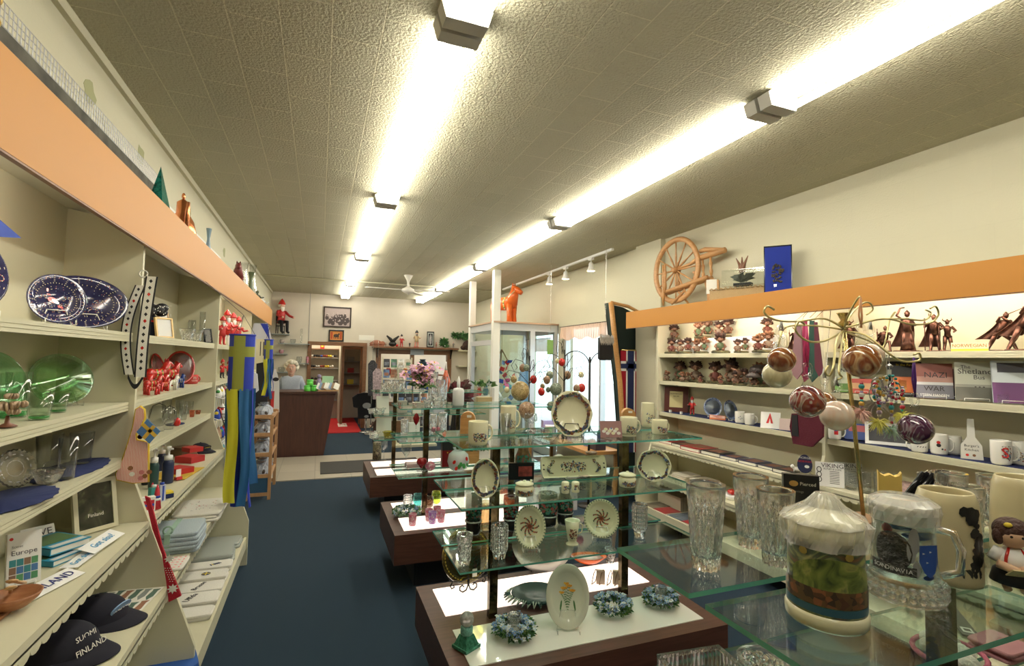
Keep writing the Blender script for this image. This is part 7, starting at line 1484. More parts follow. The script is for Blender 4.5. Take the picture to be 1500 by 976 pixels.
rmug(1467,3.37,645,31,'white mug with ornate floral letter S',lambda b,r,h:(floral(b,lambda u,v:((math. cos(-1.9+u*.9)*r*1.015,math. sin(-1.9+u*.9)*r*1.015,h*(.2+.6*v)),(math. cos(-1.9+u*.9),math. sin(-1.9+u*.9),0)),70,5,r*.08),b. m(RED). text('S',h*.6,(math. cos(-1.65)*r*1.06,math. sin(-1.65)*r*1.06,h*.5),(PI/2,0,-1.65+PI/2))))
rmug(1494,3.46,647,28,'white floral mug behind the letter S mug','floral')
p=R(1424,3.38,ZC3);t=T('cutting_board','white bottle-shaped board lettered Burger\'s Kitchen among the mugs','board',p,-1.0);w=30*mpp(p)*1.05;h=prop_h(p,614);b=MB(CERW);b. M=Matrix. Rotation(-.1,4,'X')
b. prism([(-w/2,0),(w/2,0),(w*.46,h*.35),(w*.18,h*.55),(w*.15,h),(-w*.15,h),(-w*.18,h*.55),(-w*.46,h*.35)],0,.01,'y'). m(BLACK). text("Burger's",w*.2,(0,-.001,h*.33)). text('Kitchen',w*.2,(0,-.001,h*.23)). m(RED). dot((-w*.2,-.001,h*.1),(0,-1,0),w*.08,7). m(DKWOOD). dot((w*.1,-.001,h*.1),(0,-1,0),w*.08,7);b. build('board',t)
RDK=M('deep red cover',(.32,.025,.03),.35);NVK=M('navy cover',(.02,.025,.08),.35)
for px,w,d_,th,lab,mt,zz in((985,.2,.2,.03,'deep red flat book at the far end of the scalloped shelf',RDK,0),(1003,.2,.22,.03,'black flat book beside the far deep red one',BK_,0),(1024,.24,.24,.035,'large deep red flat book in the middle of the far bay',RDK,0),(1052,.2,.22,.035,'black flat book with red pages edge',BK_,0),(1076,.2,.22,.035,'navy flat book with a white spine',NVK,0),(1106,.24,.22,.035,'navy flat book, third from the divider',NVK,0),(1134,.22,.2,.03,'navy flat book, second from the divider',NVK,0),(1160,.2,.18,.03,'dark navy flat book next to the divider',BK_,0)):
 p=R(px,3.38,RD+zz);book(p,d_,w,th,lab,mt,rz=-PI/2+.05,flat=True,bands=[(.2,.8,(.2,.08,.05),-.3,.3)],group='flat gift books')
tag(MB(CARD). bx(-.05,.05,-.12,.12,0,.01). build('leaflet_stack',loc=R(1092,3.50,RD)),'stack of silver grey leaflets behind the flat books','leaflets')
p=R(1179,3.36,RD+.031);t=T('egg_sign','small navy egg shaped sign with a white bear print by the divider','sign',p,-.9);h=prop_h(p,666);b=MB(NVK);b. M=Matrix. Rotation(-.1,4,'X');b. prism([(.36*h*math. cos(a)*(1-.12*math. sin(a)),h*.5+h*.5*math. sin(a))for a in[2*PI*k/24 for k in range(24)]],0,.008,'y');b. m(CARD). text('ICELAND' if 0 else 'NORGE',h*.16,(0,-.001,h*.82)). m(RED). text('NORWAY',h*.15,(0,-.001,h*.62)). m(CARD). dot((h*.1,-.001,h*.36),(0,-1,0),h*.12,8,.7);b. build('plate',t)
p=R(1168,3.34,RD+.031);t=T('dog_figurine','small white dog figurine with brown ears left of the egg sign','figurine',p,-.9);MB(CARD). ell((0,0,.02),(.03,.018,.016),12,7). ell((-.03,-.01,.038),.015,10,7). tube([(-.02,-.008,.015),(-.022,-.01,0)],.005,6). tube([(.02,-.008,.015),(.022,-.01,0)],.005,6). tube([(.028,0,.022),(.045,0,.035)],.004,6). build('body',t);MB(HAIRB). ell((-.022,-.012,.042),(.006,.004,.012),8,5). ell((-.04,-.004,.042),(.006,.004,.012),8,5). build('ears',t)
def vik(b):
 b. m(M('black type',(.03,.03,.04),.6)). text('VIKING',.036,(.015,-.001,.125)). text('RUNES & LORE',.014,(.015,-.001,.105))
 for k in range(8):b. bx(.0,.05,-.0008,0,.02+.01*k,.023+.01*k)
 for k in range(3):b. tube([(-.055+.012*math. cos(a),-.001,.04+.03*k+.015*math. sin(a))for a in[2*PI*j/12 for j in range(12)]],.0022,5,True)
for px,x,lab,zz in((1221,3.33,'white card lettered VIKING in front on the scalloped shelf',0),(1238,3.44,'grey card lettered VIKING behind the front one',0)):
 p=R(px,x,RD+zz);t=T('viking_card',lab,'card',p,-.85);b=MB(CARD if x<3.4 else M('grey card',(.45,.47,.42),.6));b. M=Matrix. Rotation(-.14,4,'X');h=prop_h(p,674 if x<3.4 else 671);s=h/.145;b. M=b. M@Matrix. Scale(s,4);b. bx(-.075,.075,0,.003,0,.145);vik(b);b. build('card',t)
for px,lab in((1247,'clear glass mug with black lettering behind the brass pole'),(1268,'clear glass mug, second of three on the scalloped shelf'),(1289,'clear glass mug, third of three on the scalloped shelf')):
 p=R(px,3.34,RD);mug(p,prop_h(p,692),17*mpp(p)/2,lab,-.3,CLEAR,None,rz=-.8,group='clear glass mugs')
for px,lab,mt in((1400,'red lidded jar behind the crystal tumblers',RDK),(1330,'floral box behind the black candles',M('floral card',(.6,.42,.4),.6,noise=.4,ns=50))):
 boxy(R(px,3.42,RD),.14,.12,.10,lab,mt)
for k,(px,zz,lab)in enumerate(((1006,0,'pale linen stack at the far end of the fifth right shelf'),(1032,0,'pale linen stack, second from the far end of the fifth shelf'))):
 folded(R(px,3.33,RE),.20,.20,.06,lab,M('oat linen',(.60,.55,.45),.9),4,rz=0)
p=R(1074,3.26,RE);t=T('berry_bowl','white lace cloth with red berries on the fifth right shelf','ornament',p);MB(CARD). lathe([(.07,0),(.08,.03),(.07,.04),(.0005,.02)],20,mod=lambda a,z,r:1+.06*math. sin(9*a)). build('lace',t);b=MB(REDG);[b. ell((.025*math. cos(k*1.2),.025*math. sin(k*1.2),.055),.02,10,6)for k in range(5)];b. build('berries',t)
p=R(992,3.30,RF);
t=T('woven_basket','black and cream woven basket at the far end, bottom right shelf','basket',R(992,3.36,RF));MB(ramp_mat('basket weave',[(.45,(.02,.02,.02)),(.55,(.6,.55,.42))],'wave',30,1,.7)). bx(-.10,.10,-.17,.17,0,.13). build('basket',t)
for k,(px,x,w,d_,lab,mt)in enumerate(((962,3.16,.26,.22,'grey and brown picture book lying at the far end of the bottom shelf',M('moss cover',(.16,.14,.10),.4,noise=.5,ns=20)),(977,3.12,.22,.20,'red flat book on the bottom right shelf',RDK),(1000,3.10,.26,.20,'slate blue picture book on the bottom right shelf',M('slate cover',(.12,.15,.18),.4,noise=.5,ns=25)),(1018,3.10,.14,.18,'second red flat book behind the crystal vase',RDK))):
 book(R(px,x,RF),d_,w,.02,lab,mt,rz=-PI/2,flat=True)
MAR=M('maroon knit',(.10,.012,.025),.95,bump=.5,bs=200)
def hang(name,lab,pts,x,mt,cat,deco=None,th=.02):
 t=T(name,lab,cat,(0,0,0));P_=[on_x(px,row,x)for px,row in pts];o=[(p. y,p. z)for p in P_];b=MB(mt);b. prism(o[::-1],x-th/2,x+th/2,'x');b. build('cloth',t)
 if deco:deco(t,P_,x)
 tp=max(P_,key=lambda v:v. z);MB(STEEL). tube([(x,tp. y,tp. z-.005),(x,tp. y,tp. z+.02),(3.185,tp. y,1.986)],.002,5). build('hook',t);return t
hang('knit_bag','maroon knitted bag with dark trim hanging below the crimson ball',[(1161,606),(1206,606),(1206,640),(1190,655),(1163,650),(1158,625)],3.10,MAR,'bag',lambda t,P,x:MB(BLACK). prism([(on_x(a,b_,x). y,on_x(a,b_,x). z)for a,b_ in((1162,608),(1170,608),(1172,640),(1162,638))][::-1],x-.014,x-.0105,'x'). build('trim',t))
for k,(pts,mt,lab)in enumerate((([(1176,470),(1182,470),(1184,555),(1178,560),(1174,548)],M('magenta silk',(.40,.02,.10),.5),'magenta ribbon tie hanging at the divider'),([(1186,470),(1192,470),(1198,552),(1190,560),(1184,550)],M('bottle green silk',(.03,.09,.07),.5),'dark green striped tie hanging at the divider'),([(1193,472),(1197,472),(1206,545),(1200,552),(1194,540)],M('maroon silk',(.12,.02,.04),.5),'maroon tie hanging rightmost at the divider'),([(1165,475),(1174,475),(1176,545),(1168,556),(1158,545),(1162,520)],M('grey pink scarf',(.30,.16,.18),.8),'grey and maroon scarf hanging leftmost at the divider'))):
 hang('necktie',lab,pts,3.13-.02*k,mt,'tie',th=.008)
ZH=2.121
p=col_y(990,3.40,ZH);s=mpp(p,False)*1.32;SPW=wood('spinning wheel wood',(.42,.20,.07),(.58,.32,.13),5)
t=T('spinning_wheel','wooden spinning wheel with turned spokes on top of the right header','spinning wheel',p,-1.45);z0=row_z(447,p. x,p. y)-ZH
K=lambda px,row,y=0:((px-990)*s,y*.8,(447-row)*s*.72+z0)
cxp,czp=K(990,393)[0],K(990,393)[2];Rw=52*s*.70
w_=MB(SPW);w_. lathe([(Rw*.90,-.014),(Rw,-.018),(Rw*1.02,0),(Rw,.018),(Rw*.90,.014),(Rw*.90,-.014)],40)
wheel=MB(SPW);wheel. M=Matrix. Translation((cxp,0,czp))@Matrix. Rotation(-.10,4,'Z')@Matrix. Rotation(PI/2,4,'X')
wheel. lathe([(Rw*.88,-.014),(Rw,-.018),(Rw*1.03,0),(Rw,.018),(Rw*.88,.014),(Rw*.87,-.014)],40);wheel. f. pop();wheel. f. pop();wheel. mi=wheel. mi[:-2];wheel. sm=wheel. sm[:-2]
wheel. build('wheel_rim',t)
hubm=wheel. M. copy();h_=MB(SPW);h_. M=hubm;h_. lathe([(.001,-.05),(.02,-.05),(.03,-.02),(.03,.02),(.02,.05),(.001,.05)],14);h_. build('hub',t)
for k in range(12):
 a=2*PI*k/12;sp=MB(SPW);sp. M=hubm;sp. tube([(.028*math. cos(a),.028*math. sin(a),0),(Rw*.4*math. cos(a),Rw*.4*math. sin(a),0),(Rw*.6*math. cos(a),Rw*.6*math. sin(a),0),(Rw*.9*math. cos(a),Rw*.9*math. sin(a),0)],[.006,.011,.006,.008],7);sp. build('spoke',t)
b=MB(SPW);b. tube([K(974,427),K(1034,414)],.022,8);b. tube([K(976,426,.04),K(1036,413,.04)],.022,8);b. tube([K(976,426,-.04),K(1036,413,-.04)],.022,8);b. build('bench',t)
for a,c in(((979,427,-.06),(979,382,-.06)),((990,424,.05),(989,380,.05)),((977,447,-.07),(977,383,-.07)),((1028,414,0),(1027,386,0)),((1038,411,0),(1037,384,0))):
 A,C_=Vector(K(*a)),Vector(K(*c));MB(SPW). tube([A,A. lerp(C_,.25),A. lerp(C_,.4),A. lerp(C_,.7),A. lerp(C_,.8),C_],[.010,.018,.010,.018,.010,.012],9). build('post',t)
for a,c in(((988,446,-.05),(1003,426,0)),((1004,446,.05),(994,427,0)),((1035,440,0),(1030,415,0))):MB(SPW). tube([K(*a),K(*c)],[.010,.014],8). build('leg',t)
MB(SPW). tube([K(992,391),K(1010,388),K(1022,382),K(1055,378)],[.010,.016,.03,.028],9). build('arm',t)
MB(SPW). tube([K(1024,372),K(1030,371),K(1054,378)],[.022,.024,.022],9). build('flyer',t);MB(SPW). lathe([(.02,0),(.03,.01),(.012,.03),(.012,.05),(.03,.07),(.02,.08)],12,K(1017,412)). build('bobbin',t)
p=col_y(1045,3.34,ZH);t=T('mantel_clock','small wooden block with white paper label on the right header','clock',p,-.9);h=prop_h(p,409);MB(SPW). prism([(-.05,0),(.05,0),(.05,h*.95),(.0,h),(-.05,h*.95)],-.03,.03,'y'). build('block',t);MB(PAPER). box((-.01,-.032,h*.72),(.09,.002,h*.5)). build('label',t)
p=col_y(1088,3.36,ZH);t=T('wicker_basket','long low wicker basket under the glass case','basket',p,-1.1);h=prop_h(p,421);WK=ramp_mat('wicker',[(.4,(.30,.18,.07)),(.6,(.62,.45,.24))],'wave',60,3,.8);b=MB(WK);b. bx(-.26,.26,-.06,.06,0,h-.01)
for k in range(14):b. tube([(-.26+.04*k,-.062,h-.012),(-.24+.04*k,-.068,h),(-.22+.04*k,-.062,h-.012)],.006,5)
b. build('basket',t)
c=p;p2=col_y(1094,3.36,ZH+h+.002);t=T('glass_case','clear glass case holding a small dark plant model on the basket','case',Vector((3.36,p2. y,ZH+h+.008)),-1.1);h2=prop_h(Vector((3.36,p2. y,ZH+h)),396);MB(thin_glass('case glass',(.95,.97,.95),1.2)). bx(-.19,.17,-.055,.055,0,h2). build('glass',t)
MB(BLKG). box((-.03,0,.012),(.14,.07,.024)). build('foot',t);b=MB(M('dark metal leaf',(.10,.11,.09),.4,.5));foliage(b,26,4,lambda q:((q. uniform(-.06,.0),0,.03),(q. uniform(-1,1),q. uniform(-.2,.2),q. uniform(.2,1))),.09,[b. mats[0]]);b. build('plant',t)
p3=Vector((3.36,p2. y+.05,ZH+h+.008+h2+.001));t=T('horn_ornament','small brown three pointed ornament on top of the glass case','ornament',p3);b=MB(M('brown horn',(.20,.09,.05),.4))
for dx in(-.03,0,.03):b. tube([(0,-dx*.2,0),(0,-dx,.07),(0,-dx*2.2,.13)],[.02,.012,.003],7)
b. build('horns',t)
p=col_y(1140,3.36,ZH);t=T('brooch_case','open blue velvet case with black frame and silver brooch on right header','case',p,-.85);w=.20;h=prop_h(p,358);b=MB(BLKG);b. M=Matrix. Rotation(-.1,4,'X');b. bx(-w/2,w/2,0,.03,0,h);b. m(M('royal velvet',(.01,.03,.30),.8)). bx(-w/2+.008,w/2-.008,-.001,0,.01,h-.012);b. build('case',t)
b=MB(M('dark filigree',(.10,.08,.06),.3,.7));b. M=Matrix. Rotation(-.1,4,'X');q=random. Random(7)
for k in range(50):a=q. uniform(0,2*PI);r_=q. random()**.5;b. ell((.045*r_*math. cos(a),-.006,h*.48+.085*r_*math. sin(a)),.008,6,4)
b. m(STEEL). box((-.02,-.004,h*.48-.10),(.02,.002,.02));b. build('brooch',t)
def B(px,row,y=YB-.02):return on_y(px,row,y)
def wpic(px0,r0,px1,r1,label,fcol,pic,y=YB,deco=None,cat='picture',name='framed_picture',fw=.03):
 a,b_=on_y(px0,r1,y),on_y(px1,r0,y);w,h=b_. x-a. x,b_. z-a. z
 t=T(name,label,cat,((a. x+b_. x)/2,y-.001,a. z));b=MB(fcol)
 b. bx(-w/2,w/2,-.025,0,0,fw). bx(-w/2,w/2,-.025,0,h-fw,h). bx(-w/2,-w/2+fw,-.025,0,fw,h-fw). bx(w/2-fw,w/2,-.025,0,fw,h-fw). build('frame',t)
 p=MB(pic). bx(-w/2+fw,w/2-fw,-.012,-.004,fw,h-fw)
 if deco:deco(p,w,h)
 p. build('picture',t);return t
def crowd(p,w,h):
 q=random. Random(3)
 p. m(M('photo dark',(.07,.05,.05),.5))
 for k in range(34):x=q. uniform(-.38,.38)*w;z=h*q. uniform(.3,.62);p. dot((x,-.0125-.0001*k,z),(0,-1,0),h*.05,7);p. dot((x,-.0125-.0001*k,z-h*.12),(0,-1,0),h*.09,7,1.2)
 p. m(M('photo pale',(.5,.42,.4),.5))
 for k in range(26):p. dot((q. uniform(-.38,.38)*w,-.017-.0001*k,h*q. uniform(.3,.7)),(0,-1,0),h*.028,6)
wpic(473,451,515,479,'large dark framed black and white crowd photograph high on the back wall',M('frame black brown',(.03,.015,.01),.4),M('sepia paper',(.42,.34,.32),.6),deco=crowd)
def horsep(p,w,h):
 p. m(M('batik black',(.05,.03,.02),.6)). dot((0,-.0125,h*.5),(0,-1,0),h*.15,10,1.6,1.57)
 for x in(-.15,-.05,.07,.16):p. bx(w*x-.008,w*x+.008,-.0128,-.012,h*.22,h*.45)
 p. dot((w*.17,-.0127,h*.64),(0,-1,0),h*.08,8)
 for x in(-.3,.3):p. m(M('batik red',(.45,.07,.02),.6)). bx(w*x-.02,w*x+.02,-.0128,-.012,h*.2,h*.8)
wpic(481,484,504,500,'small black framed orange batik of a horse, under the crowd photograph',BLACK,M('batik orange',(.62,.24,.05),.6),deco=horsep)
tag(MB(PAPER). bx(-.17,.17,-.004,0,-.06,.06). build('paper_notice',loc=B(537,495,YB-.001)),'white paper notice on the back wall right of the doorway','notice')
a,b_=B(546,509,11.75),B(671,511,11.75);ZS=1.87
t=T('plate_shelf','long brown shelf on brackets above the display opening','shelf',(0,YB,ZS))
MB(DKWOOD). bx(a. x,b_. x,-.22,-.001,-.035,0). build('board',t)
for x in(a. x+.12,b_. x-.15):MB(IRON). prism([(-.18,-.036),(-.001,-.036),(-.001,-.26),(-.02,-.26)],x-.012,x+.012,'x'). build('bracket',t)
def S_(px):return col_x(px,11.77,ZS+.001)
def fig(px,top,lab,coat,cat='figurine',name='carved_figure',**k):p=S_(px);t=T(name,lab,cat,p);figure(t,prop_h(p,top),coat,**k);return t
p=S_(552);t=T('rooster_carving','reddish brown animal carving at the left end of the brown shelf','figurine',p);b=MB(M('red brown wood',(.30,.12,.07),.6));b. ell((0,0,.07),(.12,.05,.07),12,7). ell((-.10,0,.05),(.06,.04,.05),10,6). ell((.13,0,.06),(.06,.04,.06),10,6). bx(-.16,.16,-.04,.04,0,.02). build('carving',t)
p=S_(575);t=T('antler_ornament','dark ornament with two raised horns on the brown shelf','ornament',p);b=MB(IRON);b. ell((0,0,.06),(.09,.05,.06),12,7)
for s in(-1,1):b. tube([(0,0,.08),(s*.04,0,.16),(s*.14,0,.25)],[.03,.04,.015],8)
b. m(REDG). ell((.10,0,.03),.03,8,6). build('ornament',t)
fig(588,490,'red and white santa figure on the brown shelf',REDC,hat=IRON,beard=CARD,base=REDC)
fig(565,502,'tiny brown doll between the left carving and horned ornament',DKWOOD,hat=REDC);fig(600,500,'tiny dark deer-like doll left of the nutcracker',IRON)
fig(610,484,'tall golden nutcracker soldier with black hat',M('nutcracker gold',(.50,.36,.20),.5),hat=BLACK,beard=M('grey beard',(.2,.16,.13),.8),base=REDC,legs=M('nutcracker pink',(.6,.25,.2),.5),name='nutcracker')
p=S_(630);t=T('relief_tile','black and white framed relief tile leaning on the brown shelf','picture',p);h=prop_h(p,486);MB(BLACK). bx(-.085,.085,-.02,0,0,h). m(M('tile pale',(.5,.55,.52),.5)). bx(-.065,.065,-.024,-.02,.03,h-.03). m(BLACK). bx(-.05,.05,-.026,-.024,.05,h-.05). m(M('tile grey',(.35,.33,.33),.5,noise=.5,ns=30)). ell((0,-.026,h*.5),(.035,.006,h*.33),12,8). build('tile',t)
fig(639,502,'tiny red brown doll right of the relief tile',M('red brown wood',(0,0,0)),hat=REDC)
p=S_(651);t=T('pine_arrangement','dark pine branch arrangement with a white dot on the brown shelf','plant',p);b=MB();foliage(b,140,8,lambda q:((q. uniform(-.05,.05),q. uniform(-.03,.03),q. uniform(.02,.16)),(q. uniform(-1,1),q. uniform(-.5,.5),q. uniform(-.2,1))),.10,LEAFS[:2]);b. m(CARD). ell((0,-.05,.05),.015,8,5). build('branches',t)
fig(664,500,'small grey doll at the right end of the brown shelf',M('grey cloth',(.25,.22,.2),.8))
c=B(676,493,11.82);t=T('leaf_garland','dark green leaf garland on the back wall beside the entrance post','garland',c);b=MB();foliage(b,240,8,lambda q:((q. uniform(-.22,.26),q. uniform(-.05,.03),q. uniform(-.05,.06)),(q. uniform(-1,1),q. uniform(-.5,.1),q. uniform(-1,.7))),.08,LEAFS[:2]);b. build('leaves',t)
for k,(z,lab)in enumerate(((1.83,'top'),(1.45,'lower'))):
 t=T('corner_shelf','%s cream corner shelf beside the entrance post'%lab,'shelf',(3.4,YB,z));MB(CREAM). bx(-.28,.16,-.26,-.001,-.025,0). build('board',t)
tag(MB(HAIRB). ell((0,0,.12),(.13,.08,.12),12,8). ell((-.1,0,.06),(.08,.07,.06),10,6). build('dark_carving',loc=(3.36,11.74,1.831)),'dark carved figure on the top corner shelf','figurine')
tag(MB(M('sign blue paper',(.42,.48,.55),.6)). bx(-.16,.16,-.004,0,-.07,.07). build('paper_sign',loc=B(611,516,YB-.03)),'pale blue paper sign in the display opening below the brown shelf','sign')
t=T('display_ledge','ledge inside the display opening holding the dark vase','shelf',(0,YB+.1,1.22));MB(DKWOOD). bx(1.34,2.88,.04,.5,-.03,0). build('board',t)
p=Vector((2.36,YB+.28,1.221));tag(MB(M('dark teal vase',(.04,.08,.11),.2,noise=.8,ns=10)). lathe([(.07,0),(.09,.02),(.14,.12),(.15,.2),(.10,.30),(.06,.33),(.08,.37),(.0005,.36)],24). build('vase',loc=p),'dark teal round vase in the display opening','vase')
for k,(x,h,mt,lab)in enumerate(((2.12,.12,IRON,'small dark jar left of the teal vase'),(1.95,.14,COPPER,'copper coloured dish in the display opening'),(1.75,.22,PAPER,'pale card in the display opening, left half'),(1.55,.16,REDC,'red box in the display opening, far left'),(2.6,.10,IRON,'low dark bowl right of the teal vase'))):
 tag(MB(mt). lathe([(.05,0),(.07,h*.5),(.04,h),(.0005,h)],14). build('small_jar',loc=(x,YB+.3,1.221)),lab,'jar')
cl=[[CERW,CERW,BLACK,BLACK,BLACK,BLUE,M('clog rust',(.28,.05,.03),.4),M('clog rust',(0,0,0)),YEL,YEL,CERW,BLACK],[BLACK,BLACK,BLACK,CERW,CERW,M('clog rust',(0,0,0)),M('clog rust',(0,0,0)),YEL,YEL,CERW,CERW],[BLACK,BLACK,BLACK,M('clog brown',(.16,.07,.04),.5),M('clog brown',(0,0,0)),CERW,CERW],[BLACK]*5+[M('clog brown',(0,0,0))]*2,[BLACK]*6]
yS=13.8
for k,(r,px0,px1)in enumerate(((511,455,512),(524,455,512),(539,455,512),(557,456,512),(574,458,512),(586,480,512))):
 z=row_z(r,.1,yS);
 t=T('storeroom_shelf','%s grey shelf of clogs seen through the back doorway'%['topmost','second','third','fourth','fifth','lowest'][k],'shelf',(.09,13.99,z));MB(DKWOOD if k==0 else GREYP). bx(-.36,.38,-.26,0,-.02,0). build('board',t)
 if k:
  for j,mt in enumerate(cl[k-1]):
   nmc={'white ceramic':'white','black':'black','blue':'blue','clog rust':'rust red','yellow':'yellow','clog brown':'brown'}[mt. name]
   o=MB(mt);o. ell((0,-.05,.035),(.034,.075,.035),10,7). ell((0,-.09,.045),(.03,.045,.03),9,6);o. m(M('clog sole',(.35,.22,.12),.6)). bx(-.03,.03,-.11,.03,0,.015)
   x=-.235+j*.056 if k<3 else-.235+j*.083
   tag(o. build('clog',loc=(x,yS+.06,z+.001)),'%s wooden clog on the %s storeroom shelf'%(nmc,['','second','third','fourth','fifth','lowest'][k]),'shoe','%s clogs, shelf %d'%(nmc,k))
b=MB(REDC);tag(b. bx(-.05,.05,-.05,.05,0,.12). m(YEL). bx(-.03,.03,-.052,-.05,.04,.08). build('red_box',loc=(.06,13.86,row_z(511,.1,yS)+.001)),'small red box on the topmost storeroom shelf','box')
for k,z in enumerate((1.5,1.2,.9)):
 t=T('closet_shelf','%s shelf in the narrow closet behind the doorway'%['upper','middle','lower'][k],'shelf',(.75,13.99,z));MB(GREYP). bx(-.2,.3,-.3,0,-.02,0). build('board',t)
 tag(MB([GREYP,REDC,YEL][k]). bx(-.08,.08,-.05,.05,0,.12). build('stored_box',loc=(.78,13.85,z+.001)),'%s box on the %s closet shelf'%(['grey','red','yellow'][k],['upper','middle','lower'][k]),'box')
shelf4=[(397,424,489,'first'),(408,455,503,'second'),(397,421,518,'third'),(418,453,532,'fourth'),(404,430,545,'fifth')]
for a_,c_,r,nmr in shelf4:
 A=B(a_,r,11.8);C_=B(c_,r,11.8);t=T('glass_wall_shelf','%s small glass shelf from the top, back corner behind the woman'%nmr,'shelf',((A. x+C_. x)/2,YB,A. z));w=C_. x-A. x
 MB(M('grey glass shelf',(.35,.40,.40),.2)). bx(-w/2,w/2,-.2,-.001,-.015,0). build('board',t)
 for x in(-w*.3,w*.3):MB(STEEL). bx(x-.006,x+.006,-.12,-.001,-.04,-.015). build('bracket',t)
p=B(411,489,11.78);t=T('gnome_doll','large red and black gnome doll sitting on a chair on the top corner shelf','doll',(p. x,11.80,p. z+.001),.5);h=(489-446)*.0166
figure(t,h*1.05,REDC,legs=BLACK,hat=REDG,beard=PAPER,seated=True,hair=PAPER,arms=((.35,-.45,.45),(-.35,-.4,.45)))
t=T('dolls_chair','small black chair under the red gnome doll','chair',(p. x,11.82,p. z+.001),.5);u=h
MB(BLACK). bx(-.09,.09,-.05,.07,u*.25,u*.28). build('seat',t);MB(BLACK). bx(-.09,.09,.06,.075,u*.45,u*.62). build('backrest',t)
for x in(-.08,.08):
 for y in(-.04,.065):MB(BLACK). tube([(x,y,0),(x,y,u*(.25 if y<0 else.6))],.010,6). build('leg',t)
gq=random. Random(4)
for k,(px,r,w,h_,lab,mt)in enumerate(((413,503,.10,.08,'pale pink glass bowl on the second corner shelf',M('rosy glass',(.6,.5,.5),.1,trans=.5)),(429,503,.12,.09,'wide clear glass bowl on the second corner shelf',CLEAR),(441,503,.05,.32,'tall clear cylinder vase on the second corner shelf',CLEAR),(412,518,.10,.08,'pink flower glass on the third corner shelf',PKG),(438,532,.12,.14,'clear glass bowl on the fourth corner shelf',CLEAR),(450,532,.06,.14,'red and clear bottle on the fourth corner shelf',PKG),(412,545,.14,.10,'cluster of clear glass on the fifth corner shelf',CLEAR))):
 q_=B(px,r,11.78);vessel((q_. x,11.78,q_. z+.001),[(w*.3,0),(w*.34,.005),(w*.5,h_*.5),(w*.45,h_)],lab,'glass_vessel','glass',mt)
ZT=1.0355
for px,r,lab in((450,573,'lime green round tin, left of the two lower tins'),(460,573,'lime green round tin, right of the two lower tins'),(454,565,'lime green round tin stacked on top of the other two')):
 p=on_y(px,r,8.85);z=ZT if r==573 else ZT+.096;LG=M('lime tin',(.12,.62,.08),.3)
 t=T('green_tin',lab,'tin',(p. x,8.85,z),0,'lime green tins');MB(LG). lathe([(.046,0),(.05,.005),(.05,.07)],20). build('body',t);MB(M('lime lid',(.16,.70,.14),.3)). lathe([(.052,.07),(.052,.09),(.045,.095)],20). build('lid',t)
p=on_y(480,573,8.9);t=T('card_display','slanted display of postcards on the counter','card rack',(p. x,8.9,ZT));MB(PINE). bx(-.15,.17,-.1,.08,0,.02). build('base',t);q=random. Random(2)
for k in range(8):
 b=MB([CARD,M('card blue',(.2,.3,.45),.5),M('card brown',(.3,.2,.12),.5),PAPER][k%4]);b. at((-.13+.038*k,-.04+.0*k,.075+.004*(k%2)),(-.5,.5,.3));b. box((0,0,0),(.09,.003,.12)). build('postcard',t)
p=on_y(482,560,9.0);t=T('leaflet_stand','pale green leaflet stand at the back of the counter','stand',(p. x-.02,9.08,ZT));MB(M('pale green card',(.45,.75,.50),.5)). bx(-.09,.09,-.01,.01,0,.24). build('card',t);MB(M('doll violet',(.3,.25,.4),.6)). lathe([(.05,0),(.04,.15),(.02,.2)],12,(-.14,0,0)). ell((-.14,0,.235),.035,10,6). build('doll',t)
PY=9.72;c=on_y(427,540,PY);hx=c. x;hz=row_z(539,hx,PY)
t=T('person','person with short white hair in a grey blue top standing behind the counter','person',(hx,PY,0),-.0)
def skin(name,chain,mat,parent,sub=2):
 """chain: list of (co, radius, parent index)"""
 me=bpy. data. meshes. new(name);me. from_pydata([c_[0]for c_ in chain],[(i,c_[2])for i,c_ in enumerate(chain)if c_[2]is not None],[]);me. update()
 o=bpy. data. objects. new(name,me);COL. objects. link(o);o. parent=parent
 sk=o. modifiers. new('skin','SKIN');sk. use_smooth_shade=True;me. skin_vertices
 for i,c_ in enumerate(chain):
  rr=c_[1];me. skin_vertices[0]. data[i]. radius=rr if isinstance(rr,tuple)else(rr,rr)
 me. skin_vertices[0]. data[0]. use_root=True
 sb=o. modifiers. new('sub','SUBSURF');sb. levels=sub;sb. render_levels=sub;me. materials. append(mat);return o
H_=hz-.02
body=[((0,0,H_-.60),(.12,.09),None),((0,0,H_-.42),(.12,.09),0),((0,0,H_-.27),(.11,.08),1),((0,0,H_-.18),(.04,.04),2),((0,-.01,H_-.10),(.05,.055),3),((0,-.025,H_-.04),(.065,.075),4),((0,-.015,H_+.04),(.075,.09),5),((0,-.005,H_+.09),(.055,.07),6),((.15,0,H_-.215),(.04,.04),2),((.20,.01,H_-.45),(.036,.036),8),((.22,-.06,H_-.58),(.032,.032),9),((.14,-.22,H_-.545),(.033,.03),10),((.06,-.27,H_-.515),(.028,.02),11),((-.15,0,H_-.215),(.04,.04),2),((-.20,.01,H_-.45),(.036,.036),13),((-.22,-.06,H_-.58),(.032,.032),14),((-.12,-.22,H_-.55),(.033,.03),15),((-.05,-.26,H_-.53),(.028,.02),16),((.08,0,H_-.85),(.09,.09),0),((.09,0,.50),(.065,.065),18),((.09,0,.08),(.045,.045),19),((.09,-.10,.035),(.04,.035),20),((-.08,0,H_-.85),(.09,.09),0),((-.09,0,.50),(.065,.065),22),((-.09,0,.08),(.045,.045),23),((-.09,-.10,.035),(.04,.035),24)]
HS=M('person skin',(.62,.38,.29),.55)
skin('body',body,HS,t)
hd=MB(M('person hands',(.62,.38,.29),.55))
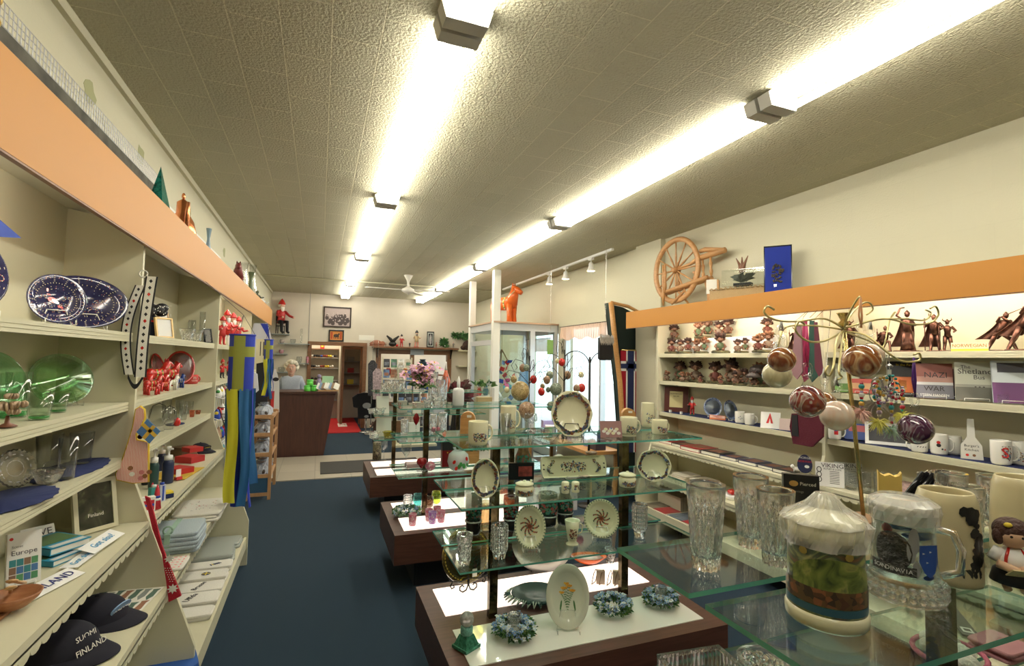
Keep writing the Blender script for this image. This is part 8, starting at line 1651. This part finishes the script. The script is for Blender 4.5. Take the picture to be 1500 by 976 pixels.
for s,cx_ in((1,.03),(-1,-.03)):
 for k in range(4):hd. tube([(s*.055,-.27,H_-.52+.006*k-.01),(s*.03,-.295,H_-.515+.014*k-.02),(s*.005,-.29,H_-.52+.013*k-.02)],[.010,.009,.007],6)
 hd. tube([(s*.055,-.26,H_-.50),(s*.035,-.27,H_-.475),(s*.02,-.285,H_-.47)],[.011,.009,.007],6)
hd. build('fingers',t)
fc=MB(HS);fc. ell((0,-.005,H_+.005),(.074,.088,.110),18,12). ell((0,-.055,H_-.075),(.035,.03,.025),10,6);fc. tube([(0,-.085,H_+.03),(0,-.118,H_-.005),(0,-.09,H_-.015)],[.009,.015,.010],8)
for s in(-1,1):fc. ell((s*.078,.0,H_),(.012,.02,.03),8,5)
fc. m(M('eye white',(.7,.68,.64),.3));[fc. ell((s*.030,-.088,H_+.028),(.013,.008,.007),8,5)for s in(-1,1)]
fc. m(M('iris dark',(.03,.03,.04),.2));[fc. ell((s*.030,-.095,H_+.028),(.006,.004,.006),7,5)for s in(-1,1)]
fc. m(M('lips',(.42,.14,.12),.5)). ell((0,-.090,H_-.048),(.024,.008,.007),10,5). m(M('brow',(.35,.28,.22),.8));[fc. tube([(s*.045,-.086,H_+.047),(s*.03,-.094,H_+.052),(s*.016,-.094,H_+.048)],.004,5)for s in(-1,1)]
fc. build('face',t)
hr=MB(M('white hair',(.72,.66,.54),.8,bump=.8,bs=90));q=random. Random(2)
for k in range(60):
 a=q. uniform(0,2*PI);e=q. uniform(-.75,1.4);d=Vector((math. cos(a)*math. cos(e),math. sin(a)*math. cos(e),math. sin(e)))
 if d. y<-.35 and d. z<.62:continue
 hr. ell((d. x*.092,d. y*.095+.008,H_+.045+d. z*.092),(.036,.036,.034),8,6)
hr. ell((0,.03,H_+.05),(.088,.085,.09),14,9). build('hair',t)
SWT=M('grey blue jersey',(.34,.38,.46),.9,noise=.06,ns=60,bump=.25,bs=200)
sw=[((0,0,H_-.64),(.21,.17),None),((0,0,H_-.42),(.20,.16),0),((0,0,H_-.235),(.20,.14),1),((0,0,H_-.15),(.12,.10),2),((.15,0,H_-.185),(.09,.09),2),((.21,.01,H_-.45),(.08,.08),4),((.23,-.06,H_-.585),(.07,.07),5),((.15,-.20,H_-.55),(.042,.042),6),((-.15,0,H_-.185),(.09,.09),2),((-.21,.01,H_-.45),(.08,.08),8),((-.23,-.06,H_-.585),(.07,.07),9),((-.13,-.20,H_-.555),(.042,.042),10)]
skin('sweater',sw,SWT,t)
tr=[((0,0,H_-.70),(.165,.13),None),((.09,0,H_-.88),(.10,.10),0),((.095,0,.50),(.08,.08),1),((.095,0,.10),(.065,.065),2),((-.09,0,H_-.88),(.10,.10),0),((-.095,0,.50),(.08,.08),4),((-.095,0,.10),(.065,.065),5)]
skin('trousers',tr,M('dark trousers',(.04,.045,.06),.8),t)
p=on_z(538,640,0);t=T('shirt_stand','black printed T-shirt on a floor stand beside the back doorway','clothes stand',(p. x+.02,11.2,0));zt=row_z(577,p. x,11.2)
b=MB(M('black cotton',(.008,.008,.01),.95));b. prism([(-.17,.30),(.17,.30),(.18,zt-.3),(.27,zt-.28),(.30,zt-.08),(.20,zt),(.08,zt+.02),(-.08,zt+.02),(-.20,zt),(-.30,zt-.08),(-.27,zt-.28),(-.18,zt-.3)],-.06,.06,'y');b. m(M('grey print',(.28,.29,.3),.8)). dot((0,-.061,zt-.25),(0,-1,0),.09,12,.7). dot((0,-.061,zt-.48),(0,-1,0),.05,9,.6);b. build('shirt',t)
MB(STEEL). tube([(0,0,.02),(0,0,.32)],.012,8). lathe([(.14,0),(.14,.015),(.02,.02)],18). tube([(-.1,0,zt+.02),(0,0,zt+.06),(.1,0,zt+.02)],.006,6). build('stand',t)
cols=[M('print %s'%n_,c_,.4,noise=.6,ns=14)for n_,c_ in(('blue',(.12,.2,.38)),('slate',(.18,.2,.24)),('rust',(.35,.15,.08)),('cream',(.55,.5,.4)),('green',(.1,.22,.14)),('white',(.7,.7,.68)),('black',(.04,.04,.05)))]
def rack(x0,x1,y,z0,z1,nx,nz,lab,seed):
 t=T('card_rack',lab,'card rack',(0,y,0));b=MB(CREAM)
 for x in(x0,x1):b. bx(x-.012,x+.012,0,.03,0,z1)
 for k in range(nz):z=z0+(z1-z0)*k/nz;b. bx(x0,x1,-.03,.03,z-.012,z)
 b. bx(x0-.03,x1+.03,-.15,.18,0,.04);b. build('frame',t);q=random. Random(seed);w=(x1-x0)/nx;h=(z1-z0)/nz
 for i in range(nx):
  for j in range(nz):
   mt=cols[q. randrange(7)];m=MB(mt);m. at((x0+w*(i+.5),-.005,z0+h*j+.004),(-.12,0,0));m. bx(-w*.42,w*.42,-.006,0,0,h*.82);m. m(cols[q. randrange(7)]). bx(-w*.3,w*.3,-.007,-.006,h*.2,h*.5). build('card',t)
 return t
rack(1.36,2.05,9.3,.35,1.42,5,5,'tall rack of picture cards left of the pink flowers',1)
rack(1.25,1.85,10.75,.75,1.62,4,4,'rear rack of picture cards near the display opening',2)
for k,(px,r0,r1,y,mt,lab)in enumerate(((546,528,580,10.9,M('black white knit',(.06,.06,.07),.9,noise=.9,ns=40),'black and white garment hanging left of the card racks'),(553,540,585,10.4,M('pink print cloth',(.45,.35,.38),.9,noise=.5,ns=30),'pinkish printed garment hanging left of the card racks'))):
 a=on_y(px,r0,y);c_=on_y(px,r1,y);t=T('hanging_garment',lab,'garment',(a. x,y,0));MB(mt). prism([(-.07,c_. z),(.07,c_. z),(.09,a. z-.08),(.03,a. z),(-.03,a. z),(-.09,a. z-.08)],-.03,.03,'y'). build('cloth',t);MB(STEEL). tube([(0,0,a. z-.01),(0,0,1.9),(0,1.9-.0 if 0 else 0,1.95)],.004,5). tube([(0,0,0),(0,0,a. z)],.01,6). lathe([(.12,0),(.12,.01)],12). build('pole',t)
t=T('plush_doll','small brown plush doll standing on the floor by the black shirt','doll',(on_z(551,650,0). x,on_z(551,650,0). y,0));figure(t,.62,M('doll dark brown',(.06,.03,.02),.9),hair=M('doll tan',(.35,.22,.14),.9),legs=BLACK)
t=T('glass_table','low table with glass and red goods behind the farthest island','table',(2.72,9.2,0));MB(WHITE). bx(-.55,.55,-.3,.3,.88,.92). build('table_top',t)
for x in(-.5,.5):
 for y in(-.25,.25):MB(BLACK). bx(x-.02,x+.02,y-.02,y+.02,0,.88). build('leg',t)
q=random. Random(9)
nmz=['leftmost','second','third','fourth','fifth','sixth','rightmost']
for k in range(7):
 mt,cn=[(REDG,'red'),(CLEAR,'clear'),(M('wine glassware',(.10,.01,.02),.2),'wine red'),(CLEAR,'clear'),(REDG,'red'),(M('teal glassware',(.05,.2,.25),.2),'teal'),(M('wine glassware',(0,0,0)),'wine red')][k]
 h=.16+.1*q. random();tag(MB(mt). lathe([(.04,0),(.06,h*.4),(.03,h*.8),(.04,h),(.0005,h*.95)],16). build('decanter',loc=(2.27+.15*k,9.15+.06*(k%2),.921)),'%s %s decanter on the low table behind the farthest island'%(nmz[k],cn),'decanter')
t=T('leaf_bouquet','dark red dried leaf bouquet in a tall vase beside the entrance post','bouquet',(2.18,8.2,.0125));MB(BLKG). lathe([(.09,0),(.11,.3),(.07,.7),(.08,.8)],18). build('vase',t);b=MB();foliage(b,150,3,lambda q:((q. uniform(-.08,.08),q. uniform(-.05,.05),.82+q. uniform(0,.2)),(q. uniform(-1,1),q. uniform(-.4,.4),q. uniform(-.1,1))),.26,[M('dried red leaf',(.16,.03,.04),.7),M('dried brown leaf',(.1,.05,.04),.7)]);b. build('leaves',t)
t=T('wooden_boat_shelf','upright wooden boat with dark inside and oak gunwale at the end of the right shelving','boat',(0,0,0));yb=4.95
L_=[on_y(px,r,yb)for px,r in((895,443),(901,500),(908,560),(912,620),(915,700))];Rr=[on_y(px,r,yb)for px,r in((902,445),(920,449),(935,457),(948,480),(950,560),(950,700))]
pts=[(p_. x,p_. z)for p_ in L_];z_end=.02
pl=pts+[(pts[-1][0]+.02,z_end)];pr_=[(p_. x,p_. z)for p_ in Rr];outl=pl+[(pr_[-1][0],z_end)]+pr_[::-1]
MB(M('dark green felt',(.010,.022,.018),.8)). prism(outl,-.03,.0,'y'). build('hull',t);bpy. data. objects[t. children[0]. name]. location. y=yb+.14
MB(OAK). tube([(a,yb,z)for a,z in pl],.03,8). build('gunwale',t);MB(OAK). tube([(a,yb,z)for a,z in[pl[0]]+pr_[:4]],.02,8). build('stem',t)
b=MB(M('dark green side',(.012,.028,.022),.7));b. grid(lambda u,v:(lambda i:(pl[i][0],yb+.14*u,pl[i][1]))(int(round(v*(len(pl)-1)))),1,len(pl)-1,False,.01);b. build('side_plank',t)
FLR=M('flag wool red',(.36,.01,.025),.9,bump=.3,bs=200);yf=yb+.07
def fx(px,r):p_=on_y(px,r,yf);return p_. x,p_. z
x0,zt=fx(909,513);x1,_=fx(940,516);xm0,_=fx(919,513);xm1,_=fx(928,513);za,zb=fx(920,533)[1],fx(920,540)[1];z_b=.55
t=T('flag_banner','long red flag banner with navy and white cross in front of the dark boat','banner',(0,yf,0));b=MB(FLR);b. bx(x0,x1,-.006,.006,z_b,zt);b. m(CARD). bx(xm0-.02,xm1+.02,-.008,-.006,z_b,zt). bx(x0,x1,-.008,-.006,zb-.03,za+.03). m(NAVY). bx(xm0,xm1,-.010,-.008,z_b,zt). bx(x0,x1,-.010,-.008,zb,za);b. build('cloth',t);MB(BRASS). tube([(x0,0,zt),(x1,0,zt)],.012,8). build('rod',t)
c=on_y(887,490,4.82);d_=on_y(887,528,4.82);t=T('fur_pouch','black leather pouch with grey fur trim hanging before the shop window','pouch',(c. x,4.82,0));w=.085;MB(BLACK). prism([(-w,d_. z+.02),(-w+.02,d_. z),(w-.02,d_. z),(w,d_. z+.02),(w,c. z-.04),(-w,c. z-.04)],-.02,.02,'y'). build('pouch',t)
b=MB(M('grey fur',(.42,.38,.33),1));q=random. Random(2)
for k in range(160):x=q. uniform(-w,w);z=c. z-q. uniform(0,.07);b. tube([(x,-.022,z),(x+q. uniform(-.01,.01),-.04,z-.03),(x+q. uniform(-.01,.01),-.035,z-.06)],[.004,.003,.0005],3)
b. build('fur',t);MB(STEEL). tube([(0,0,c. z),(0,0,2.999)],.002,4). build('cord',t)
CUR=M('peach sheer',(.80,.56,.42),.9,trans=.0,alpha=.80)
t=T('window_valance','short peach pleated valance along the top of the street window','curtain',(3.52,0,0));b=MB(CUR);b. grid(lambda u,v:(.012*math. sin(u*190)*(.4+v),5.12+1.92*u,2.14-.20*v-.02*v*math. sin(u*31)),300,3,True);b. build('cloth',t);MB(IRON). tube([(0,5.08,2.14),(0,7.05,2.14)],.006,6). build('rod',t)
t=T('door_valance','short peach pleated valance inside the entrance glass','curtain',(3.50,0,0));b=MB(CUR);b. grid(lambda u,v:(.012*math. sin(u*90)*(.4+v),7.35+1.0*u,1.98-.22*v),140,3,True);b. build('cloth',t);MB(IRON). tube([(0,7.33,1.98),(0,8.4,1.98)],.006,6). build('rod',t)
p=Vector((2.83,7.75,2.206));dala(p,.66,'big orange painted wooden horse standing on the entrance top board',M('horse orange',(.66,.13,.02),.3),-1.0,None)
c=on_y(806,498,6.2);t=T('green_tag','green hanging tag in front of the shop window','tag',(c. x,6.2,c. z));MB(M('tag green',(.22,.38,.10),.7)). bx(-.045,.045,-.002,.002,-.2,0). build('card',t);MB(STEEL). tube([(0,0,0),(0,0,3.0-c. z-.001)],.0015,4). build('string',t)
q=random. Random(5);t=T('paper_mobile','colourful paper and ribbon mobile hanging in the entrance','mobile',(2.86,7.9,0));b=MB()
for k in range(46):b. m([cols[0],REDC,M('mobile turquoise',(.1,.45,.5),.5),M('mobile pink',(.7,.15,.35),.5),CARD,BLUE][k%6]). at((q. gauss(0,.10),q. gauss(0,.10),q. uniform(.95,1.6)),(q. uniform(-1,1),q. uniform(-1,1),q. uniform(-1,1))). box((0,0,0),(.08,.004,.07))
b. at(). m(M('tan straw',(.45,.32,.2),.8)). tube([(0,0,1.78),(-.14,0,1.55)],.012,5). tube([(0,0,1.78),(.14,0,1.55)],.012,5). tube([(0,0,1.78),(0,.1,1.5)],.012,5). tube([(0,0,1.5),(0,0,2.18)],.004,5);b. build('papers',t)
t=T('blue_coat','blue hanging coat seen through the entrance glass','coat',(3.30,7.9,0));MB(M('coat blue',(.12,.25,.42),.8)). prism([(-.12,.75),(.12,.75),(.13,1.2),(.05,1.55),(-.05,1.55),(-.13,1.2)],-.05,.05,'y'). build('coat',t);MB(STEEL). tube([(0,0,1.54),(0,0,2.179)],.004,5). build('hook',t)
t=T('window_stand','dark slim stand with scroll top in front of the shop window','stand',(on_y(864,523,4.95). x,4.95,0));z=row_z(523,t. location. x,4.95);MB(IRON). tube([(0,0,0),(0,0,z)],.014,8). lathe([(.12,0),(.12,.012),(.02,.02)],16). tube([(a*.9,0,z-.1+b_*.9)for a,_,b_ in arc(-.2,-.02,.2,0,2.4,10)],.006,6). tube([(-a*.9,0,z-.1+b_*.9)for a,_,b_ in arc(-.2,-.02,.2,0,2.4,10)],.006,6). build('stand',t)
t=T('window_bench','low wooden bench under the shop window','bench',(3.22,6.15,0));MB(OAK). bx(-.22,.22,-.95,.95,.50,.54). build('bench_top',t)
for x in(-.18,.18):
 for y in(-.9,.9):MB(OAK). bx(x-.02,x+.02,y-.02,y+.02,0,.5). build('leg',t)
names=['nearest','second','third','fourth','fifth','sixth','seventh','farthest']
for k in range(8):
 mt,cn=[(M('bench dark',(.05,.04,.06),.5),'dark'),(M('bench blue',(.15,.2,.45),.4),'blue'),(CARD,'white'),(M('bench lilac',(.4,.35,.6),.4),'lilac')][k%4]
 boxy((3.2+.05*(k%2),5.35+.22*k,.541),.14,.16,.12+.05*(k%3),'%s %s box on the window bench'%(names[k],cn),mt,.2*k,name='display_box')
for k,(a,b_,c,s)in{'ornament_tree':(0.0178,0.0413,0.0025,1),'ornament_stand':(-0.0094,-0.0111,0,1),'ornament_tree.001':(0,0,0.0025,1),'painted_ornament.001':(-0.0123,-0.0815,0,0.93),'book.001':(0.0064,-0.0456,0,0.78),'book.015':(-0.0127,-0.0071,0,0.78),'book.016':(0.0044,0.0041,0,0.78),'gift_box.010':(0.0119,0.0791,0,1),'book.019':(-0.0036,-0.0048,0,0.78),'troll_figurine.019':(-0.0017,-0.007,0.0025,0.86),'crystal_dish.001':(-0.0016,-0.0139,0,1),'crystal_bowl':(0.0163,-0.0419,0,0.93),'bumper_sticker':(-0.0349,0.0348,0,1),'leaflet_stack.001':(-0.0032,-0.0169,0,0.86),'bumper_sticker.001':(0.0276,-0.0205,0,1),'book.012':(0.0181,0.0214,0,0.86),'baseball_cap.001':(-0.0041,0.0134,0.0025,1),'book.017':(0.0079,0.0122,0,0.78),'gift_box.005':(0.0016,0.0139,0,1),'crystal_dish':(-0.0117,0.0816,0,0.78),'folded_cloth.007':(0.0141,-0.0154,0,0.78),'folded_shirt.002':(-0.0088,-0.0077,0,0.86),'folded_shirt.001':(-0.0122,0.0121,0,0.86),'folded_cloth.004':(-0.0267,0.0414,0,0.93),'troll_figurine.002':(-0.0241,0.004,0,0.86),'folded_shirt':(-0.001,0.0059,0,0.78),'book.021':(0.0667,0.0485,0,0.93),'flower_ring.003':(-0.0135,-0.0789,0.0025,0.93),'book.022':(0.0184,0.0211,0,1),'book.020':(0.0205,0.0195,0,0.86),'cutting_board':(-0.024,0.0046,0,0.78),'flower_ring':(0.0104,0.026,0.0025,1),'clog.021':(0.0003,0.014,0,0.78),'clog.020':(0.0033,-0.0451,0,0.93),'clog.019':(0.0041,0.006,0,0.86),'clog.018':(0.0043,0.045,0,0.93),'clog.017':(0.0039,-0.045,0,0.93),'clog.016':(0.004,0.028,0,0.93),'clog.015':(0.0036,0.08,0,0.93),'clog.014':(0.0047,-0.08,0,1),'clog.013':(0.009,0.0801,0,1),'clog.010':(0.0003,0.014,0,0.78),'clog.009':(0.0024,-0.0801,0,0.93),'clog.008':(0.0052,0.0799,0,1),'clog.007':(0.0091,-0.0801,0,1),'clog.006':(0.0043,0.045,0.0025,1),'clog.005':(0.0039,-0.028,0,0.86),'clog.004':(0.0041,-0.08,0,1),'clog.003':(0.0096,0.08,0,1),'clog.002':(0.0047,-0.08,0,1),'clog.001':(0.009,0.0801,0,1),'cloth_bag.001':(0.0095,-0.044,0,1),'troll_figurine.018':(0,0,0.0025,1),'flower_ring.002':(0.0275,0.0356,0.0025,1),'doily.002':(-0.0291,0.0397,0,0.78),'cloth_bag':(-0.0112,0.0436,0,0.86),'framed_photo.002':(0.0394,-0.0724,0,0.86),'troll_figurine.009':(-0.0208,-0.0188,0.0025,1),'troll_figurine.017':(0.0099,0.0099,0,0.93),'gift_box.004':(0.0082,0.0442,0,1),'gift_box.001':(-0.0103,0.0438,0.0025,1),'painted_ornament.002':(0.0524,0.0637,0,0.78),'troll_figurine.001':(-0.0302,-0.0334,0,1),'bronze_statuette.005':(0.0255,0.0116,0,1),'painted_ornament.003':(-0.0062,-0.0126,0,1),'gift_box.003':(0,0,0,0.86),'elf_doll.006':(0.0039,-0.0277,0.0025,1),'elf_doll.005':(0,0,0.0025,1),'flag_candle':(-0.0033,0.0136,0.0025,1),'hanging_ornament.012':(0.0026,0.0054,0,1),'leaflet_stack':(0.0607,0.0521,0,1),'troll_figurine.005':(-0.009,-0.0107,0.0025,1),'plaque':(-0.0285,-0.0348,0.0025,1),'troll_figurine.007':(-0.0041,-0.0043,0.0025,1),'gift_box.012':(-0.0128,-0.079,0,1),'troll_figurine.004':(-0.0038,-0.0047,0.0025,1),'troll_figurine.020':(-0.0044,-0.0041,0.0025,1),'viking_card.001':(-0.0251,-0.0424,0,0.86),'viking_card':(-0.0763,-0.0312,0.0025,0.93),'troll_figurine':(-0.0284,-0.0349,0,1),'swirl_vase':(0.0086,0.0442,0,1),'mug.007':(-0.0086,-0.0118,0,1),'mug.002':(0.005,0.0131,0,1),'green_tumbler.003':(0.0115,-0.0255,0,1),'glass_lantern.001':(-0.0064,0.0273,0,1),'glass_jar':(0.0184,0.0215,0,1),'glass_cup':(0.0062,-0.0078,0,1),'doily':(0.0152,-0.0423,0,0.78),'crystal_vase.010':(0.0008,-0.0145,0,1),'crystal_tumbler.003':(0.0346,0.0304,0,1),'crystal_tumbler.001':(-0.0402,-0.0203,0,1),'crystal_box':(-0.0124,-0.0077,0,1),'baseball_cap.002':(0.008,-0.0443,0.0025,0.78),'mug.010':(-0.0647,-0.047,0,1),'book.011':(0.0283,0.035,0,0.93),'book.003':(-0.0537,-0.0626,0,1),'wine_glass':(0.0028,-0.0137,0,1),'plate.007':(-0.011,0.0436,0,0.93),'hat_figure':(-0.021,0.041,0,1),'slipper_bag.011':(0.0012,-0.0139,0,0.78),'price_label':(0.0119,0.0074,0,1),'folded_cloth.001':(0.0198,0.0031,0,0.78),'dala_horse.005':(0.0031,-0.0136,0,1),'folded_cloth.005':(-0.0079,-0.0153,0,0.93),'egg_sign':(-0.0109,-0.0087,0,1),'cream_mug':(-0.0047,0.0088,0,1),'baseball_cap':(0,0,0.0025,1),'troll_figurine.011':(-0.0089,-0.0108,0,1),'troll_figurine.012':(-0.0122,-0.0079,0,0.93),'troll_figurine.006':(-0.0093,-0.0104,0.0025,1),'bumper_sticker.002':(0.0183,-0.0413,0,1),'bronze_statuette.002':(0,0,0.0025,1),'drinking_glass.005':(-0.0155,0.0785,0,1),'rooster_carving':(-0.004,0.0004,0,1),'green_tin.001':(-0.0002,0.028,0,1),'dala_horse.008':(0,0,0.0025,1),'framed_photo.003':(0.0248,-0.0238,0,1),'folded_shirt.004':(-0.0223,0.0099,0,0.93),'folded_shirt.003':(-0.0222,0.0101,0,0.93),'dala_horse.003':(0,0,0.0025,1),'dala_horse.001':(0,0,0.0025,1),'wooden_spoon.001':(-0.0054,0.0129,0,1),'plate':(0.0048,-0.0132,0,1),'dala_horse.007':(0,0,0.0025,1),'amber_platter':(0,0,0.0025,1),'horn_ornament':(0.0574,0.0557,0,1),'pewter_platter':(0.0189,0.0408,0,1),'greeting_card':(-0.0598,-0.0531,0,1),'wicker_basket':(0.0202,0.0194,0,1),'rose_trinket':(0,0,0.0025,1),'lantern_box':(0.0434,0.0701,0,0.93),'knitted_scarf':(0.0039,0.0009,0,1),'dolls_chair':(-0.009,-0.0146,0.0025,0.86),'doily.001':(0.0024,-0.0055,0.0025,1),'carton':(0,0,0.0025,1),'small_figurine.001':(0,0,0.0025,1),'small_figurine':(0,0,0.0025,1),'slipper_bag.008':(0,0,0,0.93),'pine_arrangement':(-0.0014,-0.0058,0.0025,1),'nutcracker':(0,0,0.0025,1),'glass_wall_shelf.003':(-0.0029,-0.0281,0,1),'glass_wall_shelf.001':(-0.0028,-0.0281,0,1),'elf_doll.004':(0,0,0.0025,1),'cloth_bag.002':(0,0,0.0025,1),'carved_figure':(0,0,0.0025,1),'carton.003':(-0.0164,0.0783,0,1),'rose_ornament':(0,0,0.0025,1),'brooch_case':(0,0,0.0025,1),'troll_figurine.008':(0,0,0.0025,1),'framed_photo':(0.0019,-0.0057,0,1),'leaf_garland':(0.0037,0.0135,0.0025,1),'flower_ring.001':(0,0,0.0025,1)}. items():
 o=bpy. data. objects[k];o. location+=Vector((a,b_,c));o. scale*=s
